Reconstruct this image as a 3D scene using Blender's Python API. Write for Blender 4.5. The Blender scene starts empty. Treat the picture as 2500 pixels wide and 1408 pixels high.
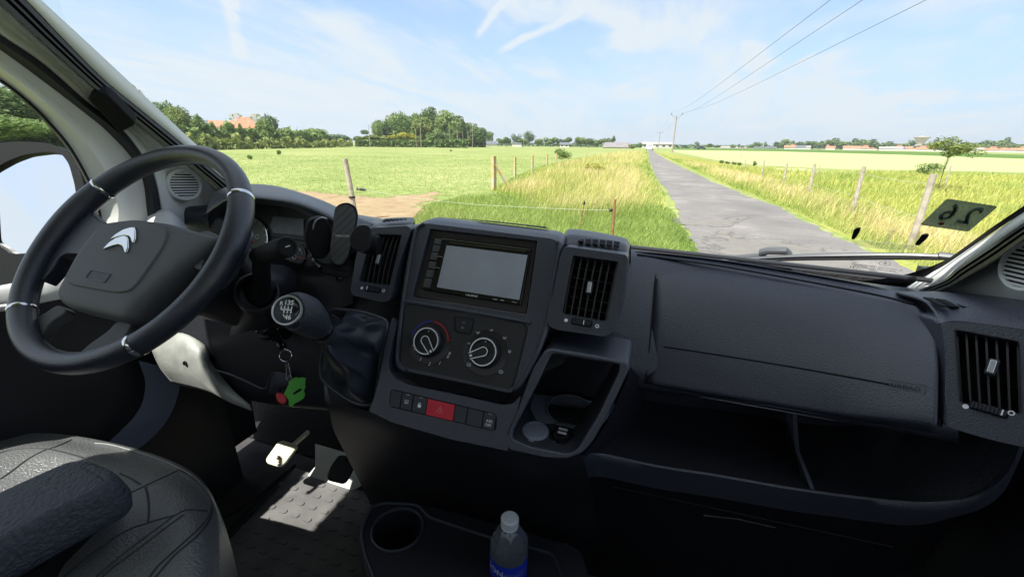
import bpy, bmesh, math, random
import numpy as np
from mathutils import Vector, Matrix
random.seed(7); rng = np.random.default_rng(7)
SC = bpy.context.scene
COL = SC.collection
# ------------------------------------------------------------------ camera
FPX = 1033.4                      # focal length for a 2500 px wide frame
CAMZ = 1.65
def cam_axes(p, r, y):
    cy, sy = math.cos(y), math.sin(y)
    fw = np.array([-sy, cy, 0.]); rt = np.array([cy, sy, 0.]); up = np.array([0, 0, 1.])
    f2 = fw*math.cos(p)-up*math.sin(p); u2 = up*math.cos(p)+fw*math.sin(p)
    return np.array([rt*math.cos(r)-u2*math.sin(r), u2*math.cos(r)+rt*math.sin(r), f2])
RW = cam_axes(.3295, -.0123, .3023)   # camera axes in the world
RV = cam_axes(.3324, -.0472, .3023)   # camera axes in the van (it stands 2 degrees off level on the verge)
V2W = RW.T @ RV
CPOS = np.array([0, 0, CAMZ])
cam = bpy.data.cameras.new('camera'); camo = bpy.data.objects.new('camera', cam); COL.objects.link(camo)
cam.sensor_width = 36; cam.lens = 36*FPX/2500; cam.clip_start = .02; cam.clip_end = 8000
mw = Matrix.Identity(4)
for i in range(3):
    mw[i][0], mw[i][1], mw[i][2], mw[i][3] = RW[0][i], RW[1][i], -RW[2][i], CPOS[i]
camo.matrix_world = mw
SC.camera = camo
# ------------------------------------------------------------------ light
SUN_DIR_V = np.array([-.31, -.50, .86])     # towards the sun, van axes: high, over the driver's shoulder
SUN_DIR = V2W @ (SUN_DIR_V/np.linalg.norm(SUN_DIR_V))
SUN_EL = math.asin(SUN_DIR[2]); SUN_AZ = math.atan2(SUN_DIR[0], SUN_DIR[1])
sl = bpy.data.lights.new('sun', 'SUN'); so = bpy.data.objects.new('sun', sl); COL.objects.link(so)
sl.energy = 5.0; sl.angle = math.radians(.5); sl.color = (1, .95, .87)
so.rotation_euler = Vector(SUN_DIR).to_track_quat('Z', 'Y').to_euler()
SC.view_settings.view_transform = 'Standard'; SC.view_settings.look = 'None'
SC.view_settings.exposure = .95; SC.view_settings.gamma = 1
SC.render.engine = 'CYCLES'
SC.cycles.use_denoising = True
SC.cycles.max_bounces = 10; SC.cycles.diffuse_bounces = 4; SC.cycles.transparent_max_bounces = 24
SC.cycles.transmission_bounces = 8; SC.cycles.glossy_bounces = 4
SC.cycles.sample_clamp_indirect = 6
SC.cycles.caustics_reflective = False; SC.cycles.caustics_refractive = False
w = bpy.data.worlds.new('World'); SC.world = w; w.use_nodes = True
def nrm_(v): return v/np.linalg.norm(v)
def build_world():
    nt = w.node_tree; N = nt.nodes; L = nt.links; N.clear()
    out = N.new('ShaderNodeOutputWorld'); bg = N.new('ShaderNodeBackground'); bg.inputs[1].default_value = .11
    sky = N.new('ShaderNodeTexSky'); sky.sky_type = 'NISHITA'; sky.sun_disc = False
    sky.sun_elevation = SUN_EL; sky.sun_rotation = SUN_AZ
    sky.air_density = 1.0; sky.dust_density = .6; sky.ozone_density = 3.0
    tc = N.new('ShaderNodeTexCoord'); sep = N.new('ShaderNodeSeparateXYZ'); L.new(tc.outputs['Generated'], sep.inputs[0])
    def M(op, a, b=None, c=None):
        n = N.new('ShaderNodeMath'); n.operation = op
        for i, v in enumerate((a, b, c)):
            if v is None: continue
            if isinstance(v, (int, float)): n.inputs[i].default_value = v
            else: L.new(v, n.inputs[i])
        return n.outputs[0]
    z = M('MAXIMUM', sep.outputs[2], 0.0); zz = M('ADD', z, .12)
    u = M('DIVIDE', sep.outputs[0], zz); v = M('DIVIDE', sep.outputs[1], zz)
    cmb = N.new('ShaderNodeCombineXYZ'); L.new(u, cmb.inputs[0]); L.new(v, cmb.inputs[1])
    def noise(rot, scl, sc, det, rough, dist=.0, lo=.4, hi=.7):
        mp = N.new('ShaderNodeMapping'); mp.inputs['Rotation'].default_value = (0, 0, rot); mp.inputs['Scale'].default_value = scl
        L.new(cmb.outputs[0], mp.inputs[0])
        n = N.new('ShaderNodeTexNoise'); n.inputs['Scale'].default_value = sc; n.inputs['Detail'].default_value = det
        n.inputs['Roughness'].default_value = rough; n.inputs['Distortion'].default_value = dist
        L.new(mp.outputs[0], n.inputs['Vector'])
        r = N.new('ShaderNodeMapRange'); r.inputs[1].default_value = lo; r.inputs[2].default_value = hi; r.interpolation_type = 'SMOOTHSTEP'
        L.new(n.outputs[0], r.inputs[0]); return r.outputs[0]
    big = noise(.5, (.8, .45, 1), .75, 5, .55, .5, .27, .52)
    fib = noise(.9, (1.0, .22, 1), 2.2, 9, .62, .9, .30, .66)
    soft = noise(-.4, (1, .6, 1), 1.6, 4, .5, .2, .34, .7)
    cl = M('MULTIPLY', big, M('ADD', M('MULTIPLY', fib, .62), .38))
    cl = M('MAXIMUM', cl, M('MULTIPLY', soft, M('MULTIPLY', fib, .5)))
    # veil of thin cloud that thickens towards the horizon
    hz = N.new('ShaderNodeMapRange'); hz.inputs[1].default_value = .0; hz.inputs[2].default_value = .45
    hz.inputs[3].default_value = 1.0; hz.inputs[4].default_value = .0; L.new(z, hz.inputs[0])
    # long blue gaps between the bands of cloud (great circles through pairs of directions)
    def gcircle(a, b, wd, soft_, wobble):
        da = nrm_(RW.T @ np.array([(a[0]-1250)/FPX, (704-a[1])/FPX, 1])); db = nrm_(RW.T @ np.array([(b[0]-1250)/FPX, (704-b[1])/FPX, 1]))
        n_ = nrm_(np.cross(da, db)); mid = nrm_(da+db); half = math.acos(float(np.clip(da@db, -1, 1)))/2
        d1 = N.new('ShaderNodeVectorMath'); d1.operation = 'DOT_PRODUCT'; L.new(tc.outputs['Generated'], d1.inputs[0]); d1.inputs[1].default_value = tuple(n_)
        d2 = N.new('ShaderNodeVectorMath'); d2.operation = 'DOT_PRODUCT'; L.new(tc.outputs['Generated'], d2.inputs[0]); d2.inputs[1].default_value = tuple(mid)
        wob = M('ADD', M('MULTIPLY', M('SUBTRACT', soft, .5), wobble), M('MULTIPLY', M('SUBTRACT', fib, .5), wobble*.5))
        r1 = N.new('ShaderNodeMapRange'); r1.interpolation_type = 'SMOOTHSTEP'; r1.inputs[1].default_value = wd*(1-soft_); r1.inputs[2].default_value = wd; r1.inputs[3].default_value = 1; r1.inputs[4].default_value = 0
        L.new(M('ABSOLUTE', M('ADD', d1.outputs['Value'], wob)), r1.inputs[0])
        r2 = N.new('ShaderNodeMapRange'); r2.interpolation_type = 'SMOOTHSTEP'; r2.inputs[1].default_value = math.cos(half*1.25); r2.inputs[2].default_value = math.cos(half*.6); L.new(d2.outputs['Value'], r2.inputs[0])
        return M('MULTIPLY', r1.outputs[0], r2.outputs[0])
    for a, b, wd, amt in (((620, -30), (1500, 150), .085, .9), ((1380, 60), (1640, 250), .05, .5), ((1830, 60), (2700, 90), .085, .85), ((2050, 170), (2620, 230), .035, .5), ((900, 160), (1350, 200), .04, .4)):
        cl = M('MULTIPLY', cl, M('SUBTRACT', 1.0, M('MULTIPLY', gcircle(a, b, wd, .9, .09), amt)))
    for a, b, wd, amt in (((1180, -40), (2350, 300), .05, .5), ((300, 120), (1200, 330), .07, .35), ((2180, 130), (2330, 115), .03, .45), ((2380, 80), (2480, 60), .03, .4), ((1850, 330), (2500, 240), .03, .3)):
        cl = M('MINIMUM', M('ADD', cl, M('MULTIPLY', gcircle(a, b, wd, .95, .06), M('MULTIPLY', M('ADD', fib, .4), amt))), 1.0)
    # brighter thin cloud on the sun's side
    dt = N.new('ShaderNodeVectorMath'); dt.operation = 'DOT_PRODUCT'; L.new(tc.outputs['Generated'], dt.inputs[0])
    dt.inputs[1].default_value = (SUN_DIR[0], SUN_DIR[1], SUN_DIR[2])
    gl = N.new('ShaderNodeMapRange'); gl.inputs[1].default_value = .15; gl.inputs[2].default_value = .85; L.new(dt.outputs['Value'], gl.inputs[0])
    cl = M('MINIMUM', M('ADD', cl, M('MULTIPLY', gl.outputs[0], .35)), 1.0)
    # contrails, and one windscreen reflection painted in: thin bands in the sky (great circle through two directions)
    def trail(a, b, wd, amt):
        da = RW.T @ np.array([(a[0]-1250)/FPX, (704-a[1])/FPX, 1]); db = RW.T @ np.array([(b[0]-1250)/FPX, (704-b[1])/FPX, 1])
        da /= np.linalg.norm(da); db /= np.linalg.norm(db)
        n = np.cross(da, db); n /= np.linalg.norm(n); mid = (da+db)/2; mid /= np.linalg.norm(mid)
        half = math.acos(float(np.clip(da@db, -1, 1)))/2
        d1 = N.new('ShaderNodeVectorMath'); d1.operation = 'DOT_PRODUCT'; L.new(tc.outputs['Generated'], d1.inputs[0]); d1.inputs[1].default_value = tuple(n)
        d2 = N.new('ShaderNodeVectorMath'); d2.operation = 'DOT_PRODUCT'; L.new(tc.outputs['Generated'], d2.inputs[0]); d2.inputs[1].default_value = tuple(mid)
        wob = M('MULTIPLY', M('SUBTRACT', fib, .5), .006)
        r1 = N.new('ShaderNodeMapRange'); r1.interpolation_type = 'SMOOTHSTEP'; r1.inputs[1].default_value = 0; r1.inputs[2].default_value = wd; r1.inputs[3].default_value = 1; r1.inputs[4].default_value = 0
        L.new(M('ABSOLUTE', M('ADD', d1.outputs['Value'], wob)), r1.inputs[0])
        r2 = N.new('ShaderNodeMapRange'); r2.interpolation_type = 'SMOOTHSTEP'; r2.inputs[1].default_value = math.cos(half*1.15); r2.inputs[2].default_value = math.cos(half*.7); L.new(d2.outputs['Value'], r2.inputs[0])
        return M('MULTIPLY', M('MULTIPLY', r1.outputs[0], r2.outputs[0]), M('ADD', amt*.6, M('MULTIPLY', fib, amt*.8)))
    for t in (((1160, 90), (1245, -15), .011, 1.0), ((1215, 128), (1420, 28), .011, .95), ((556, -20), (588, 145), .018, .9), ((1900, 90), (2150, 20), .02, .3)):  # third entry is the windscreen's reflection streak, painted into the sky
        cl = M('MINIMUM', M('ADD', cl, trail(*t)), 1.0)
    mix = N.new('ShaderNodeMix'); mix.data_type = 'RGBA'
    veil = N.new('ShaderNodeMix'); veil.data_type = 'RGBA'; L.new(hz.outputs[0], veil.inputs[0]); tint = N.new('ShaderNodeMix'); tint.data_type = 'RGBA'; tint.blend_type = 'MULTIPLY'; tint.inputs[0].default_value = 1; L.new(sky.outputs[0], tint.inputs[6]); tint.inputs[7].default_value = (.78, .92, 1.08, 1); L.new(tint.outputs[2], veil.inputs[6]); veil.inputs[7].default_value = (3.0, 3.85, 4.7, 1)
    L.new(M('MULTIPLY', cl, .95), mix.inputs[0]); L.new(veil.outputs[2], mix.inputs[6]); mix.inputs[7].default_value = (3.95, 4.25, 4.6, 1)
    L.new(mix.outputs[2], bg.inputs[0]); L.new(bg.outputs[0], out.inputs[0])
build_world()
# ------------------------------------------------------------------ helpers
def nrm(v): v = np.asarray(v, float); return v/np.linalg.norm(v)
def pix(px, py): return np.array([(px-1250)/FPX, (704-py)/FPX, 1.])
def rv(px, py): return RV.T @ pix(px, py)
def rw(px, py): return RW.T @ pix(px, py)
def V(px, py, Y=None, X=None, Z=None, D=None):          # point of the cab, van axes, origin at the eye
    d = rv(px, py)
    if Y is not None: return d*Y/d[1]
    if X is not None: return d*X/d[0]
    if Z is not None: return d*Z/d[2]
    return d*D                                           # D = depth along the lens axis
def W(p):                                                # van -> world
    p = np.asarray(p, float); return p @ V2W.T + CPOS
def Wd(v): return np.asarray(v, float) @ V2W.T
class Plane:
    def __init__(s, o, u, v):                            # origin, right, up (van axes)
        s.o = np.array(o, float); s.u = nrm(u); s.v = nrm(v - np.dot(v, s.u)*s.u); s.n = np.cross(s.u, s.v)
    def hit(s, px, py, off=0.):
        d = rv(px, py); o = s.o+s.n*off; return d*np.dot(o, s.n)/np.dot(d, s.n)
    def uv(s, px, py, off=0.):
        q = s.hit(px, py, off)-s.o; return np.array([q@s.u, q@s.v])
    def P(s, a, b, off=0.): return s.o+s.u*a+s.v*b+s.n*off
def prop(o, label=None, cat=None, group=None, kind=None):
    if label: o['label'] = label
    if cat: o['category'] = cat
    if group: o['group'] = group
    if kind: o['kind'] = kind
    return o
def empty(name, loc, label, cat, group=None, van=True):
    o = bpy.data.objects.new(name, None); COL.objects.link(o)
    l = W(loc) if van else np.asarray(loc, float)
    o.location = l; o.empty_display_size = .05
    return prop(o, label, cat, group)
def wloc(o):
    l = np.zeros(3)
    while o is not None: l = l+np.array(o.location); o = o.parent
    return l
SHARP = {}
def obj(name, parts, mat, parent=None, van=True, smooth=True, label=None, cat=None, group=None, kind=None, bevel=0, seg=2, solid=0, angle=35, subsurf=0, origin=None):
    """parts: list of (verts, faces); one mesh object"""
    if isinstance(parts, tuple): parts = [parts]
    vs, fs, mi, n = [], [], [], 0
    mats = mat if isinstance(mat, (list, tuple)) else [mat]
    for pt in parts:
        v = np.asarray(pt[0], float).reshape(-1, 3); k = pt[2] if len(pt) > 2 else 0
        vs.append(v); fs += [tuple(int(i)+n for i in f) for f in pt[1]]; mi += [k]*len(pt[1]); n += len(v)
    v = np.concatenate(vs)
    if van: v = W(v)
    base = wloc(parent) if parent is not None else (np.asarray(origin, float) if origin is not None else np.array([v[:, 0].mean(), v[:, 1].mean(), v[:, 2].min()]))
    me = bpy.data.meshes.new(name)
    me.from_pydata((v-base).tolist(), [], fs); me.validate(verbose=False); me.update()
    for m_ in mats: me.materials.append(m_)
    if len(mats) > 1 and len(me.polygons) == len(mi): me.polygons.foreach_set('material_index', mi)
    o = bpy.data.objects.new(name, me); COL.objects.link(o)
    if parent is not None: o.parent = parent
    else: o.location = base
    if smooth:
        me.polygons.foreach_set('use_smooth', [True]*len(me.polygons))
        if angle < 180: me.set_sharp_from_angle(angle=math.radians(angle))
    if subsurf:
        m_ = o.modifiers.new('s', 'SUBSURF'); m_.levels = m_.render_levels = subsurf
    if solid:
        m_ = o.modifiers.new('t', 'SOLIDIFY'); m_.thickness = abs(solid); m_.offset = -1 if solid > 0 else 1
    if bevel:
        m_ = o.modifiers.new('b', 'BEVEL'); m_.width = bevel; m_.segments = seg; m_.limit_method = 'ANGLE'; m_.angle_limit = math.radians(38)
        m_.harden_normals = False
    return prop(o, label, cat, group, kind)
def grid(P, close_u=False, close_v=False, flip=False):
    """P: array (r, c, 3) -> verts, quads"""
    P = np.asarray(P, float); r, c = P.shape[:2]; f = []
    for i in range(r if close_v else r-1):
        for j in range(c if close_u else c-1):
            a, b, d, e = i*c+j, i*c+(j+1) % c, ((i+1) % r)*c+(j+1) % c, ((i+1) % r)*c+j
            f.append((a, e, d, b) if flip else (a, b, d, e))
    return P.reshape(-1, 3), f
def cr(P, n, closed=False):
    """Catmull-Rom resampling of control points along axis 0"""
    P = np.asarray(P, float); k = len(P)
    if closed: Q = np.concatenate([P[-1:], P, P[:2]]); segs = k
    else: Q = np.concatenate([2*P[:1]-P[1:2], P, 2*P[-1:]-P[-2:-1]]); segs = k-1
    out = []
    for i in range(segs):
        a, b, c, d = Q[i], Q[i+1], Q[i+2], Q[i+3]
        for t in np.arange(n)/n:
            out.append(.5*((2*b)+(c-a)*t+(2*a-5*b+4*c-d)*t*t+(3*b-a-3*c+d)*t**3))
    if not closed: out.append(Q[-2])
    return np.array(out)
def patch(rows, nu=6, nv=6, flip=False):
    """rows of (px,py,Y) or 3-D points -> smooth surface"""
    A = np.array([[V(q[0], q[1], Y=q[2]) if abs(q[0]) > 20 or abs(q[1]) > 20 else q for q in row] for row in rows])
    A = cr(A, nv) if nv > 1 else A
    A = np.swapaxes(A, 0, 1); A = cr(A, nu) if nu > 1 else A; A = np.swapaxes(A, 0, 1)
    return grid(A, flip=flip)
def basis(d, ref=(0, 0, 1)):
    d = nrm(d); a = np.cross(ref, d)
    if np.linalg.norm(a) < 1e-4: a = np.cross((0, 1, 0), d)
    a = nrm(a); return a, np.cross(d, a), d
def tube(path, r, n=10, closed=False, caps=True, flat=1.):
    path = np.asarray(path, float); k = len(path); r = np.broadcast_to(np.asarray(r, float), (k,))
    if closed: T = np.roll(path, -1, 0)-np.roll(path, 1, 0)
    else: T = np.gradient(path, axis=0)
    a, b, _ = basis(T[0]); R = []
    for i in range(k):
        t = nrm(T[i]); a = nrm(a-(a@t)*t); b = np.cross(t, a)
        an = np.arange(n)/n*2*np.pi
        R.append(path[i]+r[i]*(np.cos(an)[:, None]*a+flat*np.sin(an)[:, None]*b))
    v, f = grid(np.array(R), close_u=True, close_v=closed)
    if caps and not closed: f = f+[tuple(range(n-1, -1, -1)), tuple(range((k-1)*n, k*n))]
    return v, f
def lathe(o, axis, prof, n=32, ref=(0, 0, 1), cap=(True, True)):
    """prof: list of (radius, height along axis)"""
    a, b, d = basis(axis, ref); o = np.asarray(o, float); an = np.arange(n)/n*2*np.pi
    R = [o+d*h+r*(np.cos(an)[:, None]*a+np.sin(an)[:, None]*b) for r, h in prof]
    v, f = grid(np.array(R), close_u=True); k = len(prof)
    if cap[0]: f.append(tuple(range(n-1, -1, -1)))
    if cap[1]: f.append(tuple(range((k-1)*n, k*n)))
    return v, f
def prism(poly, n, depth, front=0.):
    """closed polygon (3-D, counter-clockwise seen from +n) extruded back along -n"""
    p = np.asarray(poly, float); n = nrm(n); k = len(p)
    v = np.concatenate([p+n*front, p-n*(depth-front)])
    return v, [tuple(range(k)), tuple(range(2*k-1, k-1, -1))]+[(i, k+i, k+(i+1) % k, (i+1) % k) for i in range(k)]
def box(c, ax, s):
    """centre, 3 axes, full sizes"""
    c = np.asarray(c, float); x, y, z = [np.asarray(a, float)*k/2 for a, k in zip(ax, s)]
    v = [c+i*x+j*y+k*z for k in (-1, 1) for j in (-1, 1) for i in (-1, 1)]
    return np.array(v), [(0, 2, 3, 1), (4, 5, 7, 6), (0, 1, 5, 4), (1, 3, 7, 5), (3, 2, 6, 7), (2, 0, 4, 6)]
EX = np.eye(3)
def rr(x0, y0, x1, y1, r, n=5):
    """rounded rectangle, counter-clockwise, 2-D"""
    out = []
    for cx, cy, a in ((x1-r, y1-r, 0), (x0+r, y1-r, 90), (x0+r, y0+r, 180), (x1-r, y0+r, 270)):
        for i in range(n+1):
            t = math.radians(a+90*i/n); out.append((cx+r*math.cos(t), cy+r*math.sin(t)))
    return np.array(out)
def rpoly(pts, r, n=5):
    """round the corners of a 2-D polygon; r scalar or list"""
    pts = np.asarray(pts, float); k = len(pts); out = []
    for i in range(k):
        p, a, b = pts[i], pts[i-1], pts[(i+1) % k]; ri = r[i] if hasattr(r, '__len__') else r
        la, lb = np.linalg.norm(a-p), np.linalg.norm(b-p); q = min(ri, la*.49, lb*.49)
        s, e = p+(a-p)/la*q, p+(b-p)/lb*q
        for t in np.linspace(0, 1, n+1): out.append((1-t)**2*s+2*t*(1-t)*p+t*t*e)
    return np.array(out)
def ccw(p):
    p = np.asarray(p); a = np.sum(p[:, 0]*np.roll(p[:, 1], -1)-np.roll(p[:, 0], -1)*p[:, 1]); return p if a > 0 else p[::-1]
def onp(pl, poly, off=0.): return np.array([pl.P(a, b, off) for a, b in ccw(poly)])
def ppix(pl, pts, off=0.): return ccw(np.array([pl.uv(x, y, off) for x, y in pts]))
def plate(pl, poly2, depth, off=0.): return prism(onp(pl, poly2, off), pl.n, depth)
def resamp(p, n, start=0.):
    p = np.asarray(p); q = np.vstack([p, p[:1]]); s = np.r_[0, np.cumsum(np.linalg.norm(np.diff(q, axis=0), axis=1))]
    t = (np.arange(n)/n+start) % 1*s[-1]
    return np.stack([np.interp(t, s, q[:, i]) for i in range(2)], 1)
def ring(pl, outer, inner, off, depth_in, depth_out, n=96):
    """frame between two outlines, with inner and outer walls"""
    o = ccw(outer); i = ccw(inner); c = i.mean(0)
    def star(poly, ang):
        out = []; q = np.vstack([poly, poly[:1]])
        for a in ang:
            d = np.array([math.cos(a), math.sin(a)]); best = None
            for k in range(len(poly)):
                p0, e = q[k]-c, q[k+1]-q[k]; den = d[0]*e[1]-d[1]*e[0]
                if abs(den) < 1e-12: continue
                t = (p0[0]*e[1]-p0[1]*e[0])/den; s = (p0[0]*d[1]-p0[1]*d[0])/den
                if t > 0 and -1e-6 <= s <= 1+1e-6 and (best is None or t > best): best = t
            out.append(c+d*(best or 0))
        return np.array(out)
    ang = set(np.round(np.arange(n)/n*2*np.pi, 5))
    for poly in (o, i):
        for q in poly: ang.add(round(math.atan2(q[1]-c[1], q[0]-c[0]) % (2*np.pi), 5))
    ang = np.array(sorted(ang)); keep = [0]
    for k in range(1, len(ang)):
        if ang[k]-ang[keep[-1]] > 1e-4: keep.append(k)
    ang = ang[keep]
    O, I = star(o, ang), star(i, ang)
    rows = [np.array([pl.P(a, b, off-depth_in) for a, b in I]), np.array([pl.P(a, b, off) for a, b in I]),
            np.array([pl.P(a, b, off) for a, b in O]), np.array([pl.P(a, b, off-depth_out) for a, b in O])]
    return grid(np.array(rows), close_u=True, flip=True)
def text(s, pl, cx, cy, h, off=.0005, ext=.0002, rot=0., sx=1., mirror=False, align='CENTER', shear=0., spacing=1., bold=0.):
    """lettering as (verts, faces) lying on a plane"""
    cu = bpy.data.curves.new('t', 'FONT'); cu.body = s; cu.size = 1; cu.extrude = 0; cu.align_x = align; cu.align_y = 'CENTER'; cu.resolution_u = 3
    cu.offset = bold; cu.shear = shear; cu.space_character = spacing
    ob = bpy.data.objects.new('t', cu); COL.objects.link(ob)
    dg = bpy.context.evaluated_depsgraph_get(); me = bpy.data.meshes.new_from_object(ob.evaluated_get(dg))
    v = np.array([q.co[:] for q in me.vertices]); f = [tuple(p.vertices) for p in me.polygons]
    bpy.data.objects.remove(ob); bpy.data.curves.remove(cu); bpy.data.meshes.remove(me)
    if len(v) == 0: return np.zeros((0, 3)), []
    x, y = v[:, 0]*h/.7*sx, v[:, 1]*h/.7
    if mirror: x = -x; f = [q[::-1] for q in f]
    c, s_ = math.cos(rot), math.sin(rot)
    return np.array([pl.P(cx+a*c-b*s_, cy+a*s_+b*c, off) for a, b in zip(x, y)]), f
def stroke(pl, pts, w_, off=.0006, closed=False):
    """a flat line of width w_ on a plane"""
    p = np.asarray(pts, float); k = len(p)
    T = (np.roll(p, -1, 0)-np.roll(p, 1, 0)) if closed else np.gradient(p, axis=0)
    T = T/np.maximum(np.linalg.norm(T, axis=1), 1e-9)[:, None]; N_ = np.stack([-T[:, 1], T[:, 0]], 1)*w_/2
    A = np.array([[pl.P(*(q+n), off), pl.P(*(q-n), off)] for q, n in zip(p, N_)])
    return grid(A, close_v=closed, flip=False)
def arc(cx, cy, r, a0, a1, n=24): return [(cx+r*math.cos(math.radians(a)), cy+r*math.sin(math.radians(a))) for a in np.linspace(a0, a1, n)]
def disc(pl, cx, cy, r, depth=.001, off=.001, n=28): return plate(pl, arc(cx, cy, r, 0, 360*(1-1/n), n), depth, off)
# ------------------------------------------------------------------ materials
def mat(name, col, rough=.5, metal=0., bump=0., bscale=400., var=0., vscale=3., spec=.5, col2=None, coat=0., emit=None, trans=0., bdet=3, vdet=4, lo=.35, hi=.65, sheen=0):
    m = bpy.data.materials.new(name); m.use_nodes = True; nt = m.node_tree; N = nt.nodes; L = nt.links
    b = N['Principled BSDF']; b.inputs['Base Color'].default_value = (*col, 1); b.inputs['Roughness'].default_value = rough
    b.inputs['Metallic'].default_value = metal; b.inputs['Specular IOR Level'].default_value = spec
    if coat: b.inputs['Coat Weight'].default_value = coat; b.inputs['Coat Roughness'].default_value = .08
    if trans: b.inputs['Transmission Weight'].default_value = trans
    tc = N.new('ShaderNodeTexCoord')
    if col2 is not None or var:
        c2 = col2 if col2 is not None else tuple(min(1, c*(1+var)) for c in col); c1 = col if col2 is not None else tuple(c*(1-var) for c in col)
        n = N.new('ShaderNodeTexNoise'); n.inputs['Scale'].default_value = vscale; n.inputs['Detail'].default_value = vdet; L.new(tc.outputs['Object'], n.inputs['Vector'])
        r = N.new('ShaderNodeValToRGB'); r.color_ramp.elements[0].color = (*c1, 1); r.color_ramp.elements[1].color = (*c2, 1)
        r.color_ramp.elements[0].position = lo; r.color_ramp.elements[1].position = hi
        L.new(n.outputs[0], r.inputs[0]); L.new(r.outputs[0], b.inputs['Base Color'])
    if bump:
        n = N.new('ShaderNodeTexNoise'); n.inputs['Scale'].default_value = bscale; n.inputs['Detail'].default_value = bdet; L.new(tc.outputs['Object'], n.inputs['Vector'])
        u = N.new('ShaderNodeBump'); u.inputs['Strength'].default_value = bump; u.inputs['Distance'].default_value = 1./bscale
        L.new(n.outputs[0], u.inputs['Height']); L.new(u.outputs[0], b.inputs['Normal'])
        m['bump'] = 1
    if emit: b.inputs['Emission Color'].default_value = (*emit[0], 1); b.inputs['Emission Strength'].default_value = emit[1]
    return m
# ================================================================== OUTSIDE
def G(px, py, z=0.):                                     # pixel -> ground
    d = rw(px, py); t = (z-CAMZ)/d[2]; return CPOS+d*t
def yh(px):                                              # horizon row at column px
    lo, hi = 0., 704.
    for _ in range(40):
        m_ = (lo+hi)/2
        if rw(px, m_)[2] > 0: lo = m_
        else: hi = m_
    return lo
def at(px, dist, z=0.):                                  # point on the ground at a horizontal distance in the direction of column px
    d = rw(px, yh(px)); h = nrm([d[0], d[1], 0]); return np.array([h[0]*dist, h[1]*dist, z])
def ztop(px, py, dist):                                  # height of the point seen at (px,py) at that distance
    d = rw(px, py); return CAMZ+d[2]/math.hypot(d[0], d[1])*dist
GREEN1, GREEN2 = (.10, .19, .018), (.19, .28, .035)
def ground_mat(name, stops, scale=.35, fine=9., bump=.5, rough=.9, fmix=.5):
    m = bpy.data.materials.new(name); m.use_nodes = True; nt = m.node_tree; N = nt.nodes; L = nt.links
    b = N['Principled BSDF']; b.inputs['Roughness'].default_value = rough; b.inputs['Specular IOR Level'].default_value = .12
    tc = N.new('ShaderNodeTexCoord')
    n1 = N.new('ShaderNodeTexNoise'); n1.inputs['Scale'].default_value = scale; n1.inputs['Detail'].default_value = 6; n1.inputs['Roughness'].default_value = .65
    n2 = N.new('ShaderNodeTexNoise'); n2.inputs['Scale'].default_value = fine; n2.inputs['Detail'].default_value = 5; n2.inputs['Roughness'].default_value = .7
    L.new(tc.outputs['Object'], n1.inputs[0]); L.new(tc.outputs['Object'], n2.inputs[0])
    mx = N.new('ShaderNodeMix'); mx.inputs[0].default_value = fmix; L.new(n1.outputs[0], mx.inputs[2]); L.new(n2.outputs[0], mx.inputs[3])
    r = N.new('ShaderNodeValToRGB'); cr_ = r.color_ramp
    while len(cr_.elements) < len(stops): cr_.elements.new(.5)
    for e, (p, c) in zip(cr_.elements, stops): e.position = p; e.color = (*c, 1)
    L.new(mx.outputs[0], r.inputs[0]); L.new(r.outputs[0], b.inputs['Base Color'])
    u = N.new('ShaderNodeBump'); u.inputs['Strength'].default_value = bump; u.inputs['Distance'].default_value = .05
    L.new(n2.outputs[0], u.inputs['Height']); L.new(u.outputs[0], b.inputs['Normal'])
    return m
m_past = ground_mat('pasture', [(.37, (.13, .19, .05)), (.5, (.23, .275, .09)), (.60, (.36, .36, .16))], .13, 2.6, .8, fmix=.6)
m_tall = ground_mat('verge', [(.38, (.15, .23, .04)), (.5, (.27, .30, .07)), (.62, (.42, .36, .15))], .5, 12.)
m_crop = ground_mat('crop', [(.3, (.34, .38, .16)), (.7, (.42, .44, .21))], .05, 1.5, .2)
m_meadow = ground_mat('meadow', [(.36, (.13, .19, .03)), (.5, (.27, .27, .06)), (.64, (.38, .30, .10))], .25, 6.)
m_soil = ground_mat('soil', [(.33, (.21, .15, .085)), (.52, (.36, .27, .16)), (.7, (.46, .36, .23))], 2.2, 22., .8)
m_road = ground_mat('road', [(.34, (.13, .125, .125)), (.52, (.20, .19, .185)), (.66, (.34, .31, .28))], .55, 26., .35, .85, .45)
m_gravel = ground_mat('gravel', [(.4, (.19, .182, .173)), (.6, (.25, .235, .215))], 3., 60., .6)
m_band = ground_mat('band', [(.4, (.06, .12, .02)), (.6, (.12, .2, .04))], .1, 2.)
m_flow = ground_mat('flowers', [(.35, (.22, .27, .06)), (.52, (.62, .6, .42)), (.7, (.75, .72, .6))], .6, 9., .3)
def sheet(name, pts, z, m, kind='structure', label=None, cat=None):
    P = np.array([[p[0], p[1], z] for p in pts]); c = P.mean(0)
    a = sum(P[i][0]*P[(i+1) % len(P)][1]-P[(i+1) % len(P)][0]*P[i][1] for i in range(len(P)))
    if a < 0: P = P[::-1]
    return obj(name, (P, [tuple(range(len(P)))]), m, van=False, smooth=False, kind=kind, origin=(0, 0, z), label=label, cat=cat)
# ground sheet to the horizon
gg = np.array([-4000, -1500, -600, -300, -150, -60, -20, 0, 20, 60, 150, 300, 600, 1500, 4000.])
GP = np.array([[(x, y, 0) for x in gg] for y in gg])
obj('ground', grid(GP), m_past, van=False, kind='structure', origin=(0, 0, 0))
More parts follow.
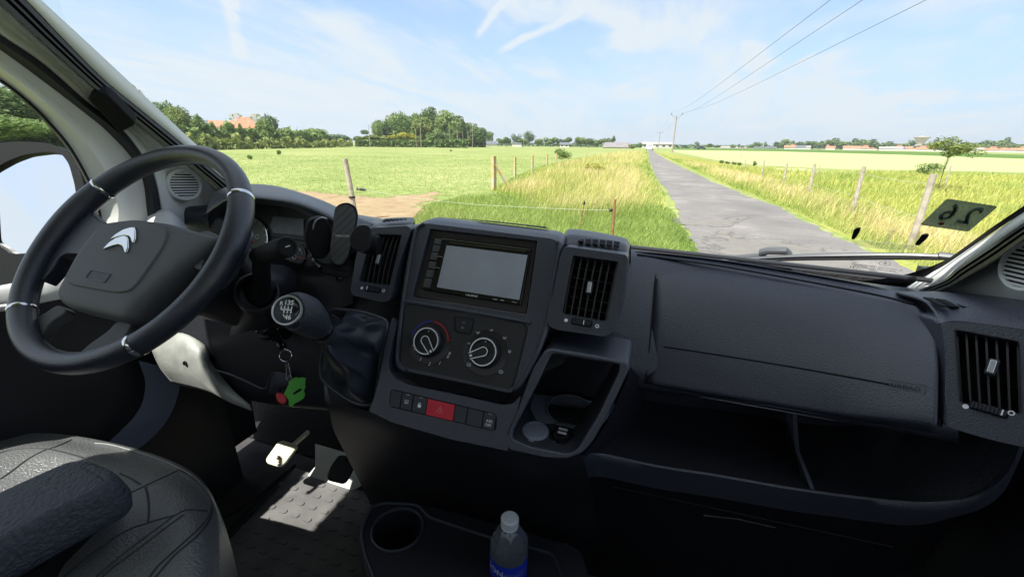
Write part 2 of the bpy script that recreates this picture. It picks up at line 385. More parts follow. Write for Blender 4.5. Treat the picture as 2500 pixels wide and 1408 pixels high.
# lane
rl = [(1582.5, 373), (1586, 394), (1597, 418), (1611, 447), (1639, 482), (1655, 512), (1672, 545), (1693, 585), (1712, 618), (1745, 680)]
rr_ = [(1600, 373), (1633, 393), (1670, 411), (1714, 433), (1769, 456), (1824, 480), (1902, 507), (1962, 540), (2030, 572), (2108, 610), (2175, 634), (2240, 668)]
LL = [G(*p) for p in rl]; RR = [G(*p) for p in rr_]
def jag(P, a, n):
    P = np.array(P); out = []
    for i in range(len(P)-1):
        k = n if i > 3 else 2
        for t in np.arange(k)/k:
            q = P[i]*(1-t)+P[i+1]*t; out.append(q+np.array([rng.normal()*a, 0, 0]))
    out.append(P[-1]); return out
far = at(1588, 420)
lft = [far+np.array([-1.3, 0, 0])]+jag(LL, .05, 6); rgt = [far+np.array([1.5, 0, 0])]+jag(RR, .05, 6)
lft += [np.array([LL[-1][0]-.1, 0, 0]), np.array([LL[-1][0]-.2, -40, 0])]; rgt += [np.array([RR[-1][0]+.8, 0, 0]), np.array([RR[-1][0]+.8, -40, 0])]
sheet('road', lft+rgt[::-1], .012, m_road)
obj('crossroad', (np.array([at(1590, 330)+[-300, 8, .009], at(1590, 330)+[-300, 14, .009], at(1590, 330)+[500, 10, .009], at(1590, 330)+[500, 4, .009]]), [(0, 3, 2, 1)]), m_road, van=False, smooth=False, kind='structure', origin=(0, 0, 0))
def strip(name, A, B, z, m): return sheet(name, [G(*p) for p in A]+[G(*p) for p in B][::-1], z, m)
# verges, crop, meadow strips (all lie flat, each a few mm over the last)
strip('left_verge', [(1205, 466), (1262, 440), (1330, 408), (1400, 396), (1490, 376), (1560, 369)], [(1500, 600), (1640, 560), (1625, 482), (1595, 447), (1584, 418), (1580, 372)], .004, m_tall)
strip('right_verge', [(1604, 371), (1660, 386), (1790, 418), (1930, 455), (2150, 520), (2500, 640)], [(1602, 373), (1640, 393), (1780, 455), (1915, 507), (2120, 608), (2300, 700)], .004, m_tall)
strip('wild_meadow', [(1606, 371), (1740, 393), (1850, 407), (2050, 416), (2300, 420), (2560, 430)], [(1605, 371.5), (1700, 399), (1850, 440), (2100, 520), (2350, 600), (2600, 660)], .002, m_meadow)
strip('crop_field', [(1640, 366), (1900, 370), (2200, 378), (2560, 390)], [(1650, 371), (1760, 393), (1850, 404), (2050, 413), (2300, 417), (2560, 423)], .006, m_crop)
strip('dark_grass_band', [(1640, 362), (1900, 363.5), (2200, 370), (2560, 380)], [(1640, 366), (1900, 370), (2200, 378), (2560, 390)], .004, m_band)
strip('flower_patch', [(1890, 411), (1960, 412), (2050, 424)], [(1905, 418), (2000, 428), (2040, 432)], .010, m_flow)
def soilmat(m, thr=.5):
    """ragged worn edge: noise against the distance to the outline"""
    nt = m.node_tree; N = nt.nodes; L = nt.links
    tr = N.new('ShaderNodeBsdfTransparent'); mx = N.new('ShaderNodeMixShader'); n = N.new('ShaderNodeTexNoise'); n.inputs['Scale'].default_value = 1.5; n.inputs['Detail'].default_value = 9; n.inputs['Roughness'].default_value = .72
    tc = N.new('ShaderNodeTexCoord'); L.new(tc.outputs['Object'], n.inputs[0]); at_ = N.new('ShaderNodeAttribute'); at_.attribute_name = 'edge'
    ad = N.new('ShaderNodeMath'); ad.operation = 'MULTIPLY_ADD'; L.new(at_.outputs['Fac'], ad.inputs[0]); ad.inputs[1].default_value = .42; L.new(n.outputs[0], ad.inputs[2])
    r = N.new('ShaderNodeMapRange'); r.inputs[1].default_value = thr+.09; r.inputs[2].default_value = thr+.15; L.new(ad.outputs[0], r.inputs[0])
    L.new(r.outputs[0], mx.inputs[0]); L.new(tr.outputs[0], mx.inputs[1]); L.new(N['Principled BSDF'].outputs[0], mx.inputs[2]); L.new(mx.outputs[0], N['Material Output'].inputs[0])
def inpoly(P, poly):
    x, y = P[:, 0], P[:, 1]; ins = np.zeros(len(P), bool); k = len(poly)
    for i in range(k):
        x0, y0, x1, y1 = poly[i][0], poly[i][1], poly[(i+1) % k][0], poly[(i+1) % k][1]
        c = ((y0 > y) != (y1 > y)) & (x < (x1-x0)*(y-y0)/((y1-y0) if y1 != y0 else 1e-9)+x0); ins ^= c
    return ins
def edist(P, poly):
    d = np.full(len(P), 1e9); k = len(poly)
    for i in range(k):
        a, b = np.array(poly[i][:2]), np.array(poly[(i+1) % k][:2]); t = np.clip(((P-a)@(b-a))/max((b-a)@(b-a), 1e-9), 0, 1); d = np.minimum(d, np.linalg.norm(P-a-t[:, None]*(b-a), axis=1))
    return d
def soft_sheet(name, poly, z, m, wdt=.9, n=60):
    poly = [np.array(p[:2]) for p in poly]; A = np.array(poly); lo, hi = A.min(0), A.max(0); X, Y = np.meshgrid(np.linspace(lo[0], hi[0], n), np.linspace(lo[1], hi[1], n)); P = np.stack([X.ravel(), Y.ravel()], 1)
    e = np.clip(edist(P, poly)/wdt, 0, 1)*np.where(inpoly(P, poly), 1, -1); v, f = grid(np.concatenate([P, np.full((len(P), 1), z)], 1).reshape(n, n, 3))
    o = obj(name, (v, f), m, van=False, smooth=False, kind='structure', origin=(0, 0, z)); a = o.data.attributes.new('edge', 'FLOAT', 'POINT'); a.data.foreach_set('value', e.astype(np.float32)); return o
soilmat(m_soil, .40); soilmat(m_gravel, .48)
SOIL = [(700, 462), (850, 476), (930, 482), (1030, 474), (1062, 466), (1070, 486), (1015, 506), (1080, 515), (1135, 526), (1120, 545), (1230, 650), (620, 650), (640, 470)]
soft_sheet('bare_soil', [G(*p) for p in SOIL], .005, m_soil)
soft_sheet('road_gravel', [G(*p) for p in [(1625, 530), (1700, 533), (1830, 530), (1800, 556), (1690, 556), (1640, 550)]], .016, m_gravel, .5)
soft_sheet('road_gravel', [G(*p) for p in [(1690, 590), (1740, 560), (2000, 600), (2160, 640), (2180, 700), (1740, 690)]], .017, m_gravel, 1.2)

# ---------------------------------------------------------------- grass blades
m_blade = bpy.data.materials.new('grass_blades'); m_blade.use_nodes = True
def blademat(m):
    nt = m.node_tree; N = nt.nodes; L = nt.links; b = N['Principled BSDF']; b.inputs['Roughness'].default_value = .55; b.inputs['Specular IOR Level'].default_value = .2
    a = N.new('ShaderNodeAttribute'); a.attribute_name = 'tint'; L.new(a.outputs['Color'], b.inputs['Base Color'])
    t = N.new('ShaderNodeBsdfTranslucent'); L.new(a.outputs['Color'], t.inputs[0]); mx = N.new('ShaderNodeMixShader'); mx.inputs[0].default_value = .35
    L.new(b.outputs[0], mx.inputs[1]); L.new(t.outputs[0], mx.inputs[2]); L.new(mx.outputs[0], N['Material Output'].inputs[0])
blademat(m_blade)
def scatter(poly_px, dens, dmax, seed, dmin=1.5):
    """points on the ground inside a pixel outline; density falls with distance so blades stay about evenly packed in view"""
    r = np.random.default_rng(seed); P = np.array([G(*p)[:2] for p in poly_px]); lo, hi = P.min(0), P.max(0)
    hi = np.minimum(hi, dmax); lo = np.maximum(lo, -dmax); area = np.prod(hi-lo); n = int(min(area*dens, 900000)); Q = lo+r.random((n, 2))*(hi-lo)
    d = np.hypot(Q[:, 0], Q[:, 1]); keep = r.random(n) < np.minimum(1, (6./np.maximum(d, 3))**1.7); Q, d = Q[keep], d[keep]
    k = inpoly(Q, P) & (d < dmax) & (d > dmin); return Q[k]
def vnoise(Q, s, seed=0):
    r = np.random.default_rng(seed); T = r.random((64, 64)); q = Q/s+1000; i = np.floor(q).astype(int); f = q-i; f = f*f*(3-2*f); i %= 64; j = (i+1) % 64
    return (T[i[:, 0], i[:, 1]]*(1-f[:, 0])+T[j[:, 0], i[:, 1]]*f[:, 0])*(1-f[:, 1])+(T[i[:, 0], j[:, 1]]*(1-f[:, 0])+T[j[:, 0], j[:, 1]]*f[:, 0])*f[:, 1]
def fbm(Q, s, seed=0): return (vnoise(Q, s, seed)+.5*vnoise(Q, s/2.1, seed+1)+.25*vnoise(Q, s/4.3, seed+2))/1.75
def blades(name, Q, h, wd, cols, lean=.5, seed=1, label=None, cat=None, hvar=.4, wind=(.35, .1), wgt=None, hs=1.):
    r = np.random.default_rng(seed); n = len(Q); d = np.hypot(Q[:, 0], Q[:, 1]); sc = np.maximum(1, d/9)**.68
    an = r.random(n)*2*np.pi; H = h*(1-hvar+2*hvar*r.random(n))*(.6+.8*fbm(Q, 1.7, 5))*hs; w_ = wd*sc*(.7+.6*r.random(n))
    bs = np.stack([Q[:, 0], Q[:, 1], np.zeros(n)], 1); sd = np.stack([np.cos(an), np.sin(an), np.zeros(n)], 1)*w_[:, None]/2
    ln = np.stack([r.normal(size=n)*lean+wind[0], r.normal(size=n)*lean+wind[1], np.zeros(n)], 1)*H[:, None]
    mid = bs+ln*.3+np.array([0, 0, 1])*H[:, None]*.6; tip = bs+ln*.85+np.array([0, 0, 1])*H[:, None]*.95
    v = np.stack([bs-sd, bs+sd, mid+sd*.8, mid-sd*.8, tip], 1).reshape(-1, 3)
    o5 = np.arange(n)[:, None]*5
    me = bpy.data.meshes.new(name); me.vertices.add(n*5); me.vertices.foreach_set('co', v.ravel())
    loops = np.concatenate([o5+np.array([0, 1, 2, 3]), o5+np.array([3, 2, 4])], 1).ravel()
    me.loops.add(n*7); me.loops.foreach_set('vertex_index', loops.astype(np.int32))
    ls = (np.arange(n)[:, None]*7+np.array([0, 4])).ravel(); me.polygons.add(n*2); me.polygons.foreach_set('loop_start', ls.astype(np.int32))
    me.update(calc_edges=True)
    cols = np.array(cols); g = fbm(Q, 2.6, 11)*.75+r.random(n)*.5-.12
    if wgt is not None: g = g+wgt
    g = np.clip(g, 0, .999)*(len(cols)-1); i = g.astype(int); f = (g-i)[:, None]; c = cols[i]*(1-f)+cols[np.minimum(i+1, len(cols)-1)]*f
    c = c*(.8+.4*r.random((n, 1)))
    at_ = me.color_attributes.new('tint', 'FLOAT_COLOR', 'POINT')
    cc = np.concatenate([np.repeat(c, 5, 0), np.ones((n*5, 1))], 1); at_.data.foreach_set('color', cc.astype(np.float32).ravel())
    me.materials.append(m_blade); o = bpy.data.objects.new(name, me); COL.objects.link(o)
    return prop(o, label, cat, kind='stuff')
gA, gB, gC, gD = (.14, .23, .045), (.22, .33, .075), (.37, .44, .13), (.54, .53, .27)
past = [(400, 352), (1580, 372), (1590, 440), (1700, 640), (1500, 700), (400, 640)]
Q = scatter(past, 1500, 60, 3); sp = np.array([G(*p)[:2] for p in SOIL]); vp = np.array([G(*p)[:2] for p in [(1205, 466), (1262, 440), (1330, 408), (1400, 396), (1490, 376), (1560, 369), (1580, 372), (1584, 418), (1595, 447), (1625, 482), (1640, 560), (1500, 600)]])
bare = inpoly(Q, sp) & (fbm(Q, 1.3, 21) < .35+.5*np.clip(edist(Q, sp)/.9, 0, 1))
k = ~bare & ~((inpoly(Q, vp)) & (rng.random(len(Q)) < .35))
roadp = np.array([p[:2] for p in lft+rgt[::-1]]); k &= ~inpoly(Q, roadp); Q = Q[k]
blades('pasture_grass', Q, .075, .008, [gA, gB, gC, gB, gC, gD], .55, 3, 'short bright green grass covering the pasture and the near verge', 'grass')
# tall grass with seed heads either side of the lane
tA, tB, tC, tD, tE = (.22, .32, .05), (.42, .46, .11), (.74, .62, .33), (.82, .62, .40), (.8, .7, .42)
def tall(name, poly, dens, dmax, seed, h, wd, cols, lab, fade=1.2, wind=(.25, .05), lean=.35):
    Q = scatter(poly, dens, dmax, seed); e = edist(Q, [G(*p)[:2] for p in poly]); hs = .25+.75*np.clip(e/fade, 0, 1)
    k = ~inpoly(Q, roadp); Q, e, hs = Q[k], e[k], hs[k]
    blades(name, Q, h, wd, cols, lean, seed, lab, 'grass', wind=wind, hs=hs, wgt=-.45*(1-np.clip(e/fade, 0, 1)))
tall('tall_verge_grass', [(1195, 468), (1250, 436), (1330, 404), (1400, 392), (1490, 374), (1560, 368), (1581, 371), (1588, 410), (1604, 440), (1625, 482), (1610, 540), (1400, 560), (1280, 520)], 1900, 120, 5, .44, .0075, [gB, tA, tB, tC, tB, tD, tC, tD], 'tall seeding grass, straw and pinkish, on the bank left of the lane')
tall('rough_grass', [(1040, 500), (1200, 462), (1300, 500), (1560, 500), (1640, 510), (1720, 640), (1500, 720), (1000, 640), (980, 560)], 2200, 14, 6, .17, .008, [gA, gB, gC, gB, gC, gD], 'rough bright green grass between the soil patch and the lane', .5, lean=.6)
tall('right_verge_grass', [(1602, 372), (1640, 386), (1790, 416), (1930, 450), (2150, 515), (2560, 640), (2560, 760), (2340, 700), (2190, 626), (2075, 578), (1980, 535), (1908, 505), (1778, 453), (1642, 392)], 2600, 150, 7, .30, .0075, [gA, tB, tA, tC, tB, tD, tC, tD], 'long green and straw coloured grass between the lane and the right fence', .9, wind=(.3, .05), lean=.4)
Q = scatter([(1700, 402), (1850, 416), (2050, 424), (2300, 426), (2560, 436), (2560, 640), (2150, 512), (1930, 447), (1790, 414)], 900, 90, 8)
blades('wild_meadow_grass', Q, .28, .011, [gB, tA, gC, tB, (.48, .50, .14), (.60, .56, .18), (.70, .60, .32)], .4, 9, 'golden and green wild grass beyond the right fence', 'grass', wind=(.3, .05))
# ---------------------------------------------------------------- trees
def leafmat(name, c1, c2, vs=.25):
    m = bpy.data.materials.new(name); m.use_nodes = True; nt = m.node_tree; N = nt.nodes; L = nt.links; b = N['Principled BSDF']; b.inputs['Roughness'].default_value = .6; b.inputs['Specular IOR Level'].default_value = .2
    tc = N.new('ShaderNodeTexCoord'); n = N.new('ShaderNodeTexNoise'); n.inputs['Scale'].default_value = 6; n.inputs['Detail'].default_value = 3; L.new(tc.outputs['Object'], n.inputs[0])
    oi = N.new('ShaderNodeObjectInfo'); ad = N.new('ShaderNodeMath'); ad.operation = 'MULTIPLY_ADD'; L.new(oi.outputs['Random'], ad.inputs[0]); ad.inputs[1].default_value = vs; L.new(n.outputs[0], ad.inputs[2])
    r = N.new('ShaderNodeValToRGB'); r.color_ramp.elements[0].position = .35; r.color_ramp.elements[1].position = .8; r.color_ramp.elements[0].color = (*c1, 1); r.color_ramp.elements[1].color = (*c2, 1)
    L.new(ad.outputs[0], r.inputs[0]); L.new(r.outputs[0], b.inputs['Base Color'])
    t = N.new('ShaderNodeBsdfTranslucent'); L.new(r.outputs[0], t.inputs[0]); mx = N.new('ShaderNodeMixShader'); mx.inputs[0].default_value = .25
    L.new(b.outputs[0], mx.inputs[1]); L.new(t.outputs[0], mx.inputs[2]); L.new(mx.outputs[0], N['Material Output'].inputs[0]); return m
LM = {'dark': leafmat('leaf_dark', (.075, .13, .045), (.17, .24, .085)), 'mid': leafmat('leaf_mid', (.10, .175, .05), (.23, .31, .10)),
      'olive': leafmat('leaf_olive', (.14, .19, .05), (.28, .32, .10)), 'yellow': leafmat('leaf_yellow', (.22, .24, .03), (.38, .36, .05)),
      'blue': leafmat('leaf_blue', (.10, .16, .09), (.20, .27, .15)), 'rust': leafmat('leaf_rust', (.12, .13, .04), (.33, .19, .09))}
m_bark = mat('bark', (.12, .095, .07), .9, bump=.6, bscale=30)
def crown_mesh(name, seed, n, lobes, size, flat=1., shape='round', gap=0.):
    r = np.random.default_rng(seed); Ls = []
    for i in range(lobes):
        while True:
            p = r.normal(size=3); p /= np.linalg.norm(p); q = r.random()**.4*.68; p = p*q
            if shape == 'tall': p[:2] *= .75
            if shape == 'hedge': p[2] = abs(p[2])*.7
            if p[2] > -.55: break
        Ls.append((p, .26+.22*r.random()))
    k = r.integers(0, lobes, n); d = r.normal(size=(n, 3)); d /= np.linalg.norm(d, axis=1)[:, None]
    c = np.array([Ls[i][0] for i in k]); R = np.array([Ls[i][1] for i in k])
    P = c+d*(R*(.62+.42*r.random(n)**.6))[:, None]
    if gap: g = fbm(P[:, :2]*7+P[:, 2:]*5, 1.3, seed); P = P[g > gap]; d = d[g > gap]
    n = len(P); N_ = d+r.normal(size=(n, 3))*.55; N_ /= np.linalg.norm(N_, axis=1)[:, None]
    a = np.cross(N_, r.normal(size=(n, 3))); a /= np.linalg.norm(a, axis=1)[:, None]; b = np.cross(N_, a); s = (size*(.6+.8*r.random(n)))[:, None]
    v = np.stack([P+a*s, P+b*s*.55, P-a*s, P-b*s*.55], 1); v[..., 2] *= flat; v = v.reshape(-1, 3)
    f = np.arange(n*4).reshape(-1, 4)
    me = bpy.data.meshes.new(name); me.from_pydata(v.tolist(), [], f.tolist()); me.update(); return me
def trunk_mesh(name, seed, limbs=5):
    r = np.random.default_rng(seed); vs, fs, k = [], [], 0
    def add(t):
        nonlocal k
        vs.append(t[0]); fs.extend([tuple(i+k for i in q) for q in t[1]]); k += len(t[0])
    add(tube([(0, 0, -1), (.03, .01, -.5), (0, .03, 0), (.05, 0, .45)], [.075, .055, .04, .012], 8))
    for i in range(limbs):
        a = i/limbs*6.28+r.random(); z = -.45+.55*r.random(); e = np.array([math.cos(a)*.55, math.sin(a)*.55, z+.45+.25*r.random()])
        s = np.array([0.02, 0.02, z]); add(tube([s, s*.5+e*.5+[0, 0, -.05], e], [.035, .02, .006], 6))
    me = bpy.data.meshes.new(name); me.from_pydata(np.concatenate(vs).tolist(), [], fs); me.materials.append(m_bark); me.update(); return me
CM = {}
def crown_for(kind, seed, col):
    key = (kind, seed, col)
    if key not in CM:
        a = {'big': (4200, 30, .075), 'round': (1900, 16, .10), 'tall': (1500, 14, .10), 'small': (500, 9, .17), 'bush': (1200, 14, .12), 'airy': (2600, 16, .06), 'near': (6500, 34, .05)}[kind]
        me = crown_mesh('crown', seed*17+5, a[0], a[1], a[2], 1., 'tall' if kind == 'tall' else ('hedge' if kind == 'bush' else 'round'), .42 if kind == 'airy' else 0)
        me.materials.append(LM[col]); CM[key] = me
    return CM[key]
TM = [trunk_mesh('trunk', s) for s in (1, 2, 3)]
used_lab = {}
def tree(px, pyt, pyb, halfw, dist, kind, col, label, group=None, name='tree', seed=None, cat='tree', zb=0.):
    """crown from row pyt down to row pyb, +-halfw columns, at a distance; trunk down to the ground"""
    seed = (int(px) % 3) if seed is None else seed
    zt, zl = ztop(px, pyt, dist), max(zb-.6, ztop(px, pyb, dist)); p = at(px, dist); hw = halfw/1090*dist*1.12
    e = bpy.data.objects.new(name, None); COL.objects.link(e); e.location = (p[0], p[1], 0); e.rotation_euler = (0, 0, px*1.7); e.empty_display_size = .5
    prop(e, label, cat, group)
    c = bpy.data.objects.new('crown', crown_for(kind, seed, col)); COL.objects.link(c); c.parent = e; hz = (zt-zl)/2
    c.location = (0, 0, (zt+zl)/2); c.scale = (hw, hw, hz*1.1)
    if name in ('tree', 'young_tree') and kind != 'near' and group != 'trees of the wood' and (zl > .15 or kind in ('airy', 'tall')):
        t = bpy.data.objects.new('trunk', TM[seed % 3]); COL.objects.link(t); t.parent = e; hh = (zt+zl)/2; t.location = (0, 0, hh*.8); t.scale = (hw*.6, hw*.6, hh*.8)
        if name == 'young_tree': t.scale = (hw*.22, hw*.22, hh*.75); t.location = (0, 0, hh*.75)
    return e
# wood in the middle (crop coordinates -> full frame)
def c8(x, y): return 850+x/3.846, 240+y/3.846
wood = [(290, 270, 50, 75, 'mid', 'slim tree at the left edge of the wood'), (345, 280, 80, 95, 'dark', 'rounded dark tree second from the left in the wood'), (440, 230, 95, 105, 'olive', 'grey green tree left of the highest part of the wood'),
        (520, 215, 100, 98, 'mid', 'broad tree on the left shoulder of the wood'), (620, 205, 80, 92, 'mid', 'high bright topped tree near the middle of the wood'), (780, 190, 92, 85, 'dark', 'tallest dark tree of the wood, right of its middle'),
        (930, 245, 112, 112, 'mid', 'big round headed tree in the right half of the wood'), (1020, 300, 125, 120, 'dark', 'wide dark tree sloping down in the right half of the wood'), (1130, 320, 105, 108, 'dark', 'dark low tree near the right end of the wood'), (1220, 345, 72, 90, 'dark', 'last dark tree at the right end of the wood')]
for i, (x, y, a, b, col, lab) in enumerate(wood):
    X, Y = c8(x, y); tree(X, Y-b/3.846, yh(X)+4, a/3.846*1.15, 185+6*(i % 3), 'big', col, lab, 'trees of the wood')
for x, y, a, b, col, lab, d in [(720, 290, 118, 95, 'olive', 'lighter olive tree in front of the middle of the wood', 168), (805, 345, 85, 78, 'mid', 'green bushy tree in front of the wood right of the olive one', 165),
        (900, 365, 70, 55, 'dark', 'dark bush under the big round headed tree of the wood', 166), (620, 385, 60, 42, 'mid', 'low green bush below the left part of the wood', 165)]:
    X, Y = c8(x, y); tree(X, Y-b/3.846, yh(X)+6, a/3.846*1.1, d, 'big', col, lab, 'trees of the wood')
for x, y, a, b, col, lab in [(415, 372, 52, 38, 'yellow', 'small yellow bush at the left foot of the wood'), (550, 358, 75, 48, 'yellow', 'wide yellow green bush at the foot of the wood'), (350, 380, 60, 32, 'olive', 'low olive bush left of the small yellow bush'),
        (165, 322, 36, 32, 'blue', 'small grey tree standing left of the wood'), (100, 382, 55, 34, 'mid', 'low round bush at the far left foot of the wood'), (225, 372, 80, 34, 'olive', 'pale green bush between the grey tree and the wood'), (20, 392, 16, 12, 'blue', 'tiny distant bush left of the wood')]:
    X, Y = c8(x, y); tree(X, Y-b/3.846, Y+b/3.846*1.3, a/3.846*1.1, 160, 'bush', col, lab, 'bushes round the wood', 'bush', cat='bush')
row = [(1327, 345, 40, 50, 'dark', 'single oval tree right of the wood', 'round'), (1440, 395, 45, 30, 'mid', 'low bush right of the single oval tree', 'round'), (1485, 388, 50, 38, 'mid', 'round bush left of the two feathery trees', 'round'),
       (1580, 362, 50, 50, 'blue', 'left one of two feathery grey green trees', 'airy'), (1700, 358, 62, 52, 'blue', 'right one of two feathery grey green trees', 'airy'), (1640, 400, 60, 30, 'mid', 'low bushes beneath the two feathery trees', 'round'),
       (1790, 408, 42, 34, 'mid', 'small round tree right of the feathery trees', 'round'), (1900, 396, 60, 44, 'mid', 'broad tree in the distant row left of the white house', 'round'), (1985, 408, 40, 35, 'blue', 'bluish tree just left of the white house', 'round'),
       (2060, 398, 45, 30, 'dark', 'dark tree behind the white house', 'round'), (2180, 395, 60, 46, 'mid', 'wide tree right of the white house', 'round'), (2260, 402, 55, 38, 'dark', 'dark tree in the row before the grey barn', 'round'),
       (2340, 408, 50, 36, 'mid', 'green tree beside the left end of the grey barn', 'round'), (2420, 400, 40, 42, 'mid', 'pointed tree above the grey barn roof', 'tall'), (2485, 396, 26, 38, 'dark', 'narrow dark tree behind the grey barn roof', 'tall')]
for x, y, a, b, col, lab, kd in row:
    X, Y = c8(x, y); tree(X, Y-b/3.846, max(Y+b/3.846, yh(X)+2), a/3.846*1.1, 260, kd, col, lab, 'trees in the distant row')
def hedge(name, pxs, dist, col, label, th=2.5, seed=3, n=2600, rag=.0, sz=4.2):
    """long trimmed hedge: pxs = (px, top row); its foot on the ground"""
    r = np.random.default_rng(seed); pts = []; xs = np.array([p[0] for p in pxs]); ts = np.array([p[1] for p in pxs]); ds = np.interp(xs, xs, dist if hasattr(dist, '__len__') else [dist]*len(xs))
    x = xs[0]+(xs[-1]-xs[0])*r.random(n); D = np.interp(x, xs, ds); T = np.interp(x, xs, ts)
    zt = np.array([ztop(a, b, c) for a, b, c in zip(x, T, D)]); zt *= 1-rag+2*rag*fbm(np.stack([x, x*0], 1), 11., seed); P = np.array([at(a, c) for a, c in zip(x, D)])
    h = r.random(n)**.75; z = zt*h*(1+.05*r.normal(size=n)); rad = P/np.linalg.norm(P, axis=1)[:, None]; off = (r.random(n)-.5)*th*(1.2-.7*h)
    P = P+rad*off[:, None]; P[:, 2] = z+.12*zt*(fbm(P[:, :2], 3., 2)-.5)
    N_ = r.normal(size=(n, 3)); N_ /= np.linalg.norm(N_, axis=1)[:, None]; a = np.cross(N_, r.normal(size=(n, 3))); a /= np.linalg.norm(a, axis=1)[:, None]; b = np.cross(N_, a)
    s = (D.mean()/1090*sz*(.6+.8*r.random(n)))[:, None]; v = np.stack([P+a*s, P+b*s*.6, P-a*s, P-b*s*.6], 1).reshape(-1, 3)
    return obj(name, (v, np.arange(n*4).reshape(-1, 4)), LM[col], van=False, smooth=False, label=label, cat='hedge')
hedge('hedge', [(868, 343), (950, 344), (1050, 344)], 158, 'mid', 'long low clipped hedge at the left foot of the wood', 1.5, 3, 1500)
hedge('hedge', [(1062, 344), (1100, 342), (1142, 342)], 156, 'mid', 'short clipped hedge at the right foot of the wood', 1.5, 4, 900)
# left side: house, trees, hedge bank
def c7(x, y): return 320+x/3.676, 180+y/3.676
lefts = [(20, 150, 110, 110, 120, 'near', 'olive', 'tallest tree far left, cut by the windscreen pillar'), (150, 300, 110, 110, 115, 'near', 'mid', 'large tree low beside the windscreen pillar'), (345, 355, 105, 85, 118, 'near', 'mid', 'broad tree left of the red roofed house'),
         (455, 385, 100, 75, 112, 'near', 'olive', 'light green tree left of the house hedge'), (560, 395, 28, 45, 110, 'tall', 'blue', 'slender conifer left of the house'), (640, 425, 55, 45, 108, 'round', 'mid', 'small round tree beside the dark roof'),
         (1075, 365, 110, 55, 190, 'airy', 'olive', 'pale tree standing behind the house ridge'), (1245, 425, 72, 75, 150, 'big', 'blue', 'grey green tree right of the tall chimney'), (1225, 490, 70, 65, 128, 'big', 'mid', 'bright green bush at the right end of the house'),
         (1400, 535, 85, 55, 150, 'big', 'mid', 'dark rounded tree in the hedge line right of the house'), (1640, 545, 118, 65, 165, 'big', 'mid', 'wide domed tree at the right part of the hedge line'), (1830, 575, 90, 42, 175, 'round', 'blue', 'low grey green tree near the end of the hedge line'),
         (1510, 555, 60, 45, 150, 'round', 'rust', 'reddish topped bush between the two domed trees'), (1920, 588, 50, 25, 180, 'round', 'blue', 'last low tree at the end of the hedge line')]
for x, y, a, b, d, kd, col, lab in lefts:
    X, Y = c7(x, y); tree(X, Y-b/3.676, max(Y+b/3.676, yh(X)+(0 if kd == 'airy' else 4)), a/3.676*1.1, d, kd, col, lab, 'trees of the farmstead')
hedge('hedge', [(330, 285), (420, 305), (470, 312), (530, 316), (560, 310), (640, 318), (720, 323), (790, 335)], [92, 100, 105, 112, 118, 125, 135, 150], 'mid', 'long shaggy hedge bank in front of the red roofed house', 7, 9, 12000, .42)
hedge('hedge', [(455, 338), (560, 339), (680, 341), (800, 344), (860, 345)], [88, 98, 112, 132, 158], 'olive', 'low rough growth along the foot of the hedge bank', 5, 12, 3500, .7)
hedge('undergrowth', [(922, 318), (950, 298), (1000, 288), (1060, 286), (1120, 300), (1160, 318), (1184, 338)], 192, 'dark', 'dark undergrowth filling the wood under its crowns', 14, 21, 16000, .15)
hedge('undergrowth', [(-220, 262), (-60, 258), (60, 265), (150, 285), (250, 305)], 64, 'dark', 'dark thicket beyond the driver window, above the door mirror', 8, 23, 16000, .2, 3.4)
for px, t, hw, d, kd, col, lab in [(-60, 190, 90, 60, 'near', 'dark', 'dark tree at the left edge seen through the driver window'), (60, 205, 80, 62, 'near', 'dark', 'dark green tree above the door mirror'), (150, 235, 70, 66, 'near', 'dark', 'dark tree meeting the window frame'), (-160, 200, 100, 55, 'near', 'dark', 'dark tree outside the driver window, mostly hidden'),
                               (230, 240, 70, 80, 'near', 'dark', 'tree behind the left pillar'), (10, 275, 60, 50, 'near', 'mid', 'lower bush under the dark trees, above the mirror'), (120, 285, 55, 54, 'near', 'mid', 'bush between the mirror and the window frame')]:
    tree(px, t, yh(px)+6, hw, d, kd, col, lab, 'trees beyond the driver window')
for i, (x, y, w_) in enumerate([(-16, -40, 7), (-26, -44, 8), (-38, -40, 9)]):
    e = bpy.data.objects.new('tree', None); COL.objects.link(e); e.location = (x, y, 0); prop(e, 'dark tree behind the van, '+('nearest the lane', 'middle one', 'farthest from the lane')[i]+', seen in the door mirror', 'tree', 'trees in the door mirror')
    c = bpy.data.objects.new('crown', crown_for('big', i % 3, 'mid')); COL.objects.link(c); c.parent = e; c.location = (0, 0, 3); c.scale = (w_, w_, 4)
